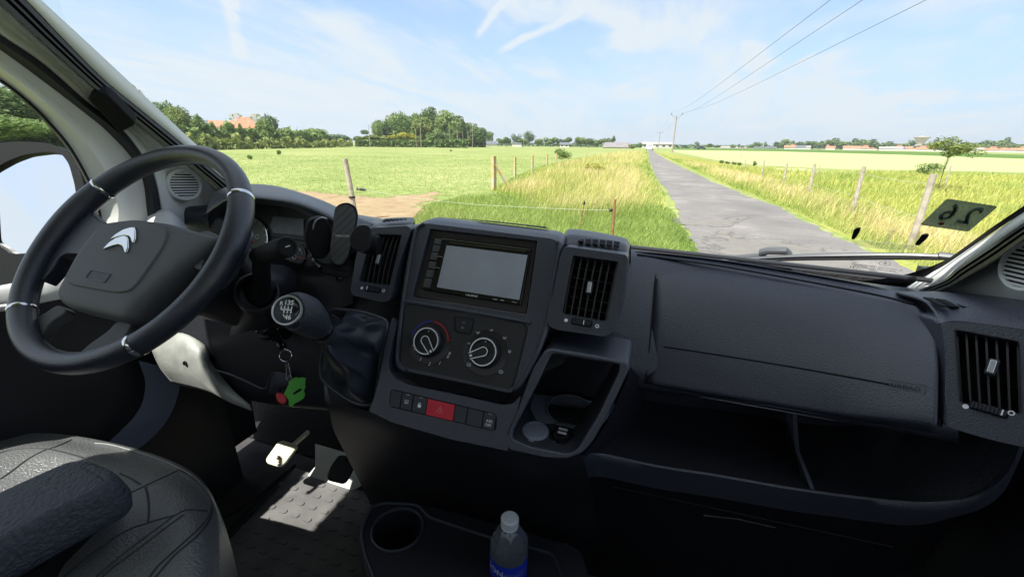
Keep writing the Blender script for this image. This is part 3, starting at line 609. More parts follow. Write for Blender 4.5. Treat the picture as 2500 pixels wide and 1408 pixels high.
# ---------------------------------------------------------------- buildings
m_tile = mat('roof_tile', (.50, .20, .12), .85, var=.25, vscale=2, bump=.3, bscale=8)
m_slate = mat('slate', (.12, .13, .15), .7, var=.2, vscale=2); m_white = mat('white_render', (.72, .70, .66), .9, var=.06, vscale=1)
m_greyroof = mat('fibre_roof', (.34, .31, .30), .9, var=.15, vscale=.4, bump=.3, bscale=6); m_barnroof = mat('barn_roof', (.22, .20, .20), .9, var=.2, vscale=.4); m_brick = mat('brick', (.42, .22, .15), .9, var=.2, vscale=8)
m_glassd = mat('window_dark', (.03, .04, .05), .15)
def house(px, dist, wpx, eave, ridge, roofm, wallm, label, depth=8, name='house', cat='house', chim=(), hip=.0, group=None, windows=0, yaw=None, base=0., chh=1.2):
    """gabled building facing the eye; eave and ridge are rows of the picture"""
    p = at(px, dist); f = nrm([p[0], p[1], 0]); s = np.array([f[1], -f[0], 0]); hw = wpx/2/1090*dist; ze, zr = ztop(px, eave, dist), ztop(px, ridge, dist)
    e = bpy.data.objects.new(name, None); COL.objects.link(e); e.location = tuple(p); prop(e, label, cat, group)
    def B(a, b, z): return p+s*a+f*b+np.array([0, 0, z])
    v = [B(-hw, 0, base), B(hw, 0, base), B(hw, depth, base), B(-hw, depth, base), B(-hw, 0, ze), B(hw, 0, ze), B(hw, depth, ze), B(-hw, depth, ze), B(-hw, depth/2, zr-.05*(zr-ze)), B(hw, depth/2, zr-.05*(zr-ze))]
    if hip: v[8] = B(-hw, depth/2, ze+.01); v[9] = B(hw, depth/2, ze+.01)
    obj('wall', (v, [(0, 1, 5, 4), (1, 2, 6, 9, 5), (2, 3, 7, 6), (3, 0, 4, 8, 7)]), wallm, e, van=False, smooth=False)
    o = hw*1.03+.2; q = hw*hip; t = .15
    R = [B(-o, -.4, ze-.15), B(o, -.4, ze-.15), B(o-q, depth/2, zr), B(-o+q, depth/2, zr), B(o, depth+.4, ze-.15), B(-o, depth+.4, ze-.15)]
    R2 = [r_+np.array([0, 0, t]) for r_ in R]; fs = [(0, 1, 2, 3), (3, 2, 4, 5)]+([(1, 4, 2), (0, 3, 5)] if hip else [])
    vv = R+R2; ff = [tuple(i+6 for i in g) for g in fs]+[g[::-1] for g in fs]+[(0, 1, 7, 6), (5, 4, 10, 11)][:1]+[(0, 6, 9, 3), (1, 2, 8, 7), (3, 9, 11, 5), (2, 4, 10, 8), (4, 5, 11, 10)]
    rf = obj('roof', (vv, ff), roofm, e, van=False, smooth=False)
    for cx in chim:
        c = B(cx*hw, depth/2, zr+chh/2-.6); obj('chimney', box(c, (s, f, (0, 0, 1)), (.02*dist*.35, .9, chh+1.2)), m_white if chh != 1.2 else m_brick, rf, van=False, smooth=False)
    for k in range(windows):
        a = -hw+2*hw*(k+.5)/windows; wn = obj('window', box(B(a, -.03, base+(ze-base)*.55), (s, f, (0, 0, 1)), (hw/windows*.8, .06, (ze-base)*.45)), m_glassd, e, van=False, smooth=False)
    return e
X0 = 320+790/3.676
h1 = house(585, 150, 92, 311, 296, m_tile, m_white, 'farmhouse with a long orange tiled roof behind the hedge', 9, windows=4, chim=(.1,))
gx = 605; h2p = at(gx, 147)
house(606, 146, 50, 313, 286, m_tile, m_white, 'tall hipped tiled gable wing of the farmhouse with pale chimney', 8, hip=.75, chim=(.75, -.6), windows=2, chh=1.0)
house(522, 152, 34, 305, 294, m_slate, m_white, 'low outbuilding with a dark slate roof left of the farmhouse', 7, windows=1)
def c9(x, y): return 1450+x/4.545, 260+y/4.545
m_barn = mat('barn_wall', (.50, .48, .44), .9, var=.1, vscale=1)
house(1507, 235, 66, 359.5, 348, m_barnroof, m_greyroof, 'low grey barn with a broad pale roof left of the lane end', 30, 'barn', 'barn', hip=.12)
house(1605, 300, 70, 352, 347, m_greyroof, m_barn, 'long white walled barn with a grey roof beyond the lane end', 20, 'barn', 'barn', windows=5)
house(1378, 250, 22, 353, 348, m_slate, m_white, 'small white house among the distant trees', 9, windows=2)
house(1262, 255, 22, 350, 347, m_slate, m_white, 'small pale house below the feathery trees', 9)
house(1200, 240, 26, 352, 345, m_slate, m_white, 'white bungalow in the gap right of the wood', 9)
house(1680, 420, 40, 358.5, 356.5, m_greyroof, m_white, 'flat grey shed on the horizon right of the poles', 20, 'shed', 'shed')
house(1790, 430, 50, 361, 358, m_greyroof, m_white, 'long low white shed on the horizon', 20, 'shed', 'shed')
house(1868, 430, 42, 361.5, 359, m_slate, m_white, 'white walled shed left of the village', 20, 'shed', 'shed')
tree(1563, 344, 361, 9, 240, 'small', 'mid', 'round green tree between the two barns', None)
tree(1543, 351, 364, 9, 215, 'small', 'olive', 'scruffy bush in front of the grey barn', None, 'bush', cat='bush')
tree(1587, 353, 361, 5, 290, 'small', 'olive', 'tiny bush against the white barn wall', None, 'bush', cat='bush')
rv_ = np.random.default_rng(5)
adj = ['left', 'right']
vill = [(1928, 26, 'r'), (1955, 24, 'w'), (1972, 14, 's'), (2010, 26, 'w'), (2028, 20, 'r'), (2080, 38, 'r'), (2105, 24, 'r'), (2128, 28, 'r'), (2160, 22, 's'), (2185, 30, 's'), (2200, 16, 'w'), (2222, 24, 'r'), (2248, 16, 'r'), (2262, 26, 'r'), (2290, 18, 'w'), (2345, 24, 'w'), (2358, 14, 's'), (2384, 22, 's'), (2412, 30, 'r'), (2440, 26, 'r'), (2462, 26, 'r'), (2488, 26, 'r'), (2508, 20, 's')]
ordn = ['first', 'second', 'third', 'fourth', 'fifth', 'sixth', 'seventh', 'eighth', 'ninth', 'tenth', 'eleventh', 'twelfth', 'thirteenth', 'fourteenth']; kc = {}
for i, (px, wv, k) in enumerate(vill):
    yb = yh(px)+4.2; D = 430+12*(i % 4)
    kc[k] = kc.get(k, -1)+1
    house(px, D, wv*.72, yb-3.2-(i % 3)*.3, yb-7.2-(i % 2)*.9, {'r': m_tile, 'w': m_slate, 's': m_greyroof}[k], m_white,
          ordn[kc[k]]+{'r': ' orange roofed', 'w': ' dark roofed white', 's': ' grey roofed'}[k]+' house from the left in the far village', 9, group='houses of the far village', chim=(.5,) if i % 3 == 0 else ())
vt = [(1835, 6, 6), (1850, 8, 8), (1868, 4, 7), (1900, 10, 12), (1917, 9, 14), (1935, 6, 9), (1949, 9, 13), (1970, 14, 11), (1985, 8, 8), (2003, 12, 12), (2018, 14, 14), (2035, 12, 14), (2052, 14, 11), (2065, 12, 11), (2083, 9, 14), (2095, 10, 15), (2108, 12, 15), (2124, 10, 13), (2140, 12, 12), (2155, 9, 10), (2168, 10, 10), (2185, 9, 11), (2202, 10, 9),
      (2217, 9, 12), (2245, 12, 8), (2272, 12, 10), (2300, 12, 9), (2330, 14, 10), (2382, 16, 12), (2402, 16, 13), (2420, 12, 10), (2440, 8, 17), (2455, 7, 18), (2472, 7, 15), (2492, 9, 10), (2515, 12, 12)]
for i, (px, hw, hh) in enumerate(vt):
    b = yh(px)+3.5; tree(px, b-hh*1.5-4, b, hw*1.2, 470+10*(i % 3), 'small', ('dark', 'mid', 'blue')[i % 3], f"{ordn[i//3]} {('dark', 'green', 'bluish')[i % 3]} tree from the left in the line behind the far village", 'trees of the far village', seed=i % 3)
for i, (px, hw, hh) in enumerate([(1684, 12, 6), (1702, 6, 12), (1729, 12, 5), (1750, 10, 5), (1790, 7, 5), (1804, 5, 5), (1812, 6, 5)]):
    b = yh(px)+4; tree(px, b-hh-4, b, hw, 400, 'small', ('mid', 'blue')[i % 2], f'{ordn[i//2]} {("green", "greyish")[i % 2]} tree from the left between the poles and the long shed', 'trees on the horizon right of the lane', seed=i % 3)
# far tree mass closing the horizon
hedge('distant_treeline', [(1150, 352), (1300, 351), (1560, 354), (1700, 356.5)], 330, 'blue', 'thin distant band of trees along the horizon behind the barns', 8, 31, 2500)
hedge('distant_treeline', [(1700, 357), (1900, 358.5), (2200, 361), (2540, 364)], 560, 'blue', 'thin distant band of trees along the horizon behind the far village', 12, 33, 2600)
# water tower
wt = bpy.data.objects.new('water_tower', None); COL.objects.link(wt); D = 900; p = at(2243, D); wt.location = tuple(p); prop(wt, 'pale concrete water tower with a flared bowl rising above the village', 'water tower')
k = D/1090; m_conc = mat('concrete_tower', (.52, .42, .37), .9, var=.08, vscale=.2)
zt = ztop(2243, 335, D)
obj('stem', lathe(p, (0, 0, 1), [(5*k, 0), (4.8*k, zt*.25), (4.8*k, zt*.4)], 24), m_conc, wt, van=False)
obj('bowl', lathe(p, (0, 0, 1), [(4.8*k, zt*.4), (6*k, zt*.58), (9*k, zt*.82), (11.6*k, zt*.97), (12*k, zt), (6*k, zt*1.03)], 24), m_conc, wt, van=False)
obj('cabin', lathe(p, (0, 0, 1), [(2*k, zt), (2*k, zt*1.1), (.2*k, zt*1.13)], 10), m_conc, wt, van=False)
# sapling in the meadow
sp_ = tree(2322, 334, 393, 38, 24, 'airy', 'olive', 'young wind bent tree standing in the meadow behind the right fence', None, name='young_tree', seed=2)
tree(2283, 394, 428, 22, 23.5, 'airy', 'mid', 'low leafy shoot beneath the young bent tree', None, name='bush', cat='bush', seed=1)
tree(1455, 397, 425, 24, 27, 'bush', 'yellow', 'bright green shrub growing out of the tall grass left of the lane', None, name='bush', cat='bush', seed=1)
tree(1373, 362, 394, 26, 40, 'airy', 'mid', 'loose green bush behind the concrete fence posts', None, name='bush', cat='bush', seed=2)
tree(603, 374, 390, 6, 32, 'small', 'mid', 'dark thistle clump in the left of the pasture', None, name='thistle', cat='plant'); tree(676, 365, 378, 5, 38, 'small', 'mid', 'dark thistle clump further out in the pasture', None, name='thistle', cat='plant')
tree(1100, 366, 370, 5, 60, 'small', 'dark', 'small dark weed clump in the middle of the pasture', None, name='weed', cat='plant')
for i, px in enumerate([1768, 1782, 1800, 1812, 1850]): tree(px, 390+i, 399+i*2, 6, 33, 'small', 'mid', ['leftmost', 'second', 'middle', 'fourth', 'rightmost'][i]+' green weed clump along the right fence, from the left', 'weeds along the right fence', name='weed', cat='plant')
# ---------------------------------------------------------------- fences
m_wood = mat('weathered_wood', (.40, .35, .29), .9, var=.25, vscale=6, bump=.6, bscale=60); m_post = mat('concrete_post', (.45, .42, .36), .9, col2=(.50, .34, .10), vscale=4, bump=.5, bscale=50)
m_rust = mat('rust', (.26, .13, .06), .85, var=.3, vscale=30, bump=.4, bscale=90); m_black = mat('black_plastic', (.02, .02, .02), .4); m_wire = mat('fence_wire', (.55, .58, .50), .5)
def post(px, pt, dist, r, m, name, label, group=None, lean=0., sq=False, sides=10, cat='post'):
    p = at(px, dist); zt = ztop(px, pt, dist); s = nrm([p[1], -p[0], 0])
    top = p+s*lean*zt+np.array([0, 0, zt]); pt_ = [p+[0, 0, -.1], p*.5+top*.5+s*.006, top]
    e = bpy.data.objects.new(name, None); COL.objects.link(e); e.location = tuple(p); prop(e, label, cat, group)
    obj('shaft', tube(pt_, [r*1.04, r, r*.96], 4 if sq else sides), m, e, van=False, angle=30); return e, p, top, s
pA, pa, ta, sa = post(849, 387, 10, .055, m_wood, 'fence_post', 'round pale wooden post beside the bare soil', lean=-.07)
obj('insulator', lathe(pa+(ta-pa)*.37, (0, 0, 1), [(.066, 0), (.072, .02), (.066, .04)], 14), m_black, pA, van=False)
pB, pb, tb, sb = post(1205, 381, 16, .10, m_post, 'fence_post', 'thick lichen stained concrete corner post with a slanting brace', sq=True)
br = pb+sb*.62; obj('brace', tube([br+[0, 0, .02], tb-[0, 0, .2]], .055, 4), m_post, pB, van=False)
for i, (px, pt, D) in enumerate([(1258, 383, 21), (1301, 379, 26), (1337, 377, 32), (1360, 375, 38), (1382, 375, 45), (1433, 374, 60), (1451, 374, 68)]):
    post(px, pt, D, .062, m_post, 'fence_post', ['first', 'second', 'third', 'fourth', 'fifth', 'sixth', 'last'][i]+' slim concrete post beyond the braced corner post', 'concrete posts along the left verge', sq=True)
RP = []
ordn = ['first', 'second', 'third', 'fourth', 'fifth', 'sixth', 'seventh', 'eighth', 'ninth', 'tenth', 'eleventh', 'twelfth', 'thirteenth']
for i, (px, pt, D) in enumerate([(2298, 426, 10), (2122, 407, 13.5), (2000, 401, 18), (1930, 399, 23), (1873, 391, 29), (1827, 391, 35), (1795, 393, 41), (1773, 390, 48), (1740, 388, 57)]):
    r_ = post(px, pt, D, .052 if i < 1 else .048, m_wood, 'fence_post', ['nearest', 'second nearest', 'third nearest', 'fourth nearest', 'fifth nearest', 'sixth nearest', 'third farthest', 'second farthest', 'farthest'][i]+' grey wooden post of the fence right of the lane', 'wooden posts right of the lane', lean=.006*(1-(i % 3))); RP.append(r_)
def wire(name, pts, r, m, label, cat='wire', n=14, sag=0., group=None):
    P = []
    for a, b in zip(pts[:-1], pts[1:]):
        for t in np.arange(n)/n: q = np.array(a)*(1-t)+np.array(b)*t; q[2] -= sag*4*t*(1-t); P.append(q)
    P.append(np.array(pts[-1])); return obj(name, tube(P, r, 5), m, van=False, label=label, cat=cat, group=group)
for hgt, lab in ((.88, 'top strand of wire on the wooden right fence'), (.45, 'lower strand of wire on the wooden right fence')):
    wire('fence_wire', [q[1]+(q[2]-q[1])*hgt+q[3]*-.055 for q in RP], .0026, m_wire, lab, sag=.03, group='strands of the right fence')
for i, (px, pt, D) in enumerate([(2012, 404, 30), (2336, 405, 26)]):
    post(px, pt, D, .03, m_wood, 'stake', ('thin pale stake behind the right fence', 'thin dark stake right of the young tree')[i])
# rusty rods and the electric wire
R1, r1, t1, s1 = post(1513, 487, 6.4, .02, m_rust, 'iron_post', 'thick rusty iron post in the near grass', sides=8, lean=.004)
R2, r2, t2, s2 = post(1421, 494, 7.2, .009, m_rust, 'iron_rod', 'thin leaning rusty rod with a black insulator on top', sides=6, lean=.13)
obj('insulator', [lathe(t2-[0, 0, .01], (0, 0, 1), [(.012, -.03), (.022, -.02), (.022, .0), (.010, .01), (.018, .025), (.006, .035)], 10)], m_black, R2, van=False)
ins = r1+(t1-r1)*.0; ins = CPOS+rw(1495, 513)*(6.5/np.linalg.norm(rw(1495, 513)[:2]))
obj('insulator', lathe(ins-[.05, 0, 0], (1, 0, 0), [(.008, 0), (.026, .01), (.03, .03), (.012, .045), (.026, .06), (.008, .075)], 12), m_black, R1, van=False)
def Wp(px, py, D): d = rw(px, py); return CPOS+d*D/math.hypot(d[0], d[1])
wire('electric_fence_wire', [Wp(842, 470, 10), Wp(880, 462, 9.8), Wp(960, 476, 9.3), Wp(1060, 490, 8.7), Wp(1170, 500, 8.1), Wp(1300, 507, 7.5), Wp(1425, 512, 7.1), Wp(1495, 513, 6.5)], .0022, m_wire, 'thin pale electric fence wire from the round post to the rusty posts', n=4)
obj('gate_grip', lathe(Wp(868, 461, 9.85), Wp(905, 465, 9.7)-Wp(868, 461, 9.85), [(.012, .02), (.03, .03), (.018, .07), (.03, .12), (.03, .2), (.01, .25)], 10), m_black, van=False, label='black gate handle on the electric wire beside the round post', cat='handle')
# ---------------------------------------------------------------- overhead line
m_pole = mat('pole_wood', (.33, .28, .24), .9, var=.1, vscale=2)
def pole(px, top, dist, r, label, arm=1, name='power_pole', group='power poles along the lane'):
    p = at(px, dist); zt = ztop(px, top, dist); e = bpy.data.objects.new(name, None); COL.objects.link(e); e.location = tuple(p); prop(e, label, 'pole', group)
    r = r*.62 if arm == 0 else r; obj('shaft', tube([p+[0, 0, -.3], p+[0, 0, zt]], [r*1.25, r], 8), m_pole, e, van=False); s = nrm([p[1], -p[0], 0]); tops = []
    if arm == 2:
        for q in (-1, 0, 1):
            a = p+s*q*1.25+np.array([0, 0, zt+(.9 if q else .2)]); obj('crossarm', tube([p+[0, 0, zt-.3], a], .06, 6), m_pole, e, van=False)
            obj('insulator', lathe(a-[0, 0, .1], (0, 0, 1), [(.06, 0), (.10, .1), (.05, .2), (.09, .3), (.03, .4)], 8), m_black, e, van=False); tops.append(a+np.array([0, 0, .35]))
    elif arm == 1:
        obj('crossarm', box(p+[0, 0, zt-.25], (s, nrm(p), (0, 0, 1)), (2.4, .12, .14)), m_pole, e, van=False)
        for q in (-1, 0, 1): obj('insulator', lathe(p+s*q*1.1+[0, 0, zt-.15], (0, 0, 1), [(.06, 0), (.09, .12), (.05, .2), (.08, .3), (.02, .36)], 8), m_black, e, van=False); tops.append(p+s*q*1.1+np.array([0, 0, zt+.2]))
    return tops
T1 = pole(1643, 289, 118, .15, 'tall wooden power pole with a forked head right of the lane', 2)
T2 = pole(1608, 323, 215, .15, 'further power pole with a flat crossarm at the end of the lane', 1)
for i, ((px, hgt), lab) in enumerate(zip([(2028, 9.0), (2107, 9.0), (2262, 8.6)], ('leftmost of the three overhead wires', 'middle one of the three overhead wires', 'rightmost of the three overhead wires'))):
    d = rw(px, 0); q = CPOS+d*(hgt-CAMZ)/d[2]; a = T1[i]; ext = a+(q-a)*1.35; ext[2] = q[2]+.6; mid_ = a*.45+q*.55; mid_[2] -= .8
    P = cr([a, a*.72+q*.28-[0, 0, .75], mid_, q, ext], 10)
    obj('power_line', tube(P, .014, 5), m_black, van=False, label=lab+' running from the forked pole overhead', cat='wire', group='overhead wires')
for i in range(3): wire('power_line', [T1[i], T2[i]], .012, m_black, ('left', 'middle', 'right')[i]+' far wire between the two power poles', sag=1.2, group='far overhead wires')
for i, (px, t, D, lab) in enumerate([(903, 305, 150, 'slim pole left of the wood'), (1028, 301, 140, 'slim green pole in front of the wood'), (1016, 318, 150, 'short brown pole in front of the olive tree'), (1098, 314, 160, 'pale pole in front of the wood, left of the crossarm pole'), (1117, 320, 170, 'pole with a crossarm in front of the dark trees'),
                                      (1130, 323, 172, 'short white topped pole near the hedge end'), (1143, 326, 165, 'short pole at the right hedge end'), (1154, 305, 158, 'tall white pole at the right part of the wood'), (1278, 322, 200, 'pole in front of the feathery trees'), (1403, 336, 230, 'pale pole right of the small white house')]):
    pole(px, t, D, .12, lab, 1 if i == 4 else 0, group='poles before the wood and the distant trees')
pole(1617, 352, 200, .08, 'short white marker pole beside the lane end', 0, 'marker_pole', None); pole(965, 352, 70, .03, 'thin white stake alone in the pasture', 0, 'stake', None); pole(1814, 357, 80, .06, 'lone leaning stake in the crop field', 0, 'stake', None); pole(730, 309, 170, .1, 'thin mast between the farm trees', 0, 'mast', None)
# ---------------------------------------------------------------- vehicles far away
m_wpaint = mat('white_paint', (.8, .8, .8), .3, coat=.5); m_dpaint = mat('dark_paint', (.03, .035, .05), .25, coat=.6); m_tyre = mat('tyre', (.02, .02, .02), .8)
def vehicle(px, dist, L_, Wd_, H, m, name, label, van_like, heading):
    p = at(px, dist); f = np.array([math.sin(heading), math.cos(heading), 0]); s = np.array([f[1], -f[0], 0]); e = bpy.data.objects.new(name, None); COL.objects.link(e); e.location = tuple(p); prop(e, label, 'van' if van_like else 'car')
    prof = [(-L_/2, .35), (-L_/2, H*.93), (-L_/2+.15, H), (L_*.18, H), (L_*.34, H*.62), (L_/2-.1, H*.52), (L_/2, H*.4), (L_/2, .35)] if van_like else [(-L_/2, .35), (-L_/2, .8), (-L_*.38, .95), (-L_*.25, H), (L_*.1, H), (L_*.24, .95), (L_*.45, .8), (L_/2, .6), (L_/2, .35)]
    poly = [p+f*a-s*Wd_/2+np.array([0, 0, b]) for a, b in prof]; obj('body', prism(poly, -s, Wd_), m, e, van=False, smooth=False, bevel=.06)
    if van_like: obj('windscreen', (np.array([p+f*L_*.185+s*k*Wd_*.42+[0, 0, H*.955+.02] for k in (-1, 1)]+[p+f*(L_*.335)+s*k*Wd_*.45+[0, 0, H*.64+.03] for k in (1, -1)]), [(0, 1, 2, 3)]), m_glassd, e, van=False, smooth=False)
    if not van_like: obj('window', prism([p+f*a-s*(Wd_/2+.01)+np.array([0, 0, b]) for a, b in [(-L_*.35, .97), (-L_*.24, H-.06), (L_*.09, H-.06), (L_*.21, .97)]], -s, Wd_+.02), m_glassd, e, van=False, smooth=False)
    for a in (-L_*.32, L_*.32):
        for q in (-1, 1): obj('wheel', lathe(p+f*a+s*(q*Wd_/2-.1)+[0, 0, .33], s, [(.33, 0), (.33, .2)], 16), m_tyre, e, van=False, smooth=False)
vehicle(1586.5, 165, 5, 2.0, 2.15, m_wpaint, 'parked_van', 'small white van coming along the lane in the distance', True, math.pi+.02)
vehicle(1713, 230, 4.3, 1.75, 1.45, m_dpaint, 'passing_car', 'dark car passing on the far road right of the poles', False, 1.5)
# far hills closing the horizon

# ---------------------------------------------------------------- air between here and the horizon
hz_ = bpy.data.materials.new('haze'); hz_.use_nodes = True; _n = hz_.node_tree; _n.nodes.clear(); _o = _n.nodes.new('ShaderNodeOutputMaterial'); _v = _n.nodes.new('ShaderNodeVolumePrincipled')
_v.inputs['Color'].default_value = (.86, .92, 1, 1); _v.inputs['Density'].default_value = .00032; _v.inputs['Anisotropy'].default_value = .2; _n.links.new(_v.outputs[0], _o.inputs['Volume'])
obj('haze', box((0, 0, 24), np.eye(3), (9000, 9000, 52)), hz_, van=False, smooth=False, kind='stuff', origin=(0, 0, 0))
# ================================================================== THE CAB
XC = -.2675
def ringb(pl, outer, inner, off, depth_in, backs, n=96):
    """frame whose outer wall follows the given vectors backwards"""
    v, f = ring(pl, outer, inner, off, depth_in, 0.001, n); k = len(v)//4; R = [v[:k], v[k:2*k], v[2*k:3*k]]
    for b in backs: R.append(v[2*k:3*k]+np.asarray(b))
    return grid(np.array(R), close_u=True, flip=True)
def vx(*p, X=-1.05): return V(p[0], p[1], X=p[2] if len(p) > 2 else X)
m_trim = mat('grey_trim', (.80, .81, .78), .6, bump=.25, bscale=900, spec=.35)
m_trimd = mat('grey_trim_lower', (.62, .625, .62), .6, bump=.25, bscale=900, spec=.35)
m_rail = mat('blind_rail', (.028, .03, .035), .35, spec=.5)
m_seal = mat('rubber_seal', (.016, .017, .022), .65)
m_dash = mat('dash_plastic', (.033, .038, .056), .33, bump=.45, bscale=480, spec=.75)  # blue of the base colour stands for sky sheen on anthracite plastic
m_dash2 = mat('dash_plastic_dark', (.017, .018, .024), .42, bump=.5, bscale=480, spec=.45)  # darker copy of the dash plastic: shade of cavities put into its colour
m_gloss = mat('gloss_black', (.008, .008, .010), .12, spec=.5)
m_blk = mat('black_matt', (.008, .008, .010), .7, spec=.2)
m_frit = mat('frit', (.006, .006, .007), .35, spec=.3)
m_head = mat('headlining', (.42, .42, .40), .9); m_carpet = mat('rubber_floor', (.045, .043, .045), .75, bump=.5, bscale=500, var=.25, vscale=25)
m_chrome = mat('chrome', (.75, .76, .78), .12, metal=1.); m_silver = mat('silver_plastic', (.62, .63, .66), .32, metal=.6)
m_print = mat('white_print', (.88, .89, .9), .6); m_dim = mat('grey_print', (.30, .31, .34), .6)
def glassmat(name, tint=(1, 1, 1), refl=.05, rough=.0):
    m = bpy.data.materials.new(name); m.use_nodes = True; nt = m.node_tree; N = nt.nodes; L = nt.links; N.remove(N['Principled BSDF'])
    t = N.new('ShaderNodeBsdfTransparent'); t.inputs[0].default_value = (*tint, 1); g = N.new('ShaderNodeBsdfGlossy'); g.inputs['Roughness'].default_value = rough; g.inputs[0].default_value = (1, 1, 1, 1)
    lw = N.new('ShaderNodeLayerWeight'); lw.inputs[0].default_value = .25; r = N.new('ShaderNodeMath'); r.operation = 'MULTIPLY'; r.inputs[1].default_value = refl*3
    L.new(lw.outputs['Fresnel'], r.inputs[0]); mx = N.new('ShaderNodeMixShader'); L.new(r.outputs[0], mx.inputs[0]); L.new(t.outputs[0], mx.inputs[1]); L.new(g.outputs[0], mx.inputs[2]); L.new(mx.outputs[0], N['Material Output'].inputs[0]); return m
m_wglass = glassmat('windscreen_glass', (.965, .985, .975), .05); m_dglass = glassmat('door_glass', (.93, .96, .95), .03)
body = empty('van_cab', (XC, 0, -1.), 'cab shell around the driver: grey pillar trims, windscreen and dark floor', 'van cab')
# --- glass surface
def gY(x, z): return .752-.96*z+.12*(1-((x-XC)/.785)**2)
def glass_hit(px, py, off=0.):
    d = rv(px, py); t = 1.
    for _ in range(60): q = d*t; t += (gY(q[0], q[2])-off-q[1])*.45/abs(d[1]) if d[1] > .05 else .01
    return d*t
xs = np.linspace(XC-.80, XC+.80, 21); zs = np.linspace(-.30, .60, 15)
_n = m_wglass.node_tree; _d = _n.nodes.new('ShaderNodeBsdfDiffuse'); _x = _n.nodes.new('ShaderNodeMixShader'); _o = _n.nodes['Material Output']; _z = _n.nodes.new('ShaderNodeTexNoise'); _z.inputs['Scale'].default_value = 7; _z.inputs['Detail'].default_value = 8; _z.inputs['Roughness'].default_value = .7
_t = _n.nodes.new('ShaderNodeTexCoord'); _n.links.new(_t.outputs['Object'], _z.inputs[0]); _r = _n.nodes.new('ShaderNodeMapRange'); _r.inputs[1].default_value = .35; _r.inputs[2].default_value = .75; _r.inputs[3].default_value = .003; _r.inputs[4].default_value = .022; _n.links.new(_z.outputs[0], _r.inputs[0]); _n.links.new(_r.outputs[0], _x.inputs[0])
_n.links.new(_o.inputs[0].links[0].from_socket, _x.inputs[1]); _n.links.new(_d.outputs[0], _x.inputs[2]); _n.links.new(_x.outputs[0], _o.inputs[0])
obj('windscreen', grid(np.array([[(x, gY(x, z)+.004, z) for x in xs] for z in zs])), m_wglass, body)
fo = [(2640, 436), (2500, 519), (2430, 563), (2318, 640), (2270, 668), (2215, 700), (2175, 730), (2090, 735), (2000, 735), (1870, 725), (1760, 700)]
fi = [(2640, 410), (2500, 502), (2420, 556), (2333, 619), (2297, 640), (2235, 663), (2175, 677), (2090, 686), (2000, 683), (1870, 667), (1760, 655)]
band = [grid(cr(np.array([[glass_hit(*a, off=.002), glass_hit(*b, off=.002)] for a, b in zip(fi, fo)]), 4))]
band.append(grid(np.array([[glass_hit(a, b, .002), glass_hit(a-9, b+1, .002)] for a, b in [(60, -36), (94, 0), (200, 97), (321, 209), (400, 283), (474, 352), (540, 410), (610, 470)]])))
band.append(grid(np.array([[(x, gY(x, z), z) for x in (xs)] for z in (-.30, -.262)])))
obj('glass_border', band, m_frit, body, label='black printed border of the windscreen')
# --- left pillar
FR = [(20, -72), (94, 0), (210, 106), (321, 209), (400, 283), (474, 352), (540, 410), (600, 462), (640, 500)]
RO = [(-25, -72), (59, 0), (150, 94), (255, 198), (345, 272), (442, 351), (505, 405), (575, 464), (615, 505)]
RI = [(-90, -72), (-2, 7), (100, 100), (231, 217), (317, 287), (403, 357), (463, 406), (531, 463), (570, 510)]
TS = [(-110, 5), (0, 85), (106, 156), (213, 249), (285, 302), (341, 370), (373, 422), (391, 501), (398, 560)]
SD = [(-110, 50), (0, 122), (106, 199), (213, 281), (262, 322), (320, 384), (348, 439), (358, 507), (365, 570)]
WE = [(-120, 130), (0, 193), (70, 246), (128, 303), (176, 362), (220, 440), (240, 495), (247, 545), (215, 640)]
WE2 = [(-120, 134), (0, 199), (67, 252), (124, 309), (171, 367), (214, 443), (233, 497), (240, 545), (209, 640)]
def on_up(A, k):                                         # carry a pillar on in a straight line up to the roof
    d = (A[0]-A[2]).mean(0); return np.concatenate([[A[0]+d*k, A[0]+d*k*.5], A])
def cols(cs): return cr(on_up(np.array([[vx(*c[i][:2], X=c[i][2]) for c in cs] for i in range(len(cs[0]))]), 2.6), 6)
def K(L_, X): return [(a, b, X) for a, b in L_]
pil = bpy.data.objects.new('pillar_trim', None); COL.objects.link(pil); pil.parent = body; prop(pil, 'light grey trim of the driver side pillar')
def rows_patch(name, cols_, m, parent, **k): return obj(name, grid(cols(cols_), flip=True), m, parent, **k)
rows_patch('front_strip', [K(FR, -1.052), K(RO, -1.045)], m_trim, pil, solid=.004)
rows_patch('cover', [K(RI, -1.04), [((a*2+c)/3, (b*2+d)/3, -1.075) for (a, b), (c, d) in zip(RI, TS)], [((a+2*c)/3, (b+2*d)/3, -1.078) for (a, b), (c, d) in zip(RI, TS)], K(TS, -1.055)], m_trim, pil, solid=.004)
# blind rail: ribbed channel
rail = bpy.data.objects.new('blind_rail', None); COL.objects.link(rail); rail.parent = body
def lerpc(A, B, t): return [(a*(1-t)+c*t, b*(1-t)+d*t) for (a, b), (c, d) in zip(A, B)]
prof = [(0, -1.045), (.04, -1.022), (.22, -1.02), (.26, -1.034), (.36, -1.034), (.40, -1.016), (.52, -1.016), (.56, -1.03), (.66, -1.028), (.70, -1.012), (.94, -1.012), (1, -1.045)]
obj('channel', grid(cols([K(lerpc(RO, RI, t), X) for t, X in prof]), flip=True), m_rail, rail, angle=25)
rows_patch('door_seal', [K(TS, -1.055), K(lerpc(TS, SD, .5), -1.04), K(SD, -1.06)], m_seal, body)
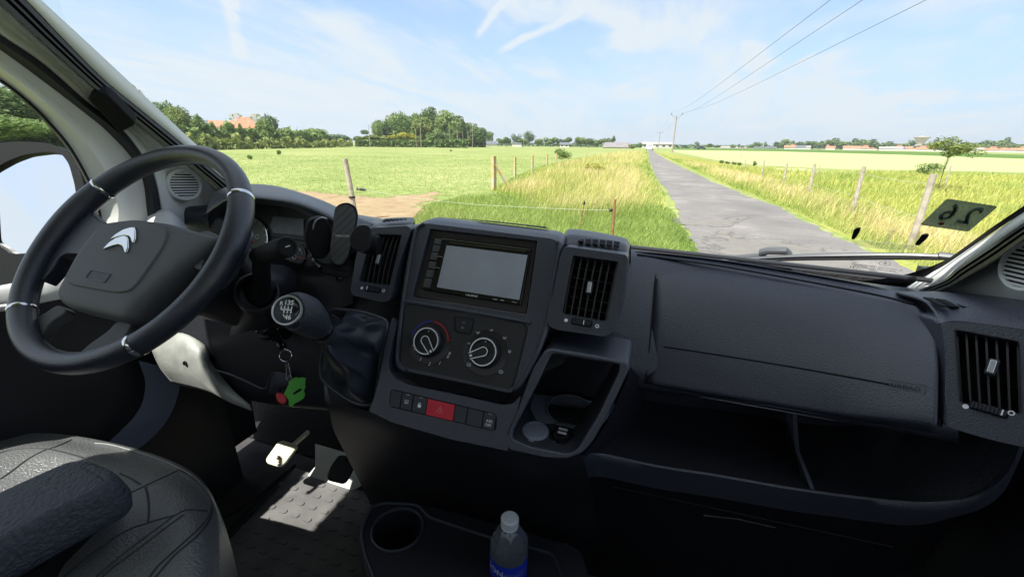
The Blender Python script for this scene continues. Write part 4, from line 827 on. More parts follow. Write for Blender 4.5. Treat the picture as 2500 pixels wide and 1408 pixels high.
# camera shaped black clip on the pillar
clip = [V(215, 236, X=-1.03), V(238, 213, X=-1.02), V(262, 224, X=-1.0), V(331, 296, X=-1.0), V(326, 304, X=-1.01), V(303, 314, X=-1.03), V(292, 308, X=-1.04)]
pn = nrm(np.cross(clip[2]-clip[0], clip[4]-clip[0])); pn = pn if pn[0] > 0 else -pn
cc = np.mean(clip, 0); clip2 = [q-pn*((q-cc)@pn) for q in clip]
o = prism(clip2 if np.dot(np.cross(clip2[1]-clip2[0], clip2[2]-clip2[1]), pn) > 0 else clip2[::-1], pn, .03, .012)
obj('blind_handle', o, m_blk, rail, bevel=.004, label='black catch block on the driver side blind rail')
# round speaker grilles
def grille(c, nvec, up, r, parent, tiltdeg=0):
    n = nrm(nvec); u = nrm(np.cross(up, n)); pl = Plane(c, u, np.cross(n, u)); g = bpy.data.objects.new('speaker_grille', None); COL.objects.link(g); g.parent = parent
    obj('rim', lathe(c, n, [(r*.98, -.001), (r*1.0, .002), (r*1.12, .0035), (r*1.22, .001), (r*1.24, -.003)], 40, cap=(False, False)), m_trim, body)
    k = 10; R = []
    for i in range(k):
        y = -r+2*r*(i+.5)/k; hw = math.sqrt(max(0, r*r-y*y)); R.append(box(pl.P(0, y, .001), (pl.u, pl.v, pl.n), (2*hw, r/k*1.0, .004)))
    bpy.data.objects.remove(g)
    obj('speaker_grille', R, m_trim, body, smooth=False)
    obj('speaker_cloth', plate(pl, arc(0, 0, r, 0, 352, 40), .002, -.001), m_blk, body)
sl_c = V(451, 452, X=-1.054); grille(sl_c, (1, -.25, .05), (0, .05, 1), .030, body)
# speaker panel surface lies between door seal and rail (the cover above); right side
sr_c = V(2510, 649, X=.497)
R_FO = [(2640, 436), (2500, 518), (2410, 578), (2318, 637), (2268, 666), (2175, 702)]
R_RO = [(2640, 455), (2500, 542), (2412, 602), (2337, 653), (2306, 680), (2240, 708)]
R_RI = [(2640, 492), (2500, 586), (2425, 638), (2362, 676), (2326, 697), (2290, 712)]
R_BT = [(2640, 765), (2560, 757), (2500, 750), (2430, 742), (2350, 735), (2290, 728)]
def colsr(cs): return cr(on_up(np.array([[V(c[i][0], c[i][1], X=c[i][2]) for c in cs] for i in range(len(cs[0]))]), 3.2), 6)
def cr_r(cs): return cr(np.array([[V(c[i][0], c[i][1], X=c[i][2]) for c in cs] for i in range(len(cs[0]))]), 6)
pr_ = bpy.data.objects.new('pillar_trim', None); COL.objects.link(pr_); pr_.parent = body; prop(pr_, 'light grey trim of the passenger side pillar')
obj('front_strip', grid(colsr([K(R_FO, .508), K(R_RO, .50)])), m_trim, pr_, solid=-.004)
obj('panel', grid(cr_r([K(R_RI, .497), [((a*.6+c*.4), (b*.6+d*.4), .507) for (a, b), (c, d) in zip(R_RI, R_BT)], K(R_BT, .515)])), m_trim, pr_, solid=-.004)
railr = bpy.data.objects.new('blind_rail', None); COL.objects.link(railr); railr.parent = body
obj('channel', grid(colsr([K(lerpc(R_RO, R_RI, t), -.545-X) for t, X in prof])), m_rail, railr, angle=25)
grille(sr_c, (-1, -.25, .05), (0, .05, 1), .030, body)
# blind bottom bar along the dash
P0, P1 = V(1500, 598, Y=.945), V(2322, 690, Y=.93); bar = P0+(P1-P0)*np.linspace(-.75, 1, 12)[:, None]
obj('blind_bar', tube(bar, .0045, 10), m_rail, body, label='thin black bar of the folded blind lying behind the dashboard')
obj('bracket', [box(V(2322, 689, Y=.92), EX, (.012, .03, .012)), tube([V(2245, 712, Y=.93), V(2262, 703, Y=.93), V(2280, 699, Y=.93), V(2312, 699, Y=.93)], .0045, 8)], m_trimd, body)
# --- shell: roof, walls, floor, bulkhead
def wall(pts, t=.02): return pts
obj('roof_lining', [box((XC, -.45, .60), EX, (2.0, 1.75, .03)), box((XC, .36, .54), EX, (1.75, .16, .10))], m_head, body, smooth=False)
obj('rear_partition', [box((XC, -1.32, -.45), EX, (2.1, .03, 1.3)), box((-1.2, -1.32, .4), EX, (.25, .03, .4)), box((.66, -1.32, .4), EX, (.25, .03, .4))], m_head, body, smooth=False)
obj('floor', box((XC, .0, -1.0), EX, (2.05, 2.7, .04)), m_carpet, body, smooth=False)
obj('bulkhead', [box((XC-.2, 1.02, -.72), (EX[0], nrm((0, .5, .85)), nrm((0, -.85, .5))), (1.9, .6, .02)), box((XC, 1.10, -.52), EX, (1.9, .03, .55))], mat('bulkhead_felt', (.014, .013, .016), .9, bump=.5, bscale=120), body, smooth=False)
# passenger side wall with its window opening (X=.62)
obj('passenger_door_panel', [box((.62, -.3, -.66), EX, (.05, 2.1, .72)), box((.565, .80, -.45), EX, (.06, .5, .5))], m_dash2, body, smooth=False)
obj('passenger_wall', [box((.60, -.92, .15), EX, (.05, .9, .95)), box((.60, .35, .52), EX, (.05, 1.7, .14)), box((.60, -1.3, .15), EX, (.04, .04, .9))], m_trimd, body, smooth=False)
# windscreen side lips above the pillars close the shell
obj('roof_side', [box((-1.12, -.35, .50), EX, (.06, 1.7, .16))], m_head, body, smooth=False)
# ------------------------------------------------------------------ driver's door
door = empty('driver_door', (-1.12, 0, -.9), 'driver door left of the wheel with grey window frame and black pocket', 'door')
obj('window_frame', grid(cols([K(SD, -1.062), K(lerpc(SD, WE, .35), -1.075), K(lerpc(SD, WE, .62), -1.068), K(WE, -1.09), K(WE, -1.12)]), flip=True), m_trim, door, angle=50)
obj('window_seal', grid(cols([K(WE, -1.092), K(WE2, -1.088), K(lerpc(WE, WE2, 1.6), -1.10)]), flip=True), m_seal, door)
obj('window', ([(-1.145, -.75, .50), (-1.145, .62, .50), (-1.145, .66, -.33), (-1.145, -.75, -.33)], [(0, 1, 2, 3)]), m_dglass, door, smooth=False)
sill = [[(-140, 690, -1.14), (0, 697, -1.14), (110, 676, -1.14), (215, 655, -1.14)], [(-140, 702, -1.12), (0, 706, -1.12), (110, 688, -1.12), (215, 668, -1.12)], [(-140, 732, -1.105), (0, 735, -1.105), (110, 715, -1.105), (230, 690, -1.105)],
        [(-140, 760, -1.10), (0, 758, -1.10), (110, 738, -1.10), (240, 712, -1.10)]]
obj('window_sill', grid(cr(np.array([[vx(*q) for q in r_] for r_ in sill]), 5)), m_trimd, door, solid=-.004)
obj('inner_panel', [grid(np.array([[vx(-200, 758, -1.10), vx(0, 757, -1.10), vx(120, 737, -1.10), vx(260, 705, -1.10)], [(-1.09, .1, -.6), (-1.09, .3, -.6), (-1.09, .5, -.6), (-1.09, .74, -.6)], [(-1.03, .1, -1), (-1.03, .3, -1), (-1.03, .5, -1), (-1.03, .72, -1)]])),
                    box((-1.12, -.35, -.66), EX, (.05, 1.5, .68)), box((-1.14, .60, -.62), EX, (.05, .5, .62)), box((-1.14, -.98, .1), EX, (.05, .75, .9))], m_dash2, door, smooth=False)
hp = [V(-60, 755, X=-1.045), V(0, 752, X=-1.04), V(45, 748, X=-1.04), V(70, 758, X=-1.045)]
obj('door_handle', tube(cr(hp, 5), .006, 10), m_trim, door, label='pale grip edge at the top of the door')
# door mirror
mir = bpy.data.objects.new('door_mirror', None); COL.objects.link(mir); mir.parent = door
mc = V(95, 500, X=-1.40); mn = nrm(nrm((-.62, -1, .42))-nrm(mc)); mu = np.cross((0, 0, 1), mn); PM = Plane(mc, mu, np.cross(mn, mu))
hous = [(-110, 372), (-40, 352), (40, 345), (120, 349), (165, 368), (192, 405), (210, 470), (222, 560), (220, 640), (205, 690), (150, 705), (20, 705), (-60, 680), (-110, 600)]
glas = [(-30, 420), (20, 392), (60, 377), (115, 370), (150, 375), (168, 400), (182, 450), (192, 520), (196, 590), (190, 607), (90, 617), (25, 620), (5, 603), (-20, 590)]
ho = rpoly(ppix(PM, hous), .02, 5); gl = rpoly(ppix(PM, glas), .012, 4)
obj('mirror_housing', ringb(PM, ho, gl, 0., .012, [-PM.n*.03, -PM.n*.10]), mat('mirror_shell', (.010, .011, .013), .6, spec=.15), door, angle=60)
obj('mirror_glass', plate(PM, gl*1.0, .002, -.010), mat('mirror', (.92, .93, .95), .02, metal=1), door, smooth=False)
bpy.data.objects.remove(mir)
# ================================================================== DASHBOARD
TI = math.radians(31)
PC = Plane((XC, .6436, -.2082), (1, 0, 0), (0, math.sin(TI), math.cos(TI)))    # face of the centre stack
dash = empty('dashboard', (XC, .8, -.6), 'dark grey van dashboard, tinted blue for the sky sheen, reaching across under the windscreen', 'dashboard')
def part(name, label=None, parent=None):
    o = bpy.data.objects.new(name, None); COL.objects.link(o); o.parent = parent or dash
    if label: o['label'] = label
    return o
# ---- centre stack console: hollow face with the radio opening
con_o = [(1042, 545), (1353, 583), (1372, 600), (1344, 793), (1312, 880), (1276, 942), (1249, 960), (1100, 928), (972, 902), (964, 885), (966, 868), (974, 783), (1006, 570), (1018, 548)]
con_i = [(1049.6, 558), (1312, 588), (1286, 768), (1006, 724)]
oo = rpoly(ppix(PC, con_o, .004), .010, 5); ii = rpoly(ppix(PC, con_i, .004), .002, 2)
console = obj('centre_console', ringb(PC, oo, ii, .004, .018, [(0, .018, .0035), (0, .05, .004), (0, .085, -.012), (0, .10, -.05)]), m_dash, dash, bevel=.003, angle=30)
# flank ridges left and right of the face
for pts in ([(1036, 546), (1020, 556), (1010, 580), (990, 690), (978, 783), (970, 868), (977, 893), (990, 905)], [(1362, 590), (1366, 604), (1352, 690), (1336, 790), (1306, 878), (1268, 940), (1250, 950)]):
    P = cr(np.array([PC.hit(x, y, .004) for x, y in pts]), 4); obj('ridge', tube(P, .0045, 8, flat=.8), m_dash, dash, label='raised edge of the centre console')
obj('ridge', tube(cr(np.array([PC.hit(x, y, .004) for x, y in [(986, 734), (1100, 752), (1200, 769), (1296, 787)]]), 3), .0042, 8, flat=.6), m_dash, dash, label='raised bar between radio and heater panel')
# ---- car stereo
st = part('car_stereo', 'double height touchscreen radio with a reflection painted grey on its screen and black gloss bezel')
bez_o = [(1051, 561), (1311, 590), (1284, 766), (1007, 722)]; bez_i = [(1061, 577), (1298, 605), (1272, 746), (1030, 707)]
m_bez = mat('bezel_brown', (.040, .034, .034), .42, bump=.3, bscale=1500)
obj('bezel', ring(PC, rpoly(ppix(PC, bez_o, -.006), .003), rpoly(ppix(PC, bez_i, -.006), .002), -.006, .006, .004), m_bez, st, bevel=.0008, angle=30)
unit = [(1062, 578), (1297, 606), (1271, 745), (1031, 706)]
obj('fascia', plate(PC, rpoly(ppix(PC, unit), .002), .012, .001), m_gloss, st, bevel=.001)
scr = [(1090.5, 598.8), (1288, 622.7), (1267.7, 731.8), (1066.6, 701)]
m_scr_refl = mat('screen', (.36, .38, .44), .22, spec=.8, coat=.7, var=.12, vscale=9)  # grey base paints in the bright reflection on the screen
obj('screen', plate(PC, ppix(PC, scr, .0015), .001, .0016), m_scr_refl, st, smooth=False)
obj('disc_slot', [plate(PC, ppix(PC, [(1080, 584.5), (1294, 610.5), (1293.4, 614), (1079.4, 588.5)], .001), .001, .0018)], m_blk, st, smooth=False)
obj('slot_trim', [tube(np.array([PC.hit(x, y, .0018) for x, y in [(1079, 583), (1120, 588), (1294, 609.5)]]), .00055, 6), tube(np.array([PC.hit(x, y, .0018) for x, y in [(1098, 591), (1135, 596), (1284, 613)]]), .0004, 6)], m_chrome, st)
lt = (1067, 580); lb = (1036, 705)
bt = [(0.02, .13), (.15, .27), (.29, .43), (.47, .60), (.63, .77), (.80, .97)]
for i, (a, b) in enumerate(bt):
    def q(t, w_): return (lt[0]+(lb[0]-lt[0])*t+w_, lt[1]+(lb[1]-lt[1])*t+w_*.13)
    obj('button', plate(PC, ppix(PC, [q(a, -4), q(a, 13), q(b, 13), q(b, -4)], .001), .002, .0026), mat('button_grey', (.07, .07, .075), .35) if i == 0 else bpy.data.materials['button_grey'], st, smooth=False, bevel=.0005)
for (x, y) in ((1067, 628), (1060, 655)): obj('metal_tab', tube(np.array([PC.hit(x-2, y, .003), PC.hit(x+8, y-2, .004), PC.hit(x+14, y+1, .003)]), .0010, 6), m_chrome, st)
def T(s, px, py, hpx, pl=PC, off=.002, rot=0., sx=1., **k):
    c = pl.uv(px, py, off); sc = np.linalg.norm(pl.hit(px, py, off)-pl.hit(px, py+1, off)); return text(s, pl, c[0], c[1], hpx*sc, off, rot=rot, sx=sx, **k)
obj('lettering', [T('/\\ALPINE', 1151, 721.5, 4.6, off=.0014, sx=1.25), T('DAB+', 1209, 730.5, 3.2, off=.0014), T('HDMI', 1226, 733, 2.6, off=.0014), T('INE-W611', 1256, 737.5, 2.2, off=.0014)], m_print, st, smooth=False)
obj('lettering', [T('o', 1062, 621, 4, off=.0029), T('=', 1055, 640, 4, off=.0029), T('c', 1050, 662, 4, off=.0029), T('+', 1046, 680, 4, off=.0029), T('-', 1042, 698, 4, off=.0029), T('>', 1068, 588, 3, off=.0029), T('^', 1065, 602, 3, off=.0029)], m_dim, st, smooth=False)
# ---- heater panel
hp_ = part('heater_panel', 'black heater control panel with two round knobs and snowflake button')
pan = [(990, 744), (1288, 793), (1248, 944), (1240, 949), (984, 895), (978, 885)]
obj('panel', ringb(PC, rpoly(ppix(PC, pan, .0045), [.003, .003, .014, .014, .014, .014], 5), rpoly(ppix(PC, [(1180, 770), (1182, 770), (1182, 771), (1180, 771)], .0045), .0), .0052, .001, [(0, .002, -.001)]), mat('panel_black', (.020, .020, .024), .5, bump=.4, bscale=1500), hp_, bevel=.0006, angle=30)
obj('seam', tube(np.array([PC.P(a, b, .0045) for a, b in rpoly(ppix(PC, [(987, 741), (1291, 791), (1251, 950), (975, 892)], .0045), .014, 6)]), .0008, 5, closed=True), m_blk, hp_)
def circ_pts(pl, cx, cy, r, a0, a1, off, n=30): return [(cx+r*math.cos(math.radians(a)), cy+r*math.sin(math.radians(a))) for a in np.linspace(a0, a1, n)]
k1, k2 = PC.uv(1051.5, 835), PC.uv(1187.5, 861)
m_dial = mat('dial_black', (.018, .018, .022), .3); m_dial2 = mat('dial_grey', (.05, .048, .05), .45)
m_blue = mat('cold_blue', (.03, .03, .35), .4); m_red = mat('hot_red', (.35, .02, .03), .4)
def knob(c, ang, name='heater_knob', lab=None):
    kb = bpy.data.objects.new(name, None); 
    R = .0232
    parts_b = [lathe(PC.P(c[0], c[1], .004), PC.n, [(R*1.62, 0), (R*1.62, .0015), (R*1.55, .002), (R*1.12, .002)], 48, cap=(False, False)),
               lathe(PC.P(c[0], c[1], .004), PC.n, [(R*1.12, .001), (R*1.1, .010), (R*1.0, .014), (R*.98, .0145), (R*.78, .0145), (R*.74, .0120), (R*.02, .0120)], 48, cap=(False, False))]
    k_ = obj(name, parts_b, m_dial, hp_, angle=28, label=lab)
    a = math.radians(ang); d = np.array([math.cos(a), math.sin(a)]); p = np.array([-d[1], d[0]])
    tear = [c+d*R*.98+p*R*.20, c-d*R*.05+p*R*.30]+[c-d*R*.05+np.array([math.cos(t), math.sin(t)])*R*.30 for t in np.linspace(a+math.pi/2, a+3*math.pi/2, 12)]+[c-d*R*.05-p*R*.30, c+d*R*.98-p*R*.20]
    obj('pointer', plate(PC, tear, .008, .0205), m_dial, k_, bevel=.0012)
    gap = 16; ringp = arc(c[0], c[1], R*.92, ang+gap, ang+360-gap, 48)
    obj('marking', [stroke(PC, ringp, .0018, .0187+.0002), stroke(PC, tear, .0014, .0209), disc(PC, *(c-d*R*-.0+np.array([0, 1])*R*.72), .0010, .0004, .0170), plate(PC, [c+d*R*.96+p*R*.07, c+d*R*.78+p*R*.07, c+d*R*.78-p*R*.07, c+d*R*.96-p*R*.07], .0004, .0210)], m_print, k_, smooth=False)
    return k_
u1 = PC.uv(1068, 868); a1_ = math.degrees(math.atan2(u1[1]-k1[1], u1[0]-k1[0])); u2_ = PC.uv(1150, 873); a2_ = math.degrees(math.atan2(u2_[1]-k2[1], u2_[0]-k2[0]))
knob(k1, a1_, lab='left heater knob with pointer turned down to fan speed'); knob(k2, a2_, lab='right heater knob with pointer turned down left')
rr0 = .0232
obj('temperature_scale', [stroke(PC, arc(k1[0], k1[1], rr0*1.48, 95, 168, 24), .0022, .0064)], m_blue, hp_, smooth=False); obj('temperature_scale', [stroke(PC, arc(k1[0], k1[1], rr0*1.48, 12, 90, 24), .0028, .0064)], m_red, hp_, smooth=False)
obj('temperature_ring', [stroke(PC, arc(*PC.uv(1013, 813), .0013, 0, 345, 14), .0006, .0066, True)], m_blue, hp_, smooth=False); obj('temperature_ring', [stroke(PC, arc(*PC.uv(1107, 831), .0013, 0, 345, 14), .0006, .0066, True)], m_red, hp_, smooth=False)
obj('fan_scale', [stroke(PC, arc(k1[0], k1[1], rr0*1.38, 205, 330, 30), .0085, .0062)], m_dial2, hp_, smooth=False); obj('fan_scale', [stroke(PC, arc(k2[0], k2[1], rr0*1.38, 215, 325, 30), .0085, .0062)], m_dial2, hp_, smooth=False)
ik = []
for s, x, y in (('4', 1011, 852), ('3', 1026, 876), ('2', 1048, 888), ('1', 1073, 886), ('0', 1093, 870.5)): ik.append(T(s, x, y, 8, off=.0068, shear=.2))
def icon(x, y, kind, pl=PC, off=.0068, s=.0024):
    c = pl.uv(x, y, off); o = []; L_ = lambda pts, w_=.0006, cl=False: o.append(stroke(pl, [c+np.array(p)*s for p in pts], w_, off, cl))
    if kind == 'screen': L_([(-1, .5), (0, .9), (1, .5), (.6, -.5), (0, -.3), (-.6, -.5)], .0006, True); [L_([(q, -.9), (q, .3)], .0004) for q in (-.5, 0, .5)]
    if kind == 'man': L_([(-1.2, .6), (-.3, .1), (.4, .3), (1.2, .9)]); L_([(-.3, .1), (-.2, -.7), (.5, -.8)]); L_([(.9, -.2), (1.4, .2)])
    if kind == 'man2': L_([(-1, .4), (-.1, -.3), (.9, .9)]); L_([(.1, -.3), (1.2, .2)])
    if kind == 'car': L_([(-1.3, 0), (-1, .8), (.3, .9), (1.2, .4), (1.3, -.5), (.2, -.9), (-1.1, -.7)], .0007, True); L_([(-.4, .1), (.5, .1), (.2, -.3)])
    if kind == 'fan': L_([(-.8, -.8), (.8, .8)]); L_([(-.8, .8), (.8, -.8)]); L_([(0, -1), (0, 1)])
    if kind == 'snow': [L_([(-math.cos(t), -math.sin(t)), (math.cos(t), math.sin(t))], .0005) for t in (0, 1.05, 2.1)]
    return o
for x, y, k in ((1010, 843.5, 'screen'), (1098, 862, 'fan'), (1166, 812, 'man'), (1199, 806, 'man2'), (1231, 825, 'man'), (1144, 838, 'man2'), (1244, 858, 'screen'), (1145, 890, 'car'), (1223, 907, 'car')): ik += icon(x, y, k)
obj('symbols', ik, m_print, hp_, smooth=False)
b_ = [(1113, 775), (1153.5, 780), (1148, 808), (1143, 812), (1119, 808), (1113, 803)]
sb = obj('snowflake_button', plate(PC, rpoly(ppix(PC, b_, .006), .002), .004, .0066), m_dash2, hp_, bevel=.0006); obj('symbols', icon(1129, 799.5, 'snow', off=.0070), m_dim, sb, smooth=False); obj('lettering', T('A/C', 1132, 787, 3.4, off=.0070), m_dim, sb, smooth=False)
obj('seam', tube(np.array([PC.P(a, b, .0055) for a, b in rpoly(ppix(PC, [(1110, 773), (1157, 779), (1150, 812), (1143, 815), (1118, 811), (1110, 805)], .006), .002)]), .0007, 5, closed=True), m_blk, hp_)
# ---- air vents
def vent(pl, outer, grille_px, knob_px, wheel, dots, name, lab, off=.0, nsl=6, backs=None, mark=.7, osm=.012, depth=.03, hbars=0, hollow=True):
    v = part('air_vent', lab)
    go = rpoly(ppix(pl, grille_px, off), .002, 2); oo_ = rpoly(ppix(pl, outer, off), osm, 5)
    obj('surround', ringb(pl, oo_, go, off, depth, backs), m_dash, v, bevel=.003, angle=30)
    obj('cavity', plate(pl, go, .001, off-depth+.001), m_blk, v, smooth=False)
    q = np.array([pl.uv(*p, off) for p in grille_px]); TL, TR, BR, BL = q; S = []
    obj('grille_rim', tube(np.array([pl.P(a, b, off-.001) for a, b in resamp(go, 60)]), .0014, 6, closed=True, flat=.7), m_dash2, v)
    for i in range(nsl+1):
        t = (i+.0)/nsl; t = .03+.94*t; a, b = TL*(1-t)+TR*t, BL*(1-t)+BR*t
        R = [pl.P(*(a*(1-s)+b*s), off-.0045-.004*abs(2*s-1)**2) for s in np.linspace(.01, .99, 9)]
        W_ = [(pl.u*.0011, 0), (pl.u*.0007, -.012)]
        A = [[r-pl.u*.0010 for r in R], [r+pl.u*.0010 for r in R], [r+pl.u*.0004-pl.n*.014 for r in R], [r-pl.u*.0016-pl.n*.014 for r in R]]
        S.append(grid(np.array(A), close_v=True, flip=True))
    for j in range(hbars):
        s = (j+1)/(hbars+1); a, b = TL*(1-s)+BL*s, TR*(1-s)+BR*s; c = (a+b)/2; S.append(box(pl.P(c[0], c[1], off-.020), (nrm(pl.P(*b)-pl.P(*a)), pl.n, pl.v), (np.linalg.norm(b-a)*.98, .010, .0012)))
    obj('slats', S, mat_slat, v, smooth=False)
    kc = pl.uv(*knob_px, off); kw = .0038
    obj('slider', plate(pl, rr(kc[0]-kw*1.25, kc[1]-.0105, kc[0]+kw*1.25, kc[1]+.0105, .002), .010, off+.0015), m_dash2, v, bevel=.001)
    obj('slider_insert', plate(pl, rr(kc[0]-kw*.8, kc[1]-.0085, kc[0]+kw*.75, kc[1]+.0085, .0015), .003, off+.003), m_silver, v, bevel=.0008)
    wc = pl.uv(*wheel, off); ww, wh = .0145, .0048
    obj('wheel_slot', plate(pl, rr(wc[0]-ww*1.12, wc[1]-wh*1.15, wc[0]+ww*1.12, wc[1]+wh*1.15, .003), .001, off+.0004), m_blk, v, smooth=False)
    th = [box(pl.P(wc[0]-ww+2*ww*(k+.5)/9, wc[1], off+.0006+.0030*(1-((k-4)/4.8)**2)), (pl.u, pl.v, pl.n), (2*ww/9*.82, wh*1.55, .003)) for k in range(9)]
    obj('thumbwheel', th, m_dash2, v, smooth=False, bevel=.0004)
    obj('marking', [plate(pl, rr(wc[0]-ww+2*ww*mark, wc[1]-wh*.7, wc[0]-ww+2*ww*mark+.0013, wc[1]+wh*.7, .0002, 1), .001, off+.0052), disc(pl, *pl.uv(*dots[0], off), .0028, .001, off+.0006), stroke(pl, arc(*pl.uv(*dots[1], off), .0023, 0, 345, 20), .0012, off+.0008, True)], m_print, v, smooth=False)
    return v
mat_slat = mat('slat_black', (.030, .029, .032), .45)
BK = [(0, .012, .003), (0, .04, -.004), (0, .07, -.02)]
BKs = [(0, .02, -.001), (0, .05, -.006), (0, .09, -.02)]
vl_o = [(905, 556), (995, 551), (1004, 560), (975, 640), (952, 733), (935, 738), (862, 721), (856, 710), (866, 640), (884, 566)]
vent(PC, vl_o, [(908, 571), (981, 573), (951, 697), (876, 687)], (924, 633), (910.5, 706), [(883.6, 703), (937, 709.6)], 'air_vent', 'air vent left of the radio, partly behind the phone holder', off=.010, backs=BKs, mark=.15)
vr_o = [(1386, 602), (1528, 622), (1533, 630), (1520, 744), (1502, 806), (1479, 822), (1355, 804), (1336, 792), (1340, 760), (1368, 625), (1375, 606)]
vent(PC, vr_o, [(1398, 623), (1510, 638), (1480, 785), (1372, 765)], (1439, 702), (1420, 787), [(1382, 781.5), (1458, 796)], 'air_vent', 'air vent right of the radio with silver slider', off=.010, backs=BKs, mark=.6, hbars=5)
# pod tops
obj('vent_hood', patch([[(1374, 607, .705), (1384, 598, .700), (1450, 608, .698), (1518, 618, .696), (1532, 632, .70)], [(1373, 596, .715), (1388, 586, .710), (1450, 594, .708), (1522, 606, .708), (1535, 620, .712)],
                        [(1376, 580, .74), (1392, 569, .735), (1455, 577, .735), (1522, 590, .735), (1537, 605, .74)], [(1378, 574, .80), (1395, 564, .80), (1460, 572, .80), (1525, 586, .80), (1540, 600, .80)], [(1380, 640, .86), (1400, 640, .86), (1460, 650, .86), (1525, 660, .86), (1540, 665, .86)]], 5, 5, flip=True), m_dash, dash, label='rounded hood over the vent right of the radio')
obj('vent_hood', patch([[(890, 572, .705), (905, 560, .700), (950, 562, .700), (992, 562, .700), (1004, 566, .705)], [(888, 562, .715), (908, 551, .710), (955, 550, .71), (998, 551, .71), (1007, 556, .715)],
                        [(890, 556, .74), (915, 544, .735), (958, 539, .735), (1002, 539, .735), (1010, 543, .74)], [(892, 552, .80), (920, 541, .80), (960, 536, .80), (1004, 535, .80), (1012, 538, .80)], [(890, 600, .86), (920, 600, .86), (960, 600, .86), (1004, 600, .86), (1014, 600, .86)]], 5, 5, flip=True), m_dash, dash, label='rounded hood over the vent left of the radio')
def slots(quads, Y, m=m_blk, lift=.0015):
    R = []
    for q in quads:
        P = np.array([V(x, y, Y=Y+dy) for x, y, dy in q]); n = nrm(np.cross(P[1]-P[0], P[2]-P[0])); n = n if n[1] < 0 or n[2] > .5 else -n
        if n[2] < 0: n = -n
        P = P+n*lift; a = np.cross(P[1]-P[0], P[2]-P[0]); P = P if a@n > 0 else P[::-1]; R.append(prism(P, n, .002))
    return R
def c7b(x, y, dy): return (1300+x/3.912, 540+y/3.912, dy)
q7 = []
for x0, x1, t0, t1 in ((440, 492, 196, 186), (508, 560, 186, 186), (575, 628, 187, 190), (643, 698, 190, 196), (708, 764, 196, 203), (778, 832, 204, 212)):
    q7.append([c7b(x0, t0, .018), c7b(x1, t1, .018), c7b(x1-6, t1+ (22 if x0 < 450 else 48), 0), c7b(x0-4, t0+(8 if x0 < 450 else 44), 0)])
obj('demist_slots', slots(q7, .694, lift=.003), m_blk, dash, smooth=False, label='row of small slots on top of the right centre vent')
def c5(x, y, dy): return (840+x/2.934, 500+y/2.934, dy)
q5 = [[c5(275+k*30, 127-k*3.2, .0), c5(298+k*30, 129-k*3, .0), c5(318+k*26, 110, .02), c5(300+k*25, 110, .02)] for k in range(6)]
obj('demist_slots', slots(q5, .700, lift=.003), m_blk, dash, smooth=False, label='row of small slots on top of the left centre vent')
obj('top_slot', slots([[(1102, 531.5, 0), (1200, 539, 0), (1331, 553, 0), (1342, 558, -.02), (1260, 548, -.02), (1180, 539.5, -.02)]], .748, lift=.003), m_blk, dash, smooth=False, label='long black demister slot on top of the centre console')
# ---- main dash body behind everything
def SY(pts):                                             # quadratic depth fit through control points
    A = np.array([[1, x/1000, y/1000, x*y/1e6, (x/1000)**2, (y/1000)**2] for x, y, _ in pts]); c = np.linalg.lstsq(A, np.array([p[2] for p in pts]), rcond=None)[0]
    return lambda x, y: float(np.array([1, x/1000, y/1000, x*y/1e6, (x/1000)**2, (y/1000)**2])@c)
lid = [[(1605, 637, .870), (1750, 660, .852), (1900, 685, .832), (2050, 712, .805), (2180, 735, .775), (2237, 747, .755)],
       [(1602, 655, .848), (1752, 680, .830), (1905, 706, .810), (2058, 735, .784), (2200, 760, .752), (2268, 779, .728)],
       [(1598, 690, .815), (1752, 718, .798), (1908, 746, .778), (2064, 777, .752), (2212, 802, .716), (2284, 814, .690)],
       [(1593, 760, .768), (1748, 790, .754), (1908, 820, .735), (2066, 848, .709), (2216, 868, .672), (2289, 878, .648)],
       [(1584, 850, .722), (1742, 880, .708), (1904, 908, .690), (2064, 934, .666), (2214, 952, .632), (2287, 961, .612)],
       [(1576, 925, .694), (1738, 953, .680), (1900, 979, .662), (2060, 1004, .640), (2212, 1020, .606), (2285, 1030, .588)],
       [(1575, 938, .700), (1738, 966, .686), (1900, 992, .668), (2060, 1020, .645), (2212, 1044, .611), (2282, 1056, .592)]]
gb = obj('glovebox_lid', patch(lid, 6, 6), m_dash, dash, solid=-.006, label='big padded airbag lid with faint lettering')
Yl = SY([p for r_ in lid[1:] for p in r_])
from mathutils.bvhtree import BVHTree
_lv, _lf = patch(lid, 6, 6); BL = BVHTree.FromPolygons([tuple(q) for q in _lv], [tuple(q) for q in _lf])
def on_lid(px, py, lift=-.0015):
    d = nrm(rv(px, py)); h = BL.ray_cast(Vector((0, 0, 0)), Vector(d)); return np.array(h[0])+d*lift if h[0] is not None else V(px, py, Y=Yl(px, py)+lift)
obj('seam', tube(np.array([on_lid(1620+550*t, 845.5+92*t-3*math.sin(math.pi*t), -.0005) for t in np.linspace(0, 1, 24)]), .0011, 6), m_blk, gb)
lab_ = on_lid(2208, 945); up_ = nrm(on_lid(2208, 935)-on_lid(2208, 955)); ri_ = nrm(on_lid(2240, 950)-on_lid(2180, 940)); PLb = Plane(lab_, ri_, up_)
obj('lettering', [text('AIRBAG', PLb, .0, .0, .0055, .001, sx=1.2), stroke(PLb, [(-.019, .0065), (.021, .0065), (.021, -.0065)], .0006, .001), stroke(PLb, [(-.015, -.0068), (-.003, -.0068)], .0005, .001)], m_blk, gb, smooth=False)
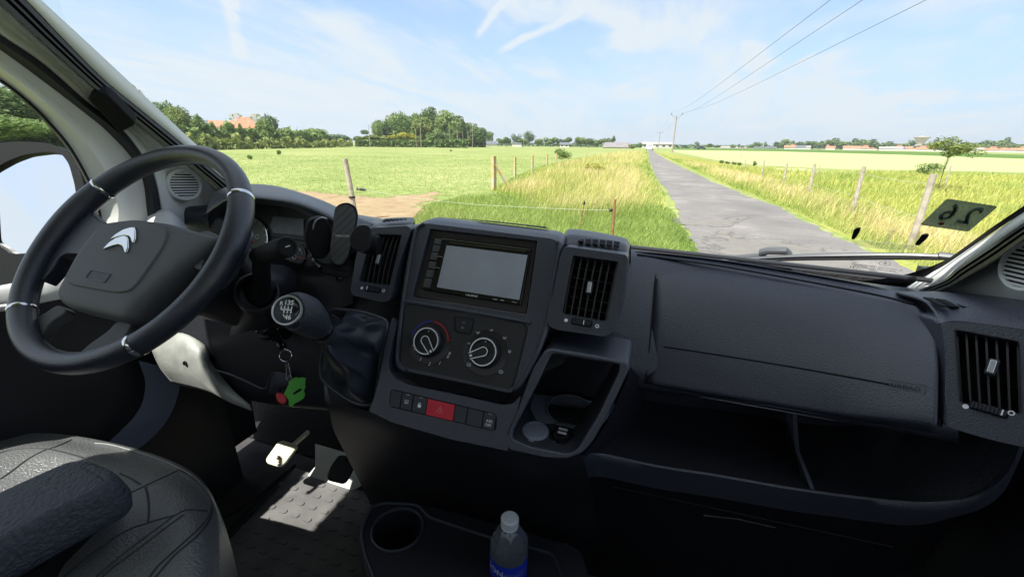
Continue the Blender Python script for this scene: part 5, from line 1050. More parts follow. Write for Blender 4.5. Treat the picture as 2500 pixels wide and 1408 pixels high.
body_r = [[(1380, 575, .86), (1500, 590, .87), (1556, 612, .88), (1750, 632, .885), (1950, 664, .87), (2100, 690, .85), (2200, 712, .83), (2320, 716, .83)],
          [(1380, 590, .84), (1500, 606, .85), (1552, 621, .86), (1750, 648, .862), (1950, 682, .842), (2100, 712, .818), (2200, 733, .79), (2320, 745, .78)],
          [(1380, 610, .81), (1500, 626, .82), (1552, 640, .84), (1750, 672, .838), (1950, 702, .82), (2100, 735, .79), (2230, 765, .75), (2330, 780, .74)],
          [(1370, 690, .76), (1450, 700, .765), (1545, 715, .785), (1750, 740, .79), (1950, 765, .777), (2100, 790, .752), (2250, 815, .71), (2340, 835, .70)],
          [(1345, 800, .70), (1430, 815, .702), (1530, 820, .722), (1750, 850, .728), (1950, 880, .71), (2100, 905, .685), (2250, 925, .65), (2340, 935, .64)],
          [(1330, 850, .672), (1420, 868, .672), (1530, 900, .69), (1740, 940, .69), (1920, 970, .68), (2090, 995, .65), (2250, 1020, .61), (2340, 1030, .60)],
          [(1330, 870, .70), (1420, 900, .70), (1535, 945, .705), (1738, 975, .70), (1900, 1002, .682), (2060, 1030, .66), (2250, 1065, .62), (2340, 1080, .61)],
          [(1330, 860, .80), (1420, 890, .80), (1535, 930, .80), (1738, 960, .80), (1900, 990, .78), (2060, 1015, .76), (2250, 1045, .72), (2340, 1060, .70)]]
Abody = np.array([[V(x, y, Y=Y+.006) for x, y, Y in r_] for r_ in body_r])
Abody = cr(Abody, 5); Abody = np.swapaxes(cr(np.swapaxes(Abody, 0, 1), 5), 0, 1)
obj('dash_panel', grid(Abody), m_dash, dash)
# top pad up to the glass
def topz(x, y): return -.232+.0*y
TP = []
for px in (250, 450, 700, 1000, 1380, 1556, 1750, 1950, 2100, 2200, 2320, 2560):
    pass
tp = [[(1380, 612, .86), (1556, 614, .878), (1750, 634, .880), (1950, 665, .866), (2100, 692, .848), (2200, 714, .835), (2340, 728, .84), (2560, 752, .80)],
      [(1380, 618, .93), (1556, 620, .94), (1750, 636, .945), (1950, 664, .93), (2100, 688, .92), (2200, 704, .91), (2340, 718, .89), (2560, 744, .85)],
      [(1380, 640, 1.03), (1556, 640, 1.03), (1750, 646, 1.03), (1950, 670, 1.02), (2100, 688, 1.0), (2200, 700, .98), (2340, 714, .95), (2560, 740, .90)]]
obj('dash_top', patch(tp, 6, 4), m_dash, dash)
obj('lid_gap', tube(cr(np.array([V(x, y, Y=Y-.004) for x, y, Y in [(1556, 621, .87), (1605, 628, .872), (1750, 648, .862), (1900, 674, .845), (2050, 702, .822), (2150, 722, .80), (2232, 742, .772)]]), 5), .0035, 8, flat=.5), m_blk, dash, label='dark gap behind the airbag lid')
obj('seam', tube(np.array([V(x, y, Y=Y) for x, y, Y in [(1605, 638, .869), (1603, 655, .846), (1599, 690, .813), (1594, 760, .766), (1585, 850, .72), (1577, 925, .692)]]), .0012, 6), m_blk, dash, label='seam down the left edge of the airbag lid')
# ---- far right vent pod
A_, B_, C_ = V(2330, 803, Y=.66), V(2495, 834, Y=.625), V(2342, 982, Y=.60)
PR = Plane(A_, B_-A_, A_-C_)
pr_o = [(2296, 790), (2330, 786), (2420, 794), (2520, 812), (2620, 830), (2640, 900), (2625, 1100), (2500, 1092), (2400, 1068), (2320, 1044), (2303, 1030), (2307, 960), (2308, 860), (2302, 815)]
vent(PR, pr_o, [(2330, 803), (2490, 833), (2496, 1012), (2342, 982)], (2422, 895), (2413, 999), [(2357.5, 992), (2469, 1008)], 'air_vent', 'large air vent at the far right end of the dashboard', off=0., backs=[(.004, .03, -.002), (.01, .07, -.01), (.01, .12, -.03)], mark=.86)
pt_ = [[(2296, 797, .672), (2330, 790, .668), (2420, 800, .650), (2520, 816, .632), (2640, 836, .61)], [(2290, 785, .69), (2330, 775, .685), (2420, 780, .665), (2520, 792, .645), (2640, 808, .62)], [(2278, 762, .715), (2320, 755, .71), (2410, 758, .69), (2520, 766, .67), (2640, 780, .64)],
       [(2250, 737, .755), (2300, 735, .75), (2400, 739, .735), (2520, 748, .71), (2640, 760, .68)], [(2190, 719, .82), (2290, 718, .81), (2400, 727, .80), (2520, 738, .78), (2640, 750, .75)], [(2190, 721, .87), (2290, 719, .87), (2400, 727, .87), (2520, 738, .85), (2640, 750, .82)]]
obj('vent_hood', patch(pt_, 5, 5, flip=True), m_dash, dash, solid=.004, label='rounded hood over the far right vent')
def cR(x, y, dy): return (2100+x/3.2, 680+y/3.2, dy)
qR = [[cR(490+k*96, 153+k*10, .045), cR(566+k*96, 160+k*12, .045), cR(690+k*84, 226+k*4.5, 0), cR(622+k*86, 219+k*4.5, 0)] for k in range(5)]+[[cR(1010, 228, .02), cR(1040, 236, .02), cR(1095, 250, 0), cR(1035, 250, 0)]]
obj('demist_slots', slots(qR, .700, lift=.002), m_blk, dash, smooth=False, label='row of slanted slots on top of the far right vent')
wall_ = [[(2190, 722, .83), (2190, 722, .86)], [(2250, 739, .758), (2240, 748, .80)], [(2278, 764, .717), (2268, 779, .76)], [(2296, 792, .675), (2284, 814, .72)], [(2305, 860, .655), (2289, 878, .70)], [(2307, 960, .612), (2287, 961, .67)], [(2303, 1035, .585), (2284, 1056, .65)]]
obj('vent_side', patch(wall_, 1, 5), m_dash2, dash, label='dark side wall of the far right vent')
# ---- lower trim with switches, runs round the stack and up to the storage tray
PT = Plane(PC.P(0, 0, .012), (1, 0, 0), (0, math.sin(TI), math.cos(TI)))
trim_o = [(958, 772), (950, 800), (937, 860), (926, 920), (913, 970), (900, 1003), (960, 1032), (1100, 1072), (1241, 1101), (1330, 1121), (1385, 1121), (1425, 1106), (1452, 1072), (1490, 1000), (1528, 920), (1539, 896), (1530, 884), (1440, 866), (1343, 851), (1328, 858), (1298, 905), (1272, 962), (1252, 985), (1225, 988), (1100, 960), (1000, 940), (966, 925), (951, 905), (948, 880), (958, 830), (966, 795)]
tpoly = rpoly(ppix(PT, trim_o), .006, 4)
tray_i = [(1347, 862), (1512, 889), (1512, 905), (1462, 1010), (1408, 1098), (1383, 1107), (1290, 1088), (1250, 1070), (1253, 1052), (1320, 920)]
# outline split: solid part (left of the tray) and the tray rim
cut = [(1300, 905), (1262, 1000), (1236, 1060), (1241, 1101)]
left = trim_o[:9]+[(1238, 1060), (1258, 1006), (1275, 962)][:2]+trim_o[22:]
obj('lower_trim', plate(PT, rpoly(ppix(PT, trim_o[:9]+[(1236, 1062), (1262, 1004), (1272, 964)]+trim_o[22:]), .004, 4), .05, .0), m_dash, dash, bevel=.010, seg=4, angle=40)
rim_o = [(1343, 851), (1440, 866), (1530, 884), (1539, 896), (1528, 920), (1490, 1000), (1452, 1072), (1425, 1106), (1385, 1121), (1330, 1119), (1241, 1099), (1230, 1080), (1236, 1062), (1262, 1004), (1298, 905), (1328, 858)]
tray = part('storage_tray', 'open tray with cup hole and two power sockets right of the switches')
obj('rim', ringb(PT, rpoly(ppix(PT, rim_o), .008, 4), rpoly(ppix(PT, tray_i), .008, 4), .0, .004, [(0, .03, 0), (0, .08, -.0)]), m_dash, tray, bevel=.003, angle=30)
PF = Plane(V(1391, 1001, Z=-.418), (1, 0, 0), (0, 1, .10))
ti = rpoly(ppix(PT, tray_i), .008, 4); top_loop = np.array([PT.P(a, b, -.003) for a, b in ti])
def drop_(p): t = (PF.o-p)@PF.n; return p+np.array([0, 1, .05])*max(0, ((PF.o-p)@PF.n)/(np.array([0, 1, .05])@PF.n)) if abs(np.array([0, 1, .05])@PF.n) > 1e-3 else p
back_loop = []
for p in top_loop:
    h = (p-PF.o)@PF.n                                    # height over the tray floor
    back_loop.append(p+np.array([0, .115, 0])-PF.n*0 if h > .0 else p+np.array([0, .004, -.002]))
obj('inner_wall', grid(np.array([top_loop, np.array(back_loop)]), close_u=True, flip=False), m_dash2, tray)
bk = np.array([q for q in back_loop]); obj('back_wall', ([V(1290, 830, Y=.672), V(1540, 870, Y=.672), V(1520, 1010, Y=.672), V(1290, 990, Y=.672)], [(0, 3, 2, 1)]), m_dash2, tray, smooth=False)
cup_c = PF.uv(1391, 1001); fl_o = ppix(PF, [(1300, 960), (1508, 985), (1470, 1030), (1420, 1092), (1384, 1108), (1288, 1090), (1249, 1072), (1256, 1045)]); cupc = arc(cup_c[0], cup_c[1], .037, 0, 352, 44)
m_rub = mat('tray_rubber', (.10, .115, .155), .6, bump=.4, bscale=500)
obj('tray_floor', ring(PF, rpoly(fl_o, .006), np.array(cupc), 0., .03, .006), m_rub, tray, angle=40)
obj('cup_base', plate(PF, cupc, .002, -.028), m_dash2, tray)
obj('cup_rim', tube(np.array([PF.P(a, b, .001) for a, b in arc(cup_c[0], cup_c[1], .038, 0, 352, 44)]), .0018, 6, closed=True), m_rub, tray)
sc1 = PF.uv(1306, 1056); sk = bpy.data.objects.new('x', None); bpy.data.objects.remove(sk)
so_ = obj('socket_cap', [lathe(PF.P(*sc1), PF.n, [(.0215, 0), (.0215, .004), (.0195, .006), (.0165, .0065), (.0160, .0055), (0, .0055)], 36, cap=(True, False)), plate(PF, rr(sc1[0]-.004, sc1[1]-.0245, sc1[0]+.004, sc1[1]-.018, .001), .003, .005)], mat('cap_grey', (.15, .165, .21), .5), tray, angle=35, label='closed round cap of the left power socket')
sc2 = PF.uv(1372, 1070)
so2 = obj('power_socket', lathe(PF.P(*sc2), PF.n, [(.0205, 0), (.0205, .003), (.018, .0055), (.0155, .0055), (.0150, .002)], 36, cap=(True, False)), m_gloss, tray, angle=35, label='open power socket holding the charger')
obj('flap', plate(PF, rr(sc2[0]-.015, sc2[1]+.0195, sc2[0]+.016, sc2[1]+.0275, .003), .003, .008), m_dash, so2, bevel=.001, label='raised hinged flap of the socket')
ch = obj('usb_charger', lathe(PF.P(*sc2, .002), PF.n, [(.0135, 0), (.0138, .008), (.012, .012), (.0, .0125)], 32), m_gloss, van=True, label='small black USB car charger plugged into the open socket', cat='charger', angle=35)
for d in (-.0038, .0042): obj('usb_port', [plate(PF, rr(sc2[0]-.0068, sc2[1]+d-.002, sc2[0]+.0068, sc2[1]+d+.002, .0008), .001, .0152)], m_silver, ch, smooth=False)
# ---- switch row
row = part('switch_row', 'row of small switches under the heater panel with a red hazard button')
def sw(a, b):                                            # columns along the row
    P0, P1, P2, P3 = np.array((957, 951.5)), np.array((1212.5, 1012.6)), np.array((1207, 1051)), np.array((951, 990.))
    return [tuple(P0*(1-a)+P1*a), tuple(P0*(1-b)+P1*b), tuple(P3*(1-b)+P2*b), tuple(P3*(1-a)+P2*a)]
obj('switch_frame', plate(PT, rpoly(ppix(PT, [(954, 948), (1214, 1010), (1211, 1053), (950, 992)]), .007, 5), .004, .0008), m_blk, row, bevel=.0006)
m_sw = mat('switch_grey', (.034, .036, .044), .5, bump=.4, bscale=1500); m_haz = mat('hazard_red', (.62, .012, .035), .38, spec=.5)
for a, b, nm, lb in ((.004, .098, 'switch', 'blank switch at the left end'), (.108, .208, 'switch', 'rear demister switch'), (.218, .346, 'switch', 'door lock switch'), (.352, .606, 'hazard_switch', 'red hazard light switch'), (.612, .726, 'switch', 'first blank switch right of the red one'), (.734, .878, 'switch', 'second blank switch right of the red one'), (.886, .996, 'switch', 'traction control switch at the right end')):
    q = ppix(PT, sw(a, b)); hz = nm == 'hazard_switch'
    r4 = [.0005]*4
    s_ = obj(nm, plate(PT, rpoly(q, .0012), .004, .0026 if not hz else .0034), m_haz if hz else m_sw, row, bevel=.0007, label=lb)
    c = np.mean([PT.uv(*p) for p in sw(a, b)], 0); of = .0030 if not hz else .0038
    if 'demister' in lb: obj('symbol', [stroke(PT, [c+np.array(p)*.0034 for p in [(-1, .7), (1, .7), (1.0, -.5), (-1.0, -.5)]], .0006, of, True)]+[stroke(PT, [c+np.array([x, -.9])*.0034, c+np.array([x, .3])*.0034], .0005, of) for x in (-.45, 0, .45)], m_print, s_, smooth=False)
    if 'lock' in lb: obj('symbol', [plate(PT, rr(c[0]-.0027, c[1]-.004, c[0]+.0027, c[1]+.001, .0012), .0004, of), stroke(PT, arc(c[0], c[1]+.0015, .0018, 0, 180, 10), .0009, of)], m_print, s_, smooth=False)
    if hz:
        tri = [c+np.array(p)*.0058 for p in [(0, 1.0), (-1.0, -.75), (1.0, -.75)]]; tr2 = [c+np.array(p)*.0032 for p in [(0, .75), (-.9, -.75), (.9, -.75)]]
        obj('symbol', [stroke(PT, tri+[tri[0]], .0005, of), stroke(PT, tr2+[tr2[0]], .0005, of)], mat('pink_print', (.85, .35, .4), .5), s_, smooth=False)
    if 'traction' in lb: obj('lettering', [text('ASR', PT, c[0]+.001, c[1]+.0005, .0042, of), text('OFF', PT, c[0], c[1]-.0055, .0042, of)], m_print, s_, smooth=False)
    if lb[0] in 'rdt' and not hz: obj('lamp', plate(PT, rr(c[0]-.0028, c[1]+.0105, c[0]+.0028, c[1]+.0118, .0003, 1), .0003, of), m_dim, s_, smooth=False)
# ---- shelf under the airbag lid
shelf = part('open_shelf', 'deep dark open shelf under the airbag lid with a curved lip')
LIP = [(1395, 1118, .565), (1430, 1112, .585), (1480, 1113, .61), (1600, 1139, .62), (1752, 1163, .62), (1930, 1194, .62), (2090, 1216, .62), (2230, 1230, .612), (2330, 1227, .60), (2400, 1205, .592), (2450, 1166, .588), (2485, 1112, .585), (2508, 1050, .583), (2530, 960, .583)]
lip = cr(np.array([V(x, y, Y=Y) for x, y, Y in LIP]), 5)
xs_ = np.linspace(0, 1, len(lip))
def off3(P, d): return P+np.asarray(d)
down = np.array([V(x, y+(52 if x < 2300 else 34 if x < 2460 else 20), Y=Y+.004) for x, y, Y in LIP]); down = cr(down, 5)
right = np.array([[.0, 0, 0]]*len(lip)); k_ = np.clip((lip[:, 0]-.36)/.12, 0, 1)[:, None]
d2 = lip+np.array([0, .035, -.055])+k_*np.array([.03, 0, .02]); d3 = lip+np.array([0, .09, -.12])+k_*np.array([.06, 0, .03]); d4 = lip*np.array([1, 1, 0])+np.array([0, .16, -.97])+k_*np.array([.06, 0, 0])
inn = lip+np.array([0, .010, -.006]); inn2 = lip+np.array([0, .05, -.012])-k_*np.array([.02, 0, 0]); inn3 = lip+np.array([0, .22, -.0])-k_*np.array([.04, 0, 0]); inn3[:, 2] = np.maximum(inn3[:, 2], -.49)
obj('shelf_lip', grid(np.array([inn, lip+np.array([0, .003, .002]), lip, lip+np.array([0, .001, -.014]), down]), flip=True), m_dash, shelf, angle=60)
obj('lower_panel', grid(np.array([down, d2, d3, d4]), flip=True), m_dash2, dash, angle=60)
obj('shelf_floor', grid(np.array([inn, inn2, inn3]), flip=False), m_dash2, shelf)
bw = np.array([[V(x, y, Y=Y) for x, y, Y in r_] for r_ in [[(1480, 880, .78), (1740, 940, .80), (1930, 970, .80), (2150, 1000, .77), (2330, 1020, .72), (2540, 1040, .66)], [(1480, 1010, .82), (1740, 1050, .83), (1930, 1085, .82), (2150, 1120, .79), (2330, 1130, .73), (2540, 1080, .66)], [(1440, 1140, .80), (1740, 1180, .80), (1930, 1210, .80), (2150, 1250, .77), (2330, 1240, .71), (2540, 1150, .64)]]])
obj('shelf_back', grid(np.swapaxes(cr(np.swapaxes(cr(bw, 4), 0, 1), 4), 0, 1)), m_dash, shelf)
dv = [V(1925, 1005, Y=.70), V(1945, 1006, Y=.69), V(1952, 1100, Y=.685), V(1990, 1195, Y=.635), V(1955, 1192, Y=.66), V(1930, 1090, Y=.78), V(1926, 1005, Y=.80)]
obj('divider', prism(np.array(dv), (1, 0, 0), .006), m_dash, shelf, smooth=False)
obj('shelf_edge', tube(cr(np.array([V(x, y, Y=Y) for x, y, Y in [(1570, 942, .705), (1700, 965, .70), (1850, 992, .69), (2000, 1018, .675), (2150, 1042, .65), (2262, 1057, .62)]]), 4), .0012, 6), m_dim, shelf, label='thin pale edge line under the airbag lid')
obj('shelf_side', patch([[(1539, 896, .655), (1575, 935, .72)], [(1520, 950, .64), (1560, 1010, .74)], [(1470, 1050, .605), (1500, 1110, .70)], [(1425, 1110, .575), (1470, 1150, .66)]], 2, 4), m_dash2, dash, label='right flank of the storage tray')
obj('seam', [tube(np.array([V(1500+k*40, 1188+k*8.6, Y=.632) for k in range(18)]), .0006, 5)], m_dash, dash, label='faint line under the shelf lip')
obj('lower_groove', tube(np.array([V(1718, 1257, Y=.66), V(1800, 1266, Y=.66), V(1893, 1287, Y=.66)]), .0012, 6), m_dash, dash, label='pale moulded line low on the passenger side')
# ---- centre lower body (below the switches)
lo = [[(800, 985, .545), (900, 1003, .535), (1000, 1040, .53), (1241, 1098, .518), (1340, 1118, .515), (1420, 1106, .53)], [(806, 1010, .56), (900, 1035, .55), (1000, 1072, .545), (1241, 1130, .535), (1340, 1150, .53), (1430, 1140, .54)],
      [(815, 1050, .60), (900, 1075, .60), (1000, 1110, .59), (1241, 1170, .58), (1340, 1185, .58), (1440, 1175, .59)], [(845, 1110, .66), (900, 1130, .66), (1000, 1160, .65), (1241, 1210, .64), (1340, 1225, .64), (1450, 1220, .65)], [(905, 1230, .74), (950, 1250, .73), (1020, 1260, .72), (1241, 1300, .70), (1340, 1320, .70), (1460, 1330, .70)]]
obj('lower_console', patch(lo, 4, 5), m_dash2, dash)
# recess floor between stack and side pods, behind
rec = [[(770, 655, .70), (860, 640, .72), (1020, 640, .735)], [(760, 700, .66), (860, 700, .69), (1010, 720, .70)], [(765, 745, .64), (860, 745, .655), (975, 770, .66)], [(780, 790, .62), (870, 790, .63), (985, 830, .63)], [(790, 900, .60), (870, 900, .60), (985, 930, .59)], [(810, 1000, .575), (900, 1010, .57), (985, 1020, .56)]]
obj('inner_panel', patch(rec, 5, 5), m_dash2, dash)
rec2 = [[(1330, 600, .76), (1400, 600, .76)], [(1320, 700, .72), (1400, 700, .72)], [(1300, 800, .69), (1400, 820, .68)], [(1270, 880, .65), (1380, 880, .66)], [(1230, 980, .61), (1350, 900, .655)]]
obj('inner_panel', patch(rec2, 4, 5), m_dash2, dash)
# ---- instrument hood and cluster
hood = part('instrument_hood', 'curved hood over the instruments behind the wheel')
Hs = [(503, 520, .655), (506, 500, .665), (520, 474, .685), (556, 456, .715), (614, 449, .735), (674, 454, .745), (730, 469, .745), (792, 491, .74), (850, 518, .735), (905, 540, .73), (930, 548, .73)]
Hl = [(503, 523, .650), (508, 515, .645), (528, 496, .64), (560, 480, .635), (620, 478, .632), (699, 487, .632), (746, 500, .635), (796, 523, .64), (838, 550, .65), (872, 580, .665), (890, 600, .68)]
Hi = [(506, 527, .66), (512, 524, .655), (532, 510, .65), (562, 494, .646), (620, 490, .643), (695, 500, .643), (738, 514, .646), (784, 537, .652), (822, 562, .66), (850, 592, .675), (868, 615, .69)]
Hb = [(512, 560, .70), (520, 545, .72), (545, 520, .74), (580, 505, .75), (630, 500, .755), (695, 506, .755), (730, 518, .755), (770, 540, .755), (805, 565, .75), (830, 600, .74), (845, 620, .735)]
Hk = [(x, y+(10 if i < 8 else 6), Y+.09) for i, (x, y, Y) in enumerate(Hs)]
Hm = [((a[0]+b[0])/2, (a[1]+b[1])/2-5, (a[2]+b[2])/2+.0) for a, b in zip(Hs, Hl)]
obj('hood_shell', patch([Hk, Hs, Hm, Hl, Hi, Hb], 5, 5), m_dash, hood, angle=70)
obj('dash_top', patch([[(330, 520, 1.0), (500, 510, .95), (700, 500, .93), (900, 528, .93), (1000, 545, .93), (1400, 590, .93)], [(330, 512, .76), (430, 502, .77), (560, 500, .80), (700, 500, .82), (905, 541, .80), (1400, 600, .80)], [(330, 530, .72), (430, 522, .73), (560, 540, .76), (700, 560, .79), (905, 600, .78), (1400, 640, .78)], [(330, 660, .70), (430, 660, .71), (560, 680, .745), (700, 690, .78), (905, 700, .77), (1400, 700, .78)]], 5, 4), m_dash, dash)
# cluster face
cl_ = part('instrument_cluster', 'instrument cluster with round dials, fuel gauge and grey centre display')
PI = Plane(V(700, 585, Y=.742), (1, 0, 0), (0, .32, 1))
cf = [(560, 505), (630, 478), (720, 490), (790, 530), (835, 590), (800, 660), (740, 668), (600, 660), (545, 600)]
m_face = mat('cluster_face', (.035, .037, .042), .5); m_disp = mat('display_grey', (.17, .18, .20), .35, var=.2, vscale=25); m_lens_lit = mat('dial_face_lit', (.13, .15, .10), .4); m_need = mat('needle_red', (.75, .08, .03), .5)  # the left dial's paler green colour stands for the light on it
obj('face', plate(PI, rpoly(ppix(PI, cf), .02), .004, 0), m_face, cl_, smooth=False)
obj('display', plate(PI, ppix(PI, [(668, 528), (742, 535), (742, 575), (668, 568), (660, 550)], .002), .002, .003), m_disp, cl_, smooth=False)
obj('display', plate(PI, ppix(PI, [(655, 496), (672, 498), (690, 548), (672, 545)], .002), .002, .002), m_face, cl_, smooth=False)
obj('marking', [tube(np.array([PI.hit(x, y, .004) for x, y in [(655, 577), (680, 580), (745, 589)]]), .0011, 6)], m_chrome, cl_)
for cx, cy, r in ((612, 585, .052), (800, 590, .050)):
    c = PI.uv(cx, cy, .003); obj('dial', plate(PI, arc(c[0], c[1], r, 0, 352, 44), .002, .003), m_lens_lit if cx < 700 else m_face, cl_, smooth=False)
    obj('dial_ring', tube(np.array([PI.P(a, b, .005) for a, b in arc(c[0], c[1], r, 0, 352, 44)]), .0014, 6, closed=True), m_chrome if cx < 700 else m_gloss, cl_)
    tk = [stroke(PI, [(c[0]+r*.80*math.cos(t), c[1]+r*.80*math.sin(t)), (c[0]+r*.93*math.cos(t), c[1]+r*.93*math.sin(t))], .0012, .0035) for t in np.radians(np.arange(-40, 221, 20))]
    obj('marking', tk+[T(str(v_), cx+math.cos(math.radians(a))*r*900, cy-math.sin(math.radians(a))*r*900, 6, pl=PI, off=.0036) for v_, a in zip((20, 60, 100, 140, 180) if cx > 700 else (1, 2, 3, 4, 5), (200, 150, 90, 30, -20))], m_print, cl_, smooth=False)
    obj('needle', stroke(PI, [c+np.array([0, 0]), c+np.array([-.030, -.020]) if cx < 700 else c+np.array([-.034, -.012])], .0022, .006), m_need, cl_, smooth=False)
c = PI.uv(720.6, 627, .004); obj('fuel_gauge', [plate(PI, arc(c[0]+.004, c[1]+.006, .024, 0, 350, 36), .002, .004)], m_face, cl_, smooth=False)
obj('marking', [stroke(PI, arc(c[0], c[1], .0048, 0, 345, 24), .0013, .0064, True), T('F', 733, 610, 8, pl=PI, off=.0062), T('E', 752, 625, 5, pl=PI, off=.0062), stroke(PI, arc(c[0], c[1], .022, 20, 110, 16), .0008, .0062), T('5', 742, 604, 5, pl=PI, off=.0062)], m_print, cl_, smooth=False)
obj('needle', stroke(PI, [PI.uv(727, 627, .006), PI.uv(751, 632, .006)], .0018, .0066), m_need, cl_, smooth=False)
c = PI.uv(630, 578, .004); obj('marking', stroke(PI, arc(c[0], c[1], .0048, 0, 345, 24), .0011, .0066, True), m_print, cl_, smooth=False); obj('needle', stroke(PI, [PI.uv(604, 594, .006), PI.uv(625, 588, .006)], .0022, .0066), m_need, cl_, smooth=False)
obj('cluster_shelf', patch([[(540, 625, .74), (640, 640, .735), (720, 650, .725), (790, 648, .715), (845, 625, .72)], [(540, 650, .68), (640, 660, .68), (720, 660, .675), (800, 662, .665), (860, 640, .69)], [(540, 690, .65), (640, 690, .65), (722, 680, .64), (800, 690, .64), (862, 700, .66)], [(560, 760, .64), (640, 760, .63), (722, 740, .62), (800, 760, .615), (862, 740, .65)]], 5, 4), m_dash2, dash)
# ---- driver side end of the dash
obj('side_vent', patch([[(345, 524, .70), (372, 510, .70), (410, 508, .70), (450, 545, .70), (480, 590, .70)], [(338, 532, .66), (372, 522, .65), (412, 524, .65), (445, 552, .66), (470, 600, .66)], [(330, 570, .62), (370, 570, .61), (410, 575, .61), (440, 590, .62), (460, 620, .63)], [(330, 640, .60), (370, 640, .59), (410, 640, .59), (440, 650, .60), (460, 660, .61)]], 5, 5), m_trimd, dash, label='rounded vent housing at the driver end of the dash, pale with painted sunlight')  # pale trim colour carries the sunlight on this end of the dash
obj('demist_slots', slots([[(440+k*12, 516+k*1.2, .03), (447+k*12, 517+k*1.2, .03), (455+k*12, 526+k*1.0, 0), (447+k*12, 525+k*1.0, 0)] for k in range(6)], .745, lift=.003), m_blk, dash, smooth=False, label='row of slots on the dash at the driver pillar')
KB = lambda d: [V(x, y, Y=Y)+np.array([0, .05+2.2*d, .015+d*.4]) for x, y, Y in [(380, 900, .64), (450, 930, .62), (540, 960, .62), (660, 985, .61), (800, 1000, .59)]]
kn = [[(300, 600, .66), (430, 620, .66), (520, 640, .66), (620, 660, .66), (700, 690, .65)], [(300, 740, .63), (430, 760, .62), (520, 780, .62), (620, 800, .61), (780, 800, .60)], [(330, 830, .62), (430, 850, .60), (520, 880, .60), (640, 900, .60), (790, 920, .59)], [(380, 900, .64), (450, 930, .62), (540, 960, .62), (660, 985, .61), (800, 1000, .59)], KB(.0), KB(.12)]
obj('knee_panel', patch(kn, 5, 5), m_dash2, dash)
lt_ = [[(372, 846, .585), (437, 813, .60), (497, 842, .60), (512, 885, .598), (560, 945, .595), (612, 992, .59)], [(378, 862, .575), (440, 850, .58), (492, 872, .58), (510, 905, .58), (556, 958, .585), (613, 995, .588)], [(396, 898, .575), (440, 900, .575), (490, 920, .575), (515, 945, .578), (560, 975, .585), (615, 997, .588)], [(424, 932, .59), (455, 940, .59), (500, 950, .585), (530, 960, .585), (566, 978, .588), (616, 998, .59)]]
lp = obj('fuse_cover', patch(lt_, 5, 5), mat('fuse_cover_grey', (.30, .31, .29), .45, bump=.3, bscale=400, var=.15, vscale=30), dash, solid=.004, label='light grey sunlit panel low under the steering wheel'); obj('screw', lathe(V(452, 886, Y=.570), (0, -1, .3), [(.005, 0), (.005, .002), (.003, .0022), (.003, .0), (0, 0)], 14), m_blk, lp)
obj('lower_edge', tube(cr(np.array([V(x, y, Y=.585) for x, y in [(522, 902), (560, 913), (600, 930), (636, 947), (650, 944), (657, 922), (668, 911), (690, 911), (712, 925)]]), 4), .0020, 8), m_dash, dash, label='pale moulded edge of the lower driver panel')
obj('bonnet_release', patch([[(662, 922, .583), (672, 912, .58), (705, 914, .58), (722, 926, .58)], [(658, 942, .58), (672, 938, .575), (705, 942, .575), (718, 946, .58)], [(655, 962, .58), (672, 962, .58), (700, 965, .58), (716, 968, .58)]], 4, 4), m_dash, dash)
# curved sill band from the wheel down to the seat
bd = [[(338, 880, .66), (380, 890, .655), (437, 905, .65)], [(354, 930, .655), (395, 940, .65), (438, 945, .645)], [(348, 980, .63), (385, 990, .62), (425, 992, .615)], [(325, 1020, .60), (360, 1030, .59), (400, 1036, .585)], [(290, 1055, .56), (325, 1066, .55), (362, 1076, .545)], [(258, 1085, .53), (290, 1100, .52), (318, 1108, .515)]]
bd = [[V(x, y, X=-1.065+.012*j) for j, (x, y, Y) in enumerate(r_)] for r_ in bd]
obj('door_sill', patch(bd, 4, 5), mat('sill_skylit', (.12, .14, .21), .5), body, label='curved door sill below the wheel, skylight in its blue grey colour')  # skylight put into the sill colour as blue grey
# ================================================================== STEERING WHEEL
m_leath = mat('wheel_leather', (.028, .032, .047), .30, bump=.4, bscale=600, spec=.7)
m_pad = mat('airbag_pad', (.105, .107, .113), .55, bump=.5, bscale=1200, spec=.4)
TW = math.radians(43.2); CW = np.array([-.741, .4219, -.1771])
PW = Plane(CW, (1, 0, 0), (0, math.sin(TW), math.cos(TW)))
wh = empty('steering_wheel', CW-[0, 0, .2], 'black leather steering wheel with chrome inlays and a double chevron badge', 'steering wheel')
RWH = .182
def wang(x, y): q = PW.uv(x, y); return math.atan2(q[1], q[0])
chs = [wang(251, 459), wang(587, 486), wang(334, 841), wang(62, 754)]
n = 160; A = np.linspace(0, 2*np.pi, n, endpoint=False)
def wrap(a): return (a+np.pi) % (2*np.pi)-np.pi
gl_, gr_ = (chs[0]+np.pi*2*(chs[0] < 0)+(chs[3] % (2*np.pi)))/2, 0
def rim_r(a):
    g = 0
    for c0, wdt in ((math.radians(160), .42), (math.radians(20), .42)): g = max(g, math.exp(-(wrap(a-c0)/wdt)**2))
    return .0150+.0022*g
rows = []
for a in A:
    c = PW.P(RWH*math.cos(a), RWH*math.sin(a)); rad = PW.u*math.cos(a)+PW.v*math.sin(a); r = rim_r(a)
    rows.append([c+rad*(r*1.0*math.cos(t))+PW.n*(r*1.12*math.sin(t)) for t in np.linspace(0, 2*np.pi, 20, endpoint=False)])
obj('rim', grid(np.array(rows), close_u=True, close_v=True), m_leath, wh, angle=180)
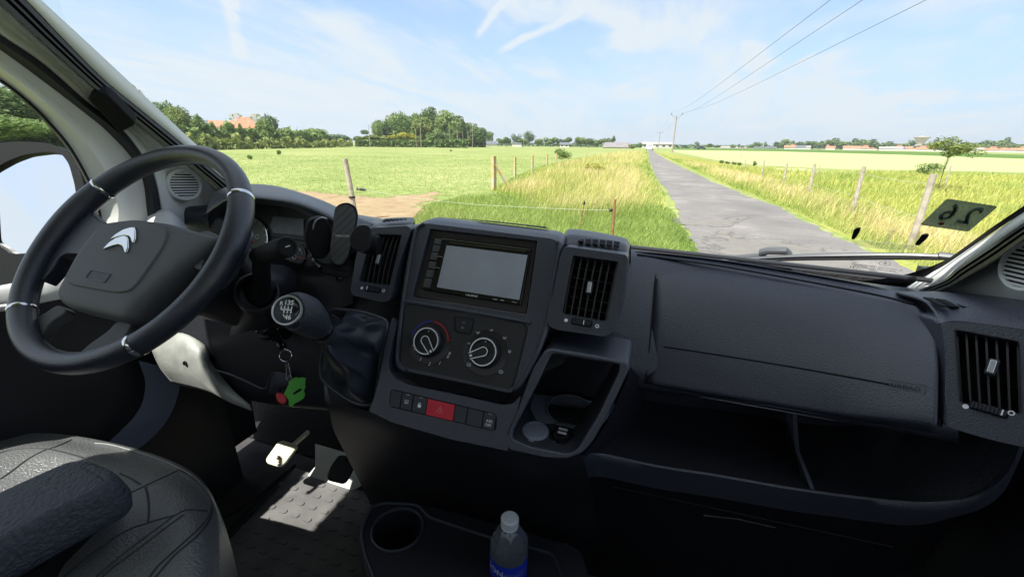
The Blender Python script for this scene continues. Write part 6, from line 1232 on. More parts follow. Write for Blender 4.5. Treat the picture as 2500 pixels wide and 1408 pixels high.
for c in chs:
    R = []
    for da in np.linspace(-.017, .017, 5):
        a = c+da; cc = PW.P(RWH*math.cos(a), RWH*math.sin(a)); rad = PW.u*math.cos(a)+PW.v*math.sin(a); r = rim_r(a)+.0004+.0007*math.cos(da/.017*1.5)
        R.append([cc+rad*(r*math.cos(t))+PW.n*(r*1.12*math.sin(t)) for t in np.linspace(0, 2*np.pi, 24, endpoint=False)])
    obj('chrome_inlay', grid(np.array(R), close_u=True), m_chrome, wh, angle=180)
# rim stitching
st_ = []
for a in np.linspace(0, 2*np.pi, 220, endpoint=False):
    if all(abs(wrap(a-c)) > .03 for c in chs):
        cc = PW.P((RWH-rim_r(a)*.98)*math.cos(a), (RWH-rim_r(a)*.98)*math.sin(a), .0)
        st_.append(box(cc, (PW.u*-math.sin(a)+PW.v*math.cos(a), PW.u*math.cos(a)+PW.v*math.sin(a), PW.n), (.0028, .0012, .0012)))
obj('stitching', st_, m_leath, wh, smooth=False)
pad = [(136, 713), (140, 733), (158, 749), (297, 782), (313, 778), (352, 735), (440, 655), (531, 588), (531, 578), (412, 543), (330, 533), (264, 541), (231, 560), (206, 591), (181, 628)]
P2 = rpoly(ppix(PW, pad, .012), .016, 5); c0 = P2.mean(0)
def inset(P, k): return c0+(P-c0)*k
R = [[PW.P(*q, o_) for q in inset(P2, s)] for o_, s in ((-.062, .80), (-.045, .93), (-.02, .99), (.002, 1.0), (.009, .985), (.013, .955), (.0155, .90), (.017, .80), (.0175, .5))]
v_, f_ = grid(np.array(R), close_u=True, flip=False); k_ = len(P2); f_ = list(f_)+[tuple(range(8*k_, 9*k_))]
hub = obj('airbag_pad', (v_, f_), m_pad, wh, angle=60)
cr2 = [(240, 560), (262, 546), (330, 538), (392, 548), (414, 566), (404, 602), (342, 690), (322, 711), (288, 717), (182, 698), (165, 690), (162, 675)]
q2 = rpoly(ppix(PW, cr2, .017), .016, 5)
obj('centre_panel', plate(PW, q2, .006, .0195), m_pad, hub, bevel=.0025, seg=3)
# badge: two stacked chevrons
def px2(pts, off): return [PW.uv(x, y, off) for x, y in pts]
def cw2(x, y): return (x/2.427, 340+y/2.427)
up_c = [cw2(*p) for p in [(656, 592), (690, 562), (735, 535), (778, 522), (800, 521), (806, 545), (806, 590), (796, 615), (784, 610), (776, 585), (765, 572), (742, 568), (700, 578)]]
lo_c = [cw2(*p) for p in [(612, 652), (650, 612), (690, 585), (735, 572), (755, 574), (763, 592), (765, 640), (752, 672), (741, 672), (733, 645), (724, 630), (705, 622), (668, 632)]]
for pts in (up_c, lo_c): obj('badge', plate(PW, ccw(np.array(px2(pts, .021))), .004, .0225), m_chrome, hub, bevel=.0012, seg=2, label='bright chevron of the wheel badge')
ab = PW.uv(238, 675, .02)
ca = PW.uv(239, 674, .02); axr = PW.uv(262, 679, .02)-PW.uv(216, 669, .02); rt_ = math.atan2(axr[1], axr[0])
obj('lettering', [text('AIRBAG', PW, ca[0], ca[1], .0068, .0200, rot=rt_, sx=1.15)], m_leath, hub, smooth=False)
rb = rr(-.021, -.0068, .021, .0068, .003, 4); co, si = math.cos(rt_), math.sin(rt_)
obj('lettering_frame', tube(np.array([PW.P(ca[0]+x*co-y*si, ca[1]+x*si+y*co, .0200) for x, y in rb]), .0006, 5, closed=True), m_leath, hub)
cs = PW.uv(255, 647, .02); obj('horn_symbol', [stroke(PW, [cs+np.array([-.004, 0]), cs+np.array([.004, .0]), cs+np.array([.001, .002])], .0009, .0201)], m_leath, hub, smooth=False)
def spoke(pts, off, d, lab, m=m_leath, bv=.008): return obj('spoke', plate(PW, rpoly(ppix(PW, pts, off), .008, 4), d, off), m, wh, bevel=bv, seg=4, label=lab)
spoke([(262, 543), (246, 541), (224, 522), (200, 500), (165, 545), (105, 625), (95, 690), (128, 655), (142, 628), (158, 618), (205, 620), (240, 600)], -.004, .022, 'left spoke of the wheel')
obj('spoke_facet', plate(PW, rpoly(ppix(PW, [(469, 625), (486, 604), (530, 584), (512, 606), (495, 635), (490, 658), (474, 654)], .002), .004, 4), .01, .002), mat('spoke_grey', (.16, .165, .18), .4), wh, bevel=.003)
spoke([(500, 560), (540, 578), (552, 560), (580, 500), (596, 560), (560, 640), (520, 690), (492, 690), (496, 640), (478, 622), (450, 640), (440, 600)], -.008, .022, 'right spoke of the wheel', m_leath)
spoke([(140, 742), (100, 768), (60, 790), (75, 840), (96, 822), (118, 790), (165, 758)], -.008, .016, 'lower left spoke of the wheel', m_pad, .005)
spoke([(285, 782), (262, 808), (215, 840), (185, 868), (260, 872), (310, 845), (300, 830), (325, 785)], -.008, .016, 'lower right spoke of the wheel', m_pad, .005)
# column behind the wheel
colm = empty('steering_column', (-.7, .6, -.4), 'dark steering column housing with indicator stalk and ignition lock', 'steering column')
cb = CW-PW.n*.05; axis = nrm(np.array([.0, 1, -.62]))
obj('cover', [tube(cr(np.array([cb, cb+axis*.06, cb+axis*.16, cb+axis*.30]), 5), np.interp(np.arange(16), [0, 5, 15], [.058, .085, .10]), 24, flat=.85)], m_dash2, colm)
obj('cover', patch([[(560, 600, .56), (600, 598, .55), (650, 640, .56), (700, 650, .58), (725, 668, .60)], [(570, 680, .53), (600, 672, .515), (650, 680, .52), (690, 690, .54), (722, 700, .57)], [(575, 740, .53), (600, 750, .51), (640, 765, .52), (690, 745, .55), (720, 730, .58)], [(560, 820, .57), (600, 810, .55), (640, 805, .55), (690, 800, .57), (740, 780, .60)]], 5, 5), m_dash2, colm, label='lower cover of the steering column')
cup = V(627, 712, Y=.505); vd = -nrm(cup)
obj('socket', lathe(cup, nrm(vd+[0, 0, .25]), [(.031, -.06), (.034, -.01), (.0335, .0), (.0300, .002), (.0285, -.002), (.026, -.03), (0, -.03)], 40), m_dash2, colm, angle=50, label='round stalk socket on the column')
stalk = [V(640, 715, Y=.50), V(640, 680, Y=.485), V(638, 650, Y=.47), V(640, 628, Y=.46)]
sk_ = obj('indicator_stalk', [tube(cr(np.array(stalk), 4), .0125, 14)], m_blk, colm, bevel=0, label='black stalk with barrel shaped end right of the wheel')
e0, e1 = V(628, 626, Y=.465), V(702, 602, Y=.425)
obj('barrel', lathe(e0, e1-e0, [(.0095, -.004), (.0125, .004), (.0128, .030), (.0118, .031), (.0135, .033), (.0138, np.linalg.norm(e1-e0)-.003), (.0125, np.linalg.norm(e1-e0)), (.0095, np.linalg.norm(e1-e0)+.0004), (.0092, np.linalg.norm(e1-e0)-.001), (0, np.linalg.norm(e1-e0)-.001)], 28), m_blk, sk_, angle=40)
pe = Plane(e1+nrm(e1-e0)*.0002, np.cross((0, 0, 1), e1-e0), (0, 0, 1)); obj('symbol', [stroke(pe, [(-.003, 0), (.003, .001)], .0012, .0004)], m_print, sk_, smooth=False)
ig = V(652, 797, Y=.565); igl = obj('ignition_lock', lathe(ig, nrm(np.array([.1, -1, .45])), [(.026, -.05), (.026, .0), (.022, .004), (.017, .004), (.016, .012), (.0135, .014), (.0, .014)], 30), m_gloss, colm, angle=35)
# key and ring hang from the lock: things of their own
ky = empty('key_ring', V(700, 940, Y=.53), 'ring of keys hanging from the ignition with a green map shaped tag and red fob', 'key ring')
k0, k1_, k2_ = V(660, 805, Y=.545), V(684, 835, Y=.535), V(693, 852, Y=.53)
obj('key', [tube(np.array([k0, k1_]), .005, 10), lathe(k1_, k2_-k1_, [(.004, -.002), (.0075, .003), (.0075, .012), (.004, .016)], 12), box((k0+k1_)/2, basis(k1_-k0), (.016, .006, .018))], m_gloss, ky)
dv_ = nrm(V(698, 868, Y=.528)); rc = V(697.5, 868, Y=.528); uu, vv, _ = basis(-dv_)
obj('split_ring', [tube(np.array([rc+(uu*math.cos(t)*.0098+vv*math.sin(t)*.0105)+dv_*o_ for t in np.linspace(0, 2*np.pi, 36, endpoint=False)]), .0009, 8, closed=True) for o_ in (0, .0016)]+[tube(np.array([V(694, 852, Y=.528)+(uu*math.cos(t)*.0035+dv_*math.sin(t)*.0035) for t in np.linspace(0, 2*np.pi, 20, endpoint=False)]), .0008, 6, closed=True)], m_chrome, ky)
lk = []
for s_, (xa, ya, xb, yb) in enumerate([(700, 886, 700, 926), (705, 886, 711, 922)]):
    for i in range(8):
        t = (i+.5)/8; c = V(xa+(xb-xa)*t, ya+(yb-ya)*t, Y=.527); a_ = nrm(V(xb, yb, Y=.527)-V(xa, ya, Y=.527)); b_2 = uu if i % 2 else -dv_
        lk.append(tube(np.array([c+a_*math.cos(q)*.0026+b_2*math.sin(q)*.0016 for q in np.linspace(0, 2*np.pi, 14, endpoint=False)]), .0006, 5, closed=True))
obj('chain', lk, m_chrome, ky)
PK = Plane(V(722, 955, Y=.525), uu*1., vv); m_green = mat('green_rubber', (.10, .48, .05), .55, bump=.3, bscale=500); m_redf = mat('red_fob', (.62, .02, .03), .35)
tag4 = [(705, 932), (712, 926), (722, 920), (730, 922), (737, 920), (747, 922), (745, 936), (746, 946), (742, 952), (745, 962), (743, 970), (733, 978), (727, 981), (720, 984), (712, 993), (704, 989), (705, 978), (699, 968), (692, 961), (697, 954), (700, 947), (704, 940)]
if PK.n @ dv_ > 0: PK = Plane(V(722, 955, Y=.525), -uu, vv)
tg = obj('green_tag', plate(PK, ppix(PK, tag4), .004, .002), m_green, ky, bevel=.0008, smooth=True)
obj('lettering', [plate(PK, ppix(PK, [(715, 959), (723, 953), (733, 947), (737, 948), (735, 953), (725, 959), (717, 963)]), .0004, .0023)], m_blk, tg, smooth=False)
obj('red_fob', plate(PK, rpoly(ppix(PK, [(675, 957), (686, 958), (698, 966), (701, 979), (690, 987), (677, 980), (673, 967)]), .004), .006, .004), m_redf, ky, bevel=.002, seg=3)
obj('fob_strap', tube(np.array([V(683, 960, Y=.523), V(684, 950, Y=.524), V(696, 946, Y=.525)]), .002, 8), m_gloss, ky)
# ================================================================== GEAR LEVER
gear = empty('gear_lever', V(860, 870, Y=.58), 'black leather gear lever with a shift pattern disc and folded gaiter', 'gear lever')
m_gl = mat('gear_leather', (.036, .040, .055), .45, bump=.8, bscale=450, spec=.5); m_gait = mat('gaiter_leather', (.030, .036, .052), .33, bump=.4, bscale=600, spec=.5)
kc0 = V(701.5, 757, D=.56); ax_end = V(790, 808, Y=.462); kb0 = V(752, 775, Y=.433)
dn = nrm(np.array([.22, -.78, .52]))
pth = np.array([kc0+dn*.001, kc0-dn*.006, V(722, 759, Y=.418), V(742, 768, Y=.43), V(762, 785, Y=.443), V(778, 799, Y=.455), V(788, 807, Y=.462)])
rad = np.array([.0193, .0218, .0262, .0274, .0242, .0188, .0160])
pp = cr(pth, 5); rd = np.interp(np.linspace(0, 6, len(pp)), range(7), rad)
kn_ = obj('knob', tube(pp, rd, 32), m_gl, gear, angle=180)
PD = Plane(kc0, np.cross((0, 0, 1), dn), np.cross(dn, np.cross((0, 0, 1), dn)))
obj('disc_rim', lathe(kc0, dn, [(.0200, -.003), (.0205, .0), (.0200, .0022), (.0182, .0024), (.0172, .0008)], 44, cap=(False, False)), m_silver, kn_, angle=50)
obj('disc', lathe(kc0, dn, [(.0175, -.001), (.0175, .0006), (0, .0009)], 40), m_gloss, kn_, angle=180)
w2 = .0017
pat = [stroke(PD, [(x, -.0042), (x, .0052)], w2, .0013) for x in (-.0035, .0012, .0059)]+[stroke(PD, [(-.0080, .0005), (.0059, .0005)], w2, .0013), stroke(PD, [(-.0080, .0005), (-.0080, .0048)], w2, .0013)]
pat += [text('135', PD, .0012, .0098, .0062, .0013, spacing=1.0, bold=.03), text('246', PD, .0008, -.0096, .0062, .0013, spacing=1.0, bold=.03), text('R', PD, -.0088, .0084, .005, .0013, bold=.03)]
obj('shift_pattern', pat, m_print, kn_, smooth=False)
cA, cB = V(785, 805, Y=.460), V(808, 822, Y=.478)
obj('collar', [lathe(cA, cB-cA, [(.0160, -.006), (.0185, -.003), (.0190, .001), (.0170, .004)], 30, cap=(False, False))], m_gloss, gear, angle=60)
obj('sleeve', lathe(cA, cB-cA, [(.0135, 0), (.0140, .008), (.0135, .020), (.0115, .026), (.008, .027)], 28), m_gl, gear)
frame_px = [(812, 757, .585), (845, 757, .583), (885, 763, .58), (930, 777, .575), (944, 790, .572), (940, 830, .565), (930, 880, .555), (922, 930, .547), (916, 975, .54), (905, 987, .54), (872, 985, .545), (835, 965, .55), (800, 938, .555), (786, 922, .558), (783, 895, .565), (789, 855, .572), (797, 810, .58), (803, 770, .585)]
fr = cr(np.array([V(x, y, Y=Y) for x, y, Y in frame_px]), 6, closed=True); N_ = len(fr)
obj('gaiter_frame', tube(fr, .0035, 8, closed=True), m_dash, gear)
cen = V(806, 822, Y=.482); cd = nrm(cB-cA); rings = []; rg = np.random.default_rng(3)
inner = []
for q in fr: 
    d = q-cen; d = d-cd*(d@cd); inner.append(cen+nrm(d)*.0125)
inner = np.array(inner); fold = np.array([math.sin(3*t+1)+.8*math.sin(5*t+2.2)+.6*math.sin(9*t) for t in np.linspace(0, 2*np.pi, N_, endpoint=False)])
for t in np.linspace(0, 1, 16):
    base = inner*(1-t)+fr*t; bul = math.sin(math.pi*t)
    dsp = -.012*bul+-.017*bul*fold*(1+.45*math.sin(7*t+1.5))+.0065*bul*np.sin(np.linspace(0, 38, N_)+9*t)
    rings.append(base+np.outer(dsp, nrm([.1, -.9, .45]))+np.outer(.006*bul*np.sin(np.linspace(0, 4*np.pi, N_)+4*t), [1, 0, .3]))
obj('gaiter', grid(np.array(rings), close_u=True, flip=True), m_gait, gear, angle=180, subsurf=1)
# ================================================================== PHONE HOLDER
ph = empty('phone_holder', V(830, 660, Y=.60), 'black phone holder clamped on the air vent left of the radio', 'phone holder')
m_cf = mat('carbon_weave', (.055, .057, .06), .4)
nt = m_cf.node_tree; _w = nt.nodes.new('ShaderNodeTexChecker'); _w.inputs['Scale'].default_value = 420; _tc = nt.nodes.new('ShaderNodeTexCoord'); _mp = nt.nodes.new('ShaderNodeMapping'); _mp.inputs['Rotation'].default_value = (.3, .9, .5)
nt.links.new(_tc.outputs['Object'], _mp.inputs[0]); nt.links.new(_mp.outputs[0], _w.inputs[0]); _w.inputs[1].default_value = (.04, .042, .045, 1); _w.inputs[2].default_value = (.10, .105, .11, 1); nt.links.new(_w.outputs[0], nt.nodes['Principled BSDF'].inputs['Base Color'])
hc = V(836, 573, Y=.575); hn = nrm(np.array([.42, -.90, .30])); PH = Plane(hc, np.cross((0, 0, 1), hn), np.cross(hn, np.cross((0, 0, 1), hn)))
so1 = [(829, 497), (848, 493), (866, 502), (872, 520), (869, 550), (860, 580), (858, 600), (850, 630), (838, 648), (825, 652), (809, 644), (803, 625), (806, 590), (812, 555), (814, 525), (818, 506)]
bp = rpoly(ppix(PH, so1), .012, 4)
back = obj('back_plate', plate(PH, bp*1.0, .010, .0), m_blk, ph, bevel=.003, seg=3)
cc_ = bp.mean(0); obj('weave_panel', plate(PH, cc_+(bp-cc_)*.93, .002, .0012), m_cf, back, smooth=False)
obj('lettering', T('MIRACASE', 836, 576, 5.2, pl=PH, off=.0016, sx=.95), m_print, back, smooth=False)
def claw(pts, Yc, nv, lab, d=.012):
    c = V(*pts[0], Y=Yc); P_ = Plane(V(np.mean([p[0] for p in pts]), np.mean([p[1] for p in pts]), Y=Yc), np.cross((0, 0, 1), nrm(nv)), (0, 0, 1))
    return obj('side_arm', plate(P_, rpoly(ppix(P_, pts), .008, 4), d, 0), m_blk if 'left' in lab else m_dash2, ph, bevel=.0025, seg=3, label=lab)
claw([(866, 553), (890, 548), (905, 555), (905, 590), (897, 614), (885, 619), (866, 612), (855, 600), (853, 578)], .548, (.4, -.9, .3), 'right side arm of the phone holder')
claw([(756, 536), (785, 530), (800, 536), (809, 556), (812, 590), (805, 618), (790, 634), (770, 632), (752, 610), (746, 575)], .56, (.75, -.6, .1), 'left side arm of the phone holder', .022)
obj('arm_edge', tube(cr(np.array([V(x, y, Y=.553) for x, y in [(764, 569), (765, 552), (772, 538), (786, 531), (798, 534)]]), 4), .0012, 6), m_silver, ph)
obj('foot', [plate(PH, ppix(PH, [(815, 650), (851, 654), (850, 668), (812, 664)], -.004), .012, -.002), plate(PH, ppix(PH, [(786, 659), (800, 657), (852, 668), (850, 681), (830, 678), (788, 668)], .0), .014, .004)], m_blk, ph, bevel=.002)
obj('ball_joint', [lathe(V(885, 590, Y=.60), nrm((.2, -1, .1)), [(.010, -.05), (.010, .0), (.014, .004), (.014, .014), (.010, .018)], 20), lathe(V(918, 598, Y=.615), nrm((-1, -.3, .1)), [(.016, -.005), (.018, .002), (.018, .02), (.012, .03)], 24)], m_blk, ph, angle=40)
obj('tilt_screw', [lathe(V(830, 680, Y=.585), nrm((.3, -1, .2)), [(.006, -.004), (.006, .004), (.004, .005)], 16)], m_gloss, ph)
obj('charging_cable', tube(cr(np.array([V(783, 655, Y=.60), V(768, 640, Y=.61), V(765, 628, Y=.62), V(775, 622, Y=.64)]), 5), .004, 8), m_gloss, ph)
# ================================================================== SEAT
m_seat = mat('seat_leather', (.145, .15, .155), .29, bump=.7, bscale=300, spec=.8, bdet=2)
seat = empty('driver_seat', V(300, 1300, Z=-.7), 'dark grey perforated leather driver seat with stitched seams', 'seat')
SR = [[(-150, 1085), (0, 1067), (150, 1064), (325, 1097), (468, 1152), (532, 1240), (547, 1380), (552, 1600)], [(-150, 1096), (0, 1077), (145, 1074), (312, 1107), (450, 1166), (515, 1250), (530, 1385), (535, 1600)], [(-150, 1130), (0, 1103), (135, 1100), (285, 1145), (410, 1206), (462, 1285), (465, 1395), (455, 1600)],
      [(-150, 1230), (0, 1185), (105, 1172), (225, 1208), (318, 1270), (345, 1345), (330, 1430), (300, 1620)], [(-150, 1390), (-20, 1320), (55, 1295), (130, 1315), (180, 1360), (190, 1420), (170, 1500), (130, 1640)], [(-150, 1600), (-70, 1520), (0, 1470), (40, 1470), (60, 1490), (60, 1530), (50, 1580), (30, 1660)]]
SZ = [-.585, -.560, -.535, -.540, -.545, -.545]
SP = np.array([[V(x, y, Z=z-.012*math.sin(j*.9)) for j, (x, y) in enumerate(r_)] for r_, z in zip(SR, SZ)])
low = SP[0].copy(); low[:, 2] -= .10; low2 = SP[0].copy(); low2[:, 2] -= .34; low[:, 1] += .006
SP = np.concatenate([[low2, low], SP]); G_ = np.swapaxes(cr(np.swapaxes(cr(SP, 6), 0, 1), 6), 0, 1)
obj('cushion', grid(G_, flip=False), m_seat, seat, angle=180)
from mathutils.bvhtree import BVHTree
_v, _f = grid(G_); BV = BVHTree.FromPolygons([tuple(q) for q in _v], [tuple(q) for q in _f])
def on_seat(x, y, lift=.001):
    d = rv(x, y); h = BV.ray_cast(Vector((0, 0, 0)), Vector(nrm(d))); return (np.array(h[0])-nrm(d)*lift) if h[0] is not None else V(x, y, Z=-.55)
def cl(x, y): return (x/2.771, 900+y/2.771)
m_seam = mat('seat_seam', (.02, .021, .024), .6)
def seam(pts, nm='seam', r=.0016, lab=None): P = cr(np.array([[*cl(*p), 0] for p in pts]), 8); obj(nm, tube(np.array([on_seat(q[0], q[1], .0004) for q in P]), r, 6, flat=.6), m_seam, seat, label=lab)
for s_ in ([(-40, 580), (60, 553), (200, 541), (330, 545), (440, 566), (560, 600)], [(810, 705), (880, 738), (950, 780)], [(485, 478), (380, 525), (290, 555), (180, 615), (80, 690), (0, 745)], [(1215, 680), (1110, 730), (960, 800), (820, 870), (680, 945), (540, 1040), (430, 1140)],
           [(985, 800), (1000, 860), (1008, 950), (1002, 1040)], [(1002, 1040), (860, 1090), (720, 1180), (560, 1300), (430, 1408)], [(1180, 990), (1060, 1080), (900, 1200), (760, 1310), (650, 1408)], [(1002, 1040), (1100, 1010), (1180, 990), (1260, 955), (1400, 960)],
           [(1240, 985), (1100, 1090), (930, 1220), (780, 1330), (690, 1408)], [(1430, 930), (1400, 1010), (1330, 1090), (1200, 1210), (1070, 1330), (1010, 1408)], [(1215, 680), (1310, 740), (1385, 820), (1425, 890), (1435, 960), (1400, 1050), (1320, 1140), (1180, 1260), (1050, 1408)]): seam(s_)
stc = []
P = cr(np.array([[*cl(*p), 0] for p in [(640, 490), (740, 500), (860, 530), (980, 566), (1100, 610), (1200, 655), (1300, 712), (1380, 790), (1440, 880), (1475, 960), (1495, 1050), (1508, 1120)]]), 14)
for a, b in zip(P[:-1], P[1:]):
    u_, v2 = on_seat(a[0], a[1]+4, .0008), on_seat(a[0]*.4+b[0]*.6, a[1]*.4+b[1]*.6+4, .0008); stc.append(tube(np.array([u_, v2]), .0008, 5))
obj('stitching', stc, m_trimd, seat)
m_arm = mat('armrest_leather', (.075, .085, .11), .5, bump=1., bscale=200, spec=.4, bdet=2)
PA = Plane(V(200, 1180, Z=-.435), (1, 0, 0), (0, 1, .12))
arm = empty('armrest', PA.o-[0, 0, .05], 'blue grey padded armrest lying over the left of the seat', 'armrest')
ao = [(0, 1196), (100, 1150), (180, 1116), (225, 1117), (283, 1143), (292, 1165), (270, 1188), (215, 1216), (130, 1258), (0, 1328), (-160, 1415), (-330, 1480), (-260, 1320)]
A2 = rpoly(ppix(PA, ao), .03, 6); ca_ = A2.mean(0)
def ins_(P, d):
    T_ = np.roll(P, -1, 0)-np.roll(P, 1, 0); T_ /= np.maximum(np.linalg.norm(T_, axis=1), 1e-9)[:, None]; return P+np.stack([-T_[:, 1], T_[:, 0]], 1)*d
R = [[PA.P(*q, o_) for q in ins_(A2, d)] for o_, d in ((-.060, .008), (-.052, .001), (-.035, -.003), (-.014, 0), (-.006, .002), (-.001, .005), (.002, .008), (.003, .011))]
v_, f_ = grid(np.array(R), close_u=True); k_ = len(A2); f_ = list(f_)+[tuple(range(7*k_, 8*k_))]
obj('pad', (v_, f_), m_arm, arm, angle=70)
obj('lower_frame', [tube(cr(np.array([V(x, y, Z=-.50) for x, y in [(0, 1372), (60, 1330), (140, 1280), (220, 1235), (262, 1215)]]), 4), .004, 8), prism(np.array([V(x, y, Z=-.505) for x, y in [(-100, 1400), (60, 1310), (250, 1205), (272, 1212), (240, 1238), (141, 1332), (128, 1352), (90, 1420), (-60, 1560)]])[::-1], (0, 0, 1), .03)], m_blk, arm)
# ================================================================== FLOOR
m_mat = mat('floor_mat', (.15, .145, .145), .6, bump=.5, bscale=450, var=.18, vscale=18); m_pale_sun = mat('kick_plate', (.70, .73, .67), .6, bump=.2, bscale=300)  # pale plate colour holds the brightness of the sun patch
m_pedal_sun = mat('pedal_pad_sunlit', (.75, .72, .56), .6, bump=.3, bscale=400)  # cream colour stands for sunlight on the clutch pad and arm
ZF = -.968
mt = [V(x, y, Z=ZF) for x, y in [(722, 1142), (905, 1205), (960, 1250), (1020, 1560), (430, 1600), (548, 1330), (672, 1200)]]
fm = obj('floor_mat', prism(np.array(mt)[::-1] if np.cross(np.array(mt[1])-mt[0], np.array(mt[2])-mt[1])[2] < 0 else np.array(mt), (0, 0, 1), .008), m_mat, label='dark rubber floor mat with rows of oblong studs under the pedals', cat='floor mat', smooth=False)
lz = []
for i in range(-3, 14):
    for j in range(-1, 16):
        x, y = -.86+.040*i+.020*(j % 2)+.012*j*.3, .30+.036*j
        q = pl_ = rr(x-.012, y-.0065, x+.012, y+.0065, .006, 4); c_ = np.array([x, y, ZF])
        pc = RV @ c_; u_, v2 = 1250+FPX*pc[0]/pc[2], 704-FPX*pc[1]/pc[2]
        MM = np.array([m_[:2] for m_ in mt])
        if inpoly(np.array([[x, y]]), MM)[0]: lz.append(prism(np.array([[a, b, ZF+.0005] for a, b in q]), (0, 0, 1), .002, .0022))
obj('stud', lz, m_mat, fm, smooth=False, label='raised oblong studs of the mat', kind='stuff')
def cp(x, y): return (540+x/3.143, 960+y/3.143)
PKp = Plane(V(800, 1120, Z=-.93), (1, 0, 0), (0, .75, .66))
kp = [cp(*p) for p in [(720, 385), (880, 430), (1000, 470), (1060, 560), (1108, 690), (950, 768), (790, 705), (632, 662), (720, 560)]]
kpl = obj('kick_plate', plate(PKp, ppix(PKp, kp), .006, 0), m_pale_sun, label='plate around the brake pedal at the bulkhead, sun patch in its pale colour', cat='panel', bevel=.001, smooth=False)
def pedal(pts, Z, nv, m, lab, armp, name='pedal'):
    c = np.mean([V(x, y, Z=Z) for x, y in pts], 0); P_ = Plane(c, (1, 0, 0), (0, nv[2], -nv[1])); e = empty(name, c-[0, 0, .1], lab, 'pedal')
    q = rpoly(ppix(P_, pts), .008, 4); obj('pad', plate(P_, q, .010, 0), m, e, bevel=.002); lo_, hi_ = q.min(0), q.max(0)
    R = []
    for k in range(9):
        y = lo_[1]+(hi_[1]-lo_[1])*(k+.8)/10.2; xsn = []
        for i in range(len(q)):
            a, b = q[i], q[(i+1) % len(q)]
            if (a[1] > y) != (b[1] > y): xsn.append(a[0]+(b[0]-a[0])*(y-a[1])/(b[1]-a[1]))
        if len(xsn) >= 2: xa, xb = min(xsn), max(xsn); R.append(box(P_.P((xa+xb)/2, y, .001), (P_.u, P_.v, P_.n), ((xb-xa)*.84, .0030, .003)))
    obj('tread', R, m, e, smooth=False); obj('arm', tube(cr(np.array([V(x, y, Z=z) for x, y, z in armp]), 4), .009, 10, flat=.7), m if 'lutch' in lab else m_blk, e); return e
pedal([(690, 1074), (720, 1083), (724, 1090), (694, 1130), (680, 1139), (651, 1130), (648, 1120), (678, 1078)], -.83, (0, -.62, .78), m_pedal_sun, 'clutch pedal with ribbed pad, sunlight painted into its cream colour', [(716, 1086, -.835), (736, 1068, -.81), (750, 1056, -.79)])
pedal([(826, 1110), (842, 1110), (862, 1124), (858, 1150), (843, 1176), (833, 1180), (800, 1172), (797, 1160), (808, 1135)], -.87, (0, -.62, .78), m_dash2, 'dark brake pedal with ribbed rubber pad', [(850, 1122, -.86), (858, 1105, -.80), (860, 1085, -.75)])
obj('pedal_backing', patch([[(752, 1172, .86), (790, 1178, .86), (815, 1180, .86)], [(778, 1140, .88), (800, 1140, .88), (820, 1150, .88)], [(810, 1105, .90), (830, 1110, .90), (866, 1120, .90)], [(815, 1095, .91), (840, 1100, .91), (875, 1110, .91)]], 3, 3), m_blk, kpl, label='black patch behind the brake pedal')  # black patch set behind and around the brake pedal
obj('tunnel_edge', [tube(cr(np.array([V(x, y, Z=-.95) for x, y in [(548, 1310), (640, 1215), (720, 1135)]]), 4), .004, 8), tube(cr(np.array([V(x, y, Z=-.95) for x, y in [(545, 1262), (600, 1235), (655, 1190), (700, 1150)]]), 4), .003, 8)], m_blk, body, label='dark rubber edge of the floor covering')
# ================================================================== LOWER CONSOLE AND BOTTLE
lc = empty('cup_console', V(1000, 1400, Z=-.9), 'low black console with a round cup holder on the floor tunnel', 'cup holder')
ZC = -.70; PCc = Plane(V(970, 1291, Z=ZC), (1, 0, 0), (0, 1, 0))
top = [(902, 1228), (930, 1222), (1020, 1225), (1120, 1250), (1300, 1300), (1420, 1340), (1500, 1600), (1200, 1700), (905, 1440), (880, 1350), (873, 1296)]
hol = arc(*PCc.uv(971, 1291), .0455, 0, 352, 44); OC = rpoly(ppix(PCc, top), .012, 5)
well_px = [(1045, 1268), (1170, 1305), (1345, 1350), (1400, 1500), (1200, 1520), (1080, 1420), (1010, 1395), (1035, 1340)]
holcup = np.array(hol)
obj('top', ring(PCc, OC, holcup, 0., .07, .28), m_dash2, lc, bevel=.004, seg=3, angle=40)
obj('cup_base', plate(PCc, holcup, .003, -.065), m_blk, lc)
obj('cup_rim', tube(np.array([PCc.P(a, b, .0015) for a, b in arc(*PCc.uv(971, 1291), .047, 0, 352, 44)]), .0028, 8, closed=True), m_dash, lc)
obj('raised_edge', tube(np.array([PCc.P(a, b, .001) for a, b in rpoly(ppix(PCc, [(908, 1236), (940, 1228), (1020, 1232), (1046, 1262), (1180, 1306), (1350, 1352), (1440, 1600), (1180, 1680), (920, 1430), (890, 1350), (882, 1300)]), .012, 5)]), .003, 8, closed=True), m_dash, lc)
btl = empty('water_bottle', V(1236, 1420, D=.75), 'clear plastic water bottle with white cap and blue label standing in the console', 'bottle')
bc = V(1245, 1262, D=.70); up = np.array([0, 0, 1.]); tb_ = V(1232, 1400, D=.74)
bax = nrm(np.array([.02, .0, -1]))
m_pet = glassmat('clear_plastic', (.95, .97, .99), .85, .12)
_n = m_pet.node_tree; _d = _n.nodes.new('ShaderNodeBsdfDiffuse'); _d.inputs[0].default_value = (.62, .72, .85, 1); _x = _n.nodes.new('ShaderNodeMixShader'); _x.inputs[0].default_value = .12; _o = _n.nodes['Material Output']; _n.links.new(_o.inputs[0].links[0].from_socket, _x.inputs[1]); _n.links.new(_d.outputs[0], _x.inputs[2]); _n.links.new(_x.outputs[0], _o.inputs[0])  # pale blue diffuse share stands for sky light on the plastic
m_cap = mat('cap_white', (.80, .83, .90), .45); m_lab = mat('label_blue', (.02, .05, .62), .35, spec=.6)
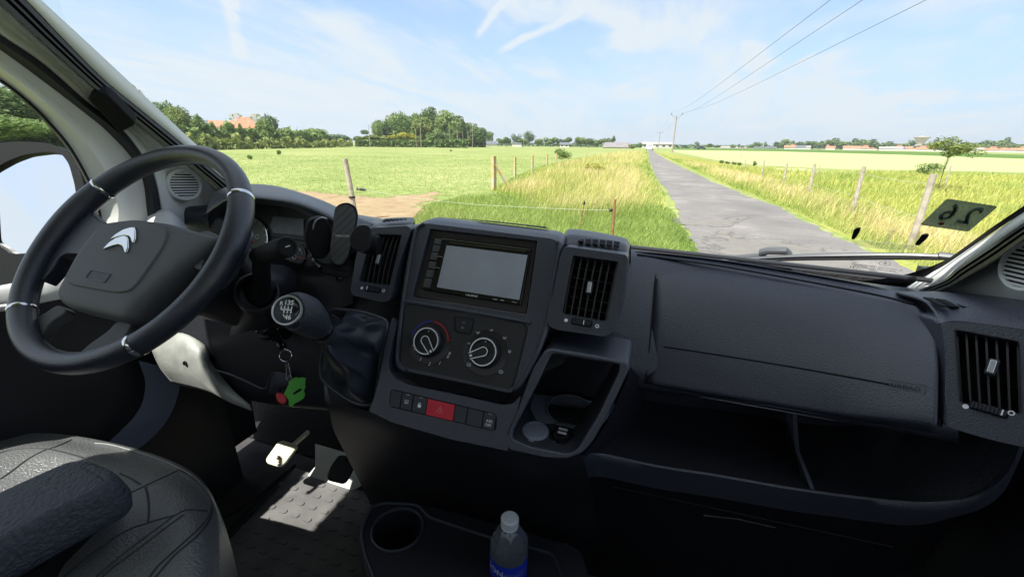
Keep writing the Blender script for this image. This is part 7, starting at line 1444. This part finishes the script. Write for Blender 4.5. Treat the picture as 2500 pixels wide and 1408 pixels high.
obj('cap', [lathe(bc, bax, [(.0, -.0005), (.0128, 0), (.0142, .0015), (.0145, .013), (.0138, .0145)], 32), lathe(bc, bax, [(.0140, .0155), (.0146, .0165), (.0140, .019)], 32)]+[box(bc+bax*.007+np.array([math.cos(t), math.sin(t), 0])*.0146, (np.array([-math.sin(t), math.cos(t), 0]), np.array([math.cos(t), math.sin(t), 0]), bax), (.0008, .0008, .011)) for t in np.linspace(0, 2*np.pi, 40, endpoint=False)], m_cap, btl, angle=40)
prf = [(.0120, .012), (.0125, .018), (.0165, .021), (.0220, .030), (.0280, .040), (.0315, .052), (.0320, .062), (.0312, .067), (.0322, .072), (.0322, .140), (.0300, .146), (.0320, .156), (.0318, .205), (.026, .212)]
bt_ = lathe(bc, bax, prf, 40, cap=(False, True)); bv = bt_[0].copy()
for i in range(len(bv)):                                 # flutes on the shoulder
    q = bv[i]-bc; h = q@bax; a = math.atan2(q[1], q[0])
    if .021 < h < .062: bv[i] += (q-bax*h)*(-.06*math.cos(a*8)*math.sin((h-.021)/.041*math.pi))
obj('bottle_body', (bv, bt_[1]), m_pet, btl, angle=180)
lb = obj('label', lathe(bc, bax, [(.0326, .073), (.0327, .100), (.0326, .132)], 40, cap=(False, False)), m_lab, btl)
def on_b(s, ang0, h0, hh, r=.0330, sx=1.):
    PZ = Plane((0, 0, 0), (1, 0, 0), (0, 1, 0)); v, f = text(s, PZ, 0, 0, hh, 0, sx=sx); e1_, e2_ = np.array([1, 0, 0.]), np.array([0, 1, 0.])
    out = [bc+bax*(h0-b)+r*(e1_*math.cos(ang0+a/r)+e2_*math.sin(ang0+a/r)) for a, b, _ in v]; return out, f
obj('lettering', [on_b('THONON', -1.02, .092, .0085), on_b('EAU MINERALE', -1.02, .104, .0035)], mat('label_print', (.25, .32, .62), .5), lb, smooth=False)
obj('lettering', [on_b('ION', -2.0, .090, .011, sx=1.1)], m_print, lb, smooth=False)
# ================================================================== ON THE WINDSCREEN
def gl_plane(cx, cy, off=.004):
    c = glass_hit(cx, cy, off); a = glass_hit(cx+30, cy+3, off); b = glass_hit(cx+10, cy-20, off); return Plane(c, a-c, b-c)
PS = gl_plane(2342, 525)
if PS.n[1] > 0: PS = Plane(PS.o, -PS.u, PS.v)
m_stk = bpy.data.materials.new('sticker_film'); m_stk.use_nodes = True
def film(m, col, a, tl=0):
    nt = m.node_tree; b = nt.nodes['Principled BSDF']; b.inputs['Base Color'].default_value = (*col, 1); b.inputs['Roughness'].default_value = .6; t = nt.nodes.new('ShaderNodeBsdfTransparent'); mx = nt.nodes.new('ShaderNodeMixShader'); mx.inputs[0].default_value = a
    nt.links.new(t.outputs[0], mx.inputs[1]); src = b.outputs[0]
    if tl: q_ = nt.nodes.new('ShaderNodeBsdfTranslucent'); q_.inputs[0].default_value = (*col, 1); src = q_.outputs[0]
    nt.links.new(src, mx.inputs[2]); nt.links.new(mx.outputs[0], nt.nodes['Material Output'].inputs[0])
film(m_stk, (.07, .11, .10), .74, 1)
stq = [(2312, 485), (2437, 504), (2364, 566), (2246, 549)]
sk2 = obj('parking_sticker', plate(PS, rpoly(ppix(PS, stq), .004, 4), .0004, .0), m_stk, van=True, smooth=False, label='dark green windscreen sticker showing a mirrored number 26', cat='sticker')
m_v = bpy.data.materials.new('sticker_print'); m_v.use_nodes = True; film(m_v, (.75, .68, .85), .97)
ux = nrm(PS.uv(2437, 504)-PS.uv(2312, 485)); rot_ = math.atan2(ux[1], ux[0]); PQ = Plane((0, 0, 0), (1, 0, 0), (0, 1, 0)); q0, q1, q3 = PS.hit(2312, 485, -.0012), PS.hit(2437, 504, -.0012), PS.hit(2246, 549, -.0012)
def skew(s, a, b, h):
    v, f = text(s, PQ, 0, 0, h, 0, mirror=True, bold=.02); v = np.array(v); return np.array([q0+(q1-q0)*(a+x*1.05)+(q3-q0)*(b-y*1.5) for x, y, _ in v]), f
obj('lettering', [skew('6', .30, .44, .38), skew('2', .72, .44, .38)], m_v, sk2, smooth=False)
obj('emblem', [disc(PS, *PS.uv(2298, 546), .0035, .0003, .0004)], mat('sticker_red', (.30, .04, .04), .6), sk2, smooth=False)
ch_ = empty('card_holder', glass_hit(2170, 590, .01), 'clear plastic card holder stuck low on the windscreen with two black clips', 'card holder')
PH2 = gl_plane(2170, 590, .006)
if PH2.n[1] > 0: PH2 = Plane(PH2.o, -PH2.u, PH2.v)
m_clear = bpy.data.materials.new('clear_film'); m_clear.use_nodes = True; film(m_clear, (.8, .9, .95), .16)
obj('pocket', plate(PH2, rpoly(ppix(PH2, [(2078, 584), (2150, 592), (2238, 598), (2232, 612), (2140, 608), (2090, 600)]), .002), .0006, 0), m_clear, ch_, smooth=False)
obj('tab', plate(PH2, rpoly(ppix(PH2, [(2156, 592), (2172, 560), (2186, 560), (2170, 594)]), .002), .0006, .001), m_clear, ch_, smooth=False)
for q in ([(2078, 583), (2084, 562), (2094, 556), (2102, 557), (2098, 568), (2086, 584)], [(2233, 597), (2250, 574), (2260, 571), (2269, 573), (2262, 583), (2244, 599)]): obj('clip', plate(PH2, rpoly(ppix(PH2, q), .003), .003, .001), m_blk, ch_, bevel=.0005, label='black clip of the card holder')
PE = gl_plane(2150, 650, .003)
if PE.n[1] > 0: PE = Plane(PE.o, -PE.u, PE.v)
ue = nrm(PE.uv(2170, 653)-PE.uv(2110, 645)); re_ = math.atan2(ue[1], ue[0]); lt2 = [T(s_, x, y, 3.0, pl=PE, off=0., rot=re_, mirror=True) for s_, x, y in (('E2 43R-001234 TRANSPARENT', 2140, 652), ('LAMINATED AS2 DOT 459', 2138, 657), ('M 39', 2132, 662))]
c = PE.uv(2160, 643); lt2 += [stroke(PE, arc(c[0], c[1], .008, 0, 345, 24), .0006, 0, True), T('E', 2160, 643, 6, pl=PE, off=0, rot=re_, mirror=True), T('H', 2080, 652, 5, pl=PE, off=0, rot=re_, mirror=True)]
obj('glass_marking', lt2, m_dim, body, smooth=False, label='small etched approval marks low on the windscreen')
# wiper outside the glass
wp = empty('wiper', glass_hit(2000, 620, -.03), 'windscreen wiper resting along the bottom of the glass outside', 'wiper')
m_wip = mat('wiper_grey', (.09, .095, .105), .35, spec=.5)
def gw(x, y, o_=-.035): return glass_hit(x, y, o_)
bl = cr(np.array([gw(x, y) for x, y in [(1690, 640), (1780, 634), (1870, 629), (1960, 625), (2060, 623), (2160, 622), (2250, 623), (2325, 627)]]), 4)
obj('blade', [tube(bl, np.interp(range(len(bl)), [0, len(bl)*.5, len(bl)-1], [.004, .009, .005]), 8, flat=.6)], m_wip, wp, smooth=True)
b2 = cr(np.array([gw(x, y, -.02) for x, y in [(1690, 643), (1780, 638), (1870, 636), (1960, 633), (2060, 632), (2160, 631), (2250, 631), (2318, 632)]]), 4)
obj('rubber', tube(b2, .0028, 6), m_blk, wp); 
obj('arm', [tube(cr(np.array([gw(x, y, -.05) for x, y in [(1580, 645), (1700, 632), (1800, 628), (1870, 622)]]), 4), .006, 8), tube(np.array([gw(x, y, -.055) for x, y in [(1858, 616), (1875, 612), (1918, 612), (1924, 620)]]), .009, 10)], m_wip, wp)
obj('end_cap', tube(np.array([gw(x, y, -.03) for x, y in [(2290, 623), (2322, 626), (2334, 633)]]), .010, 8, flat=.6), m_wip, wp)
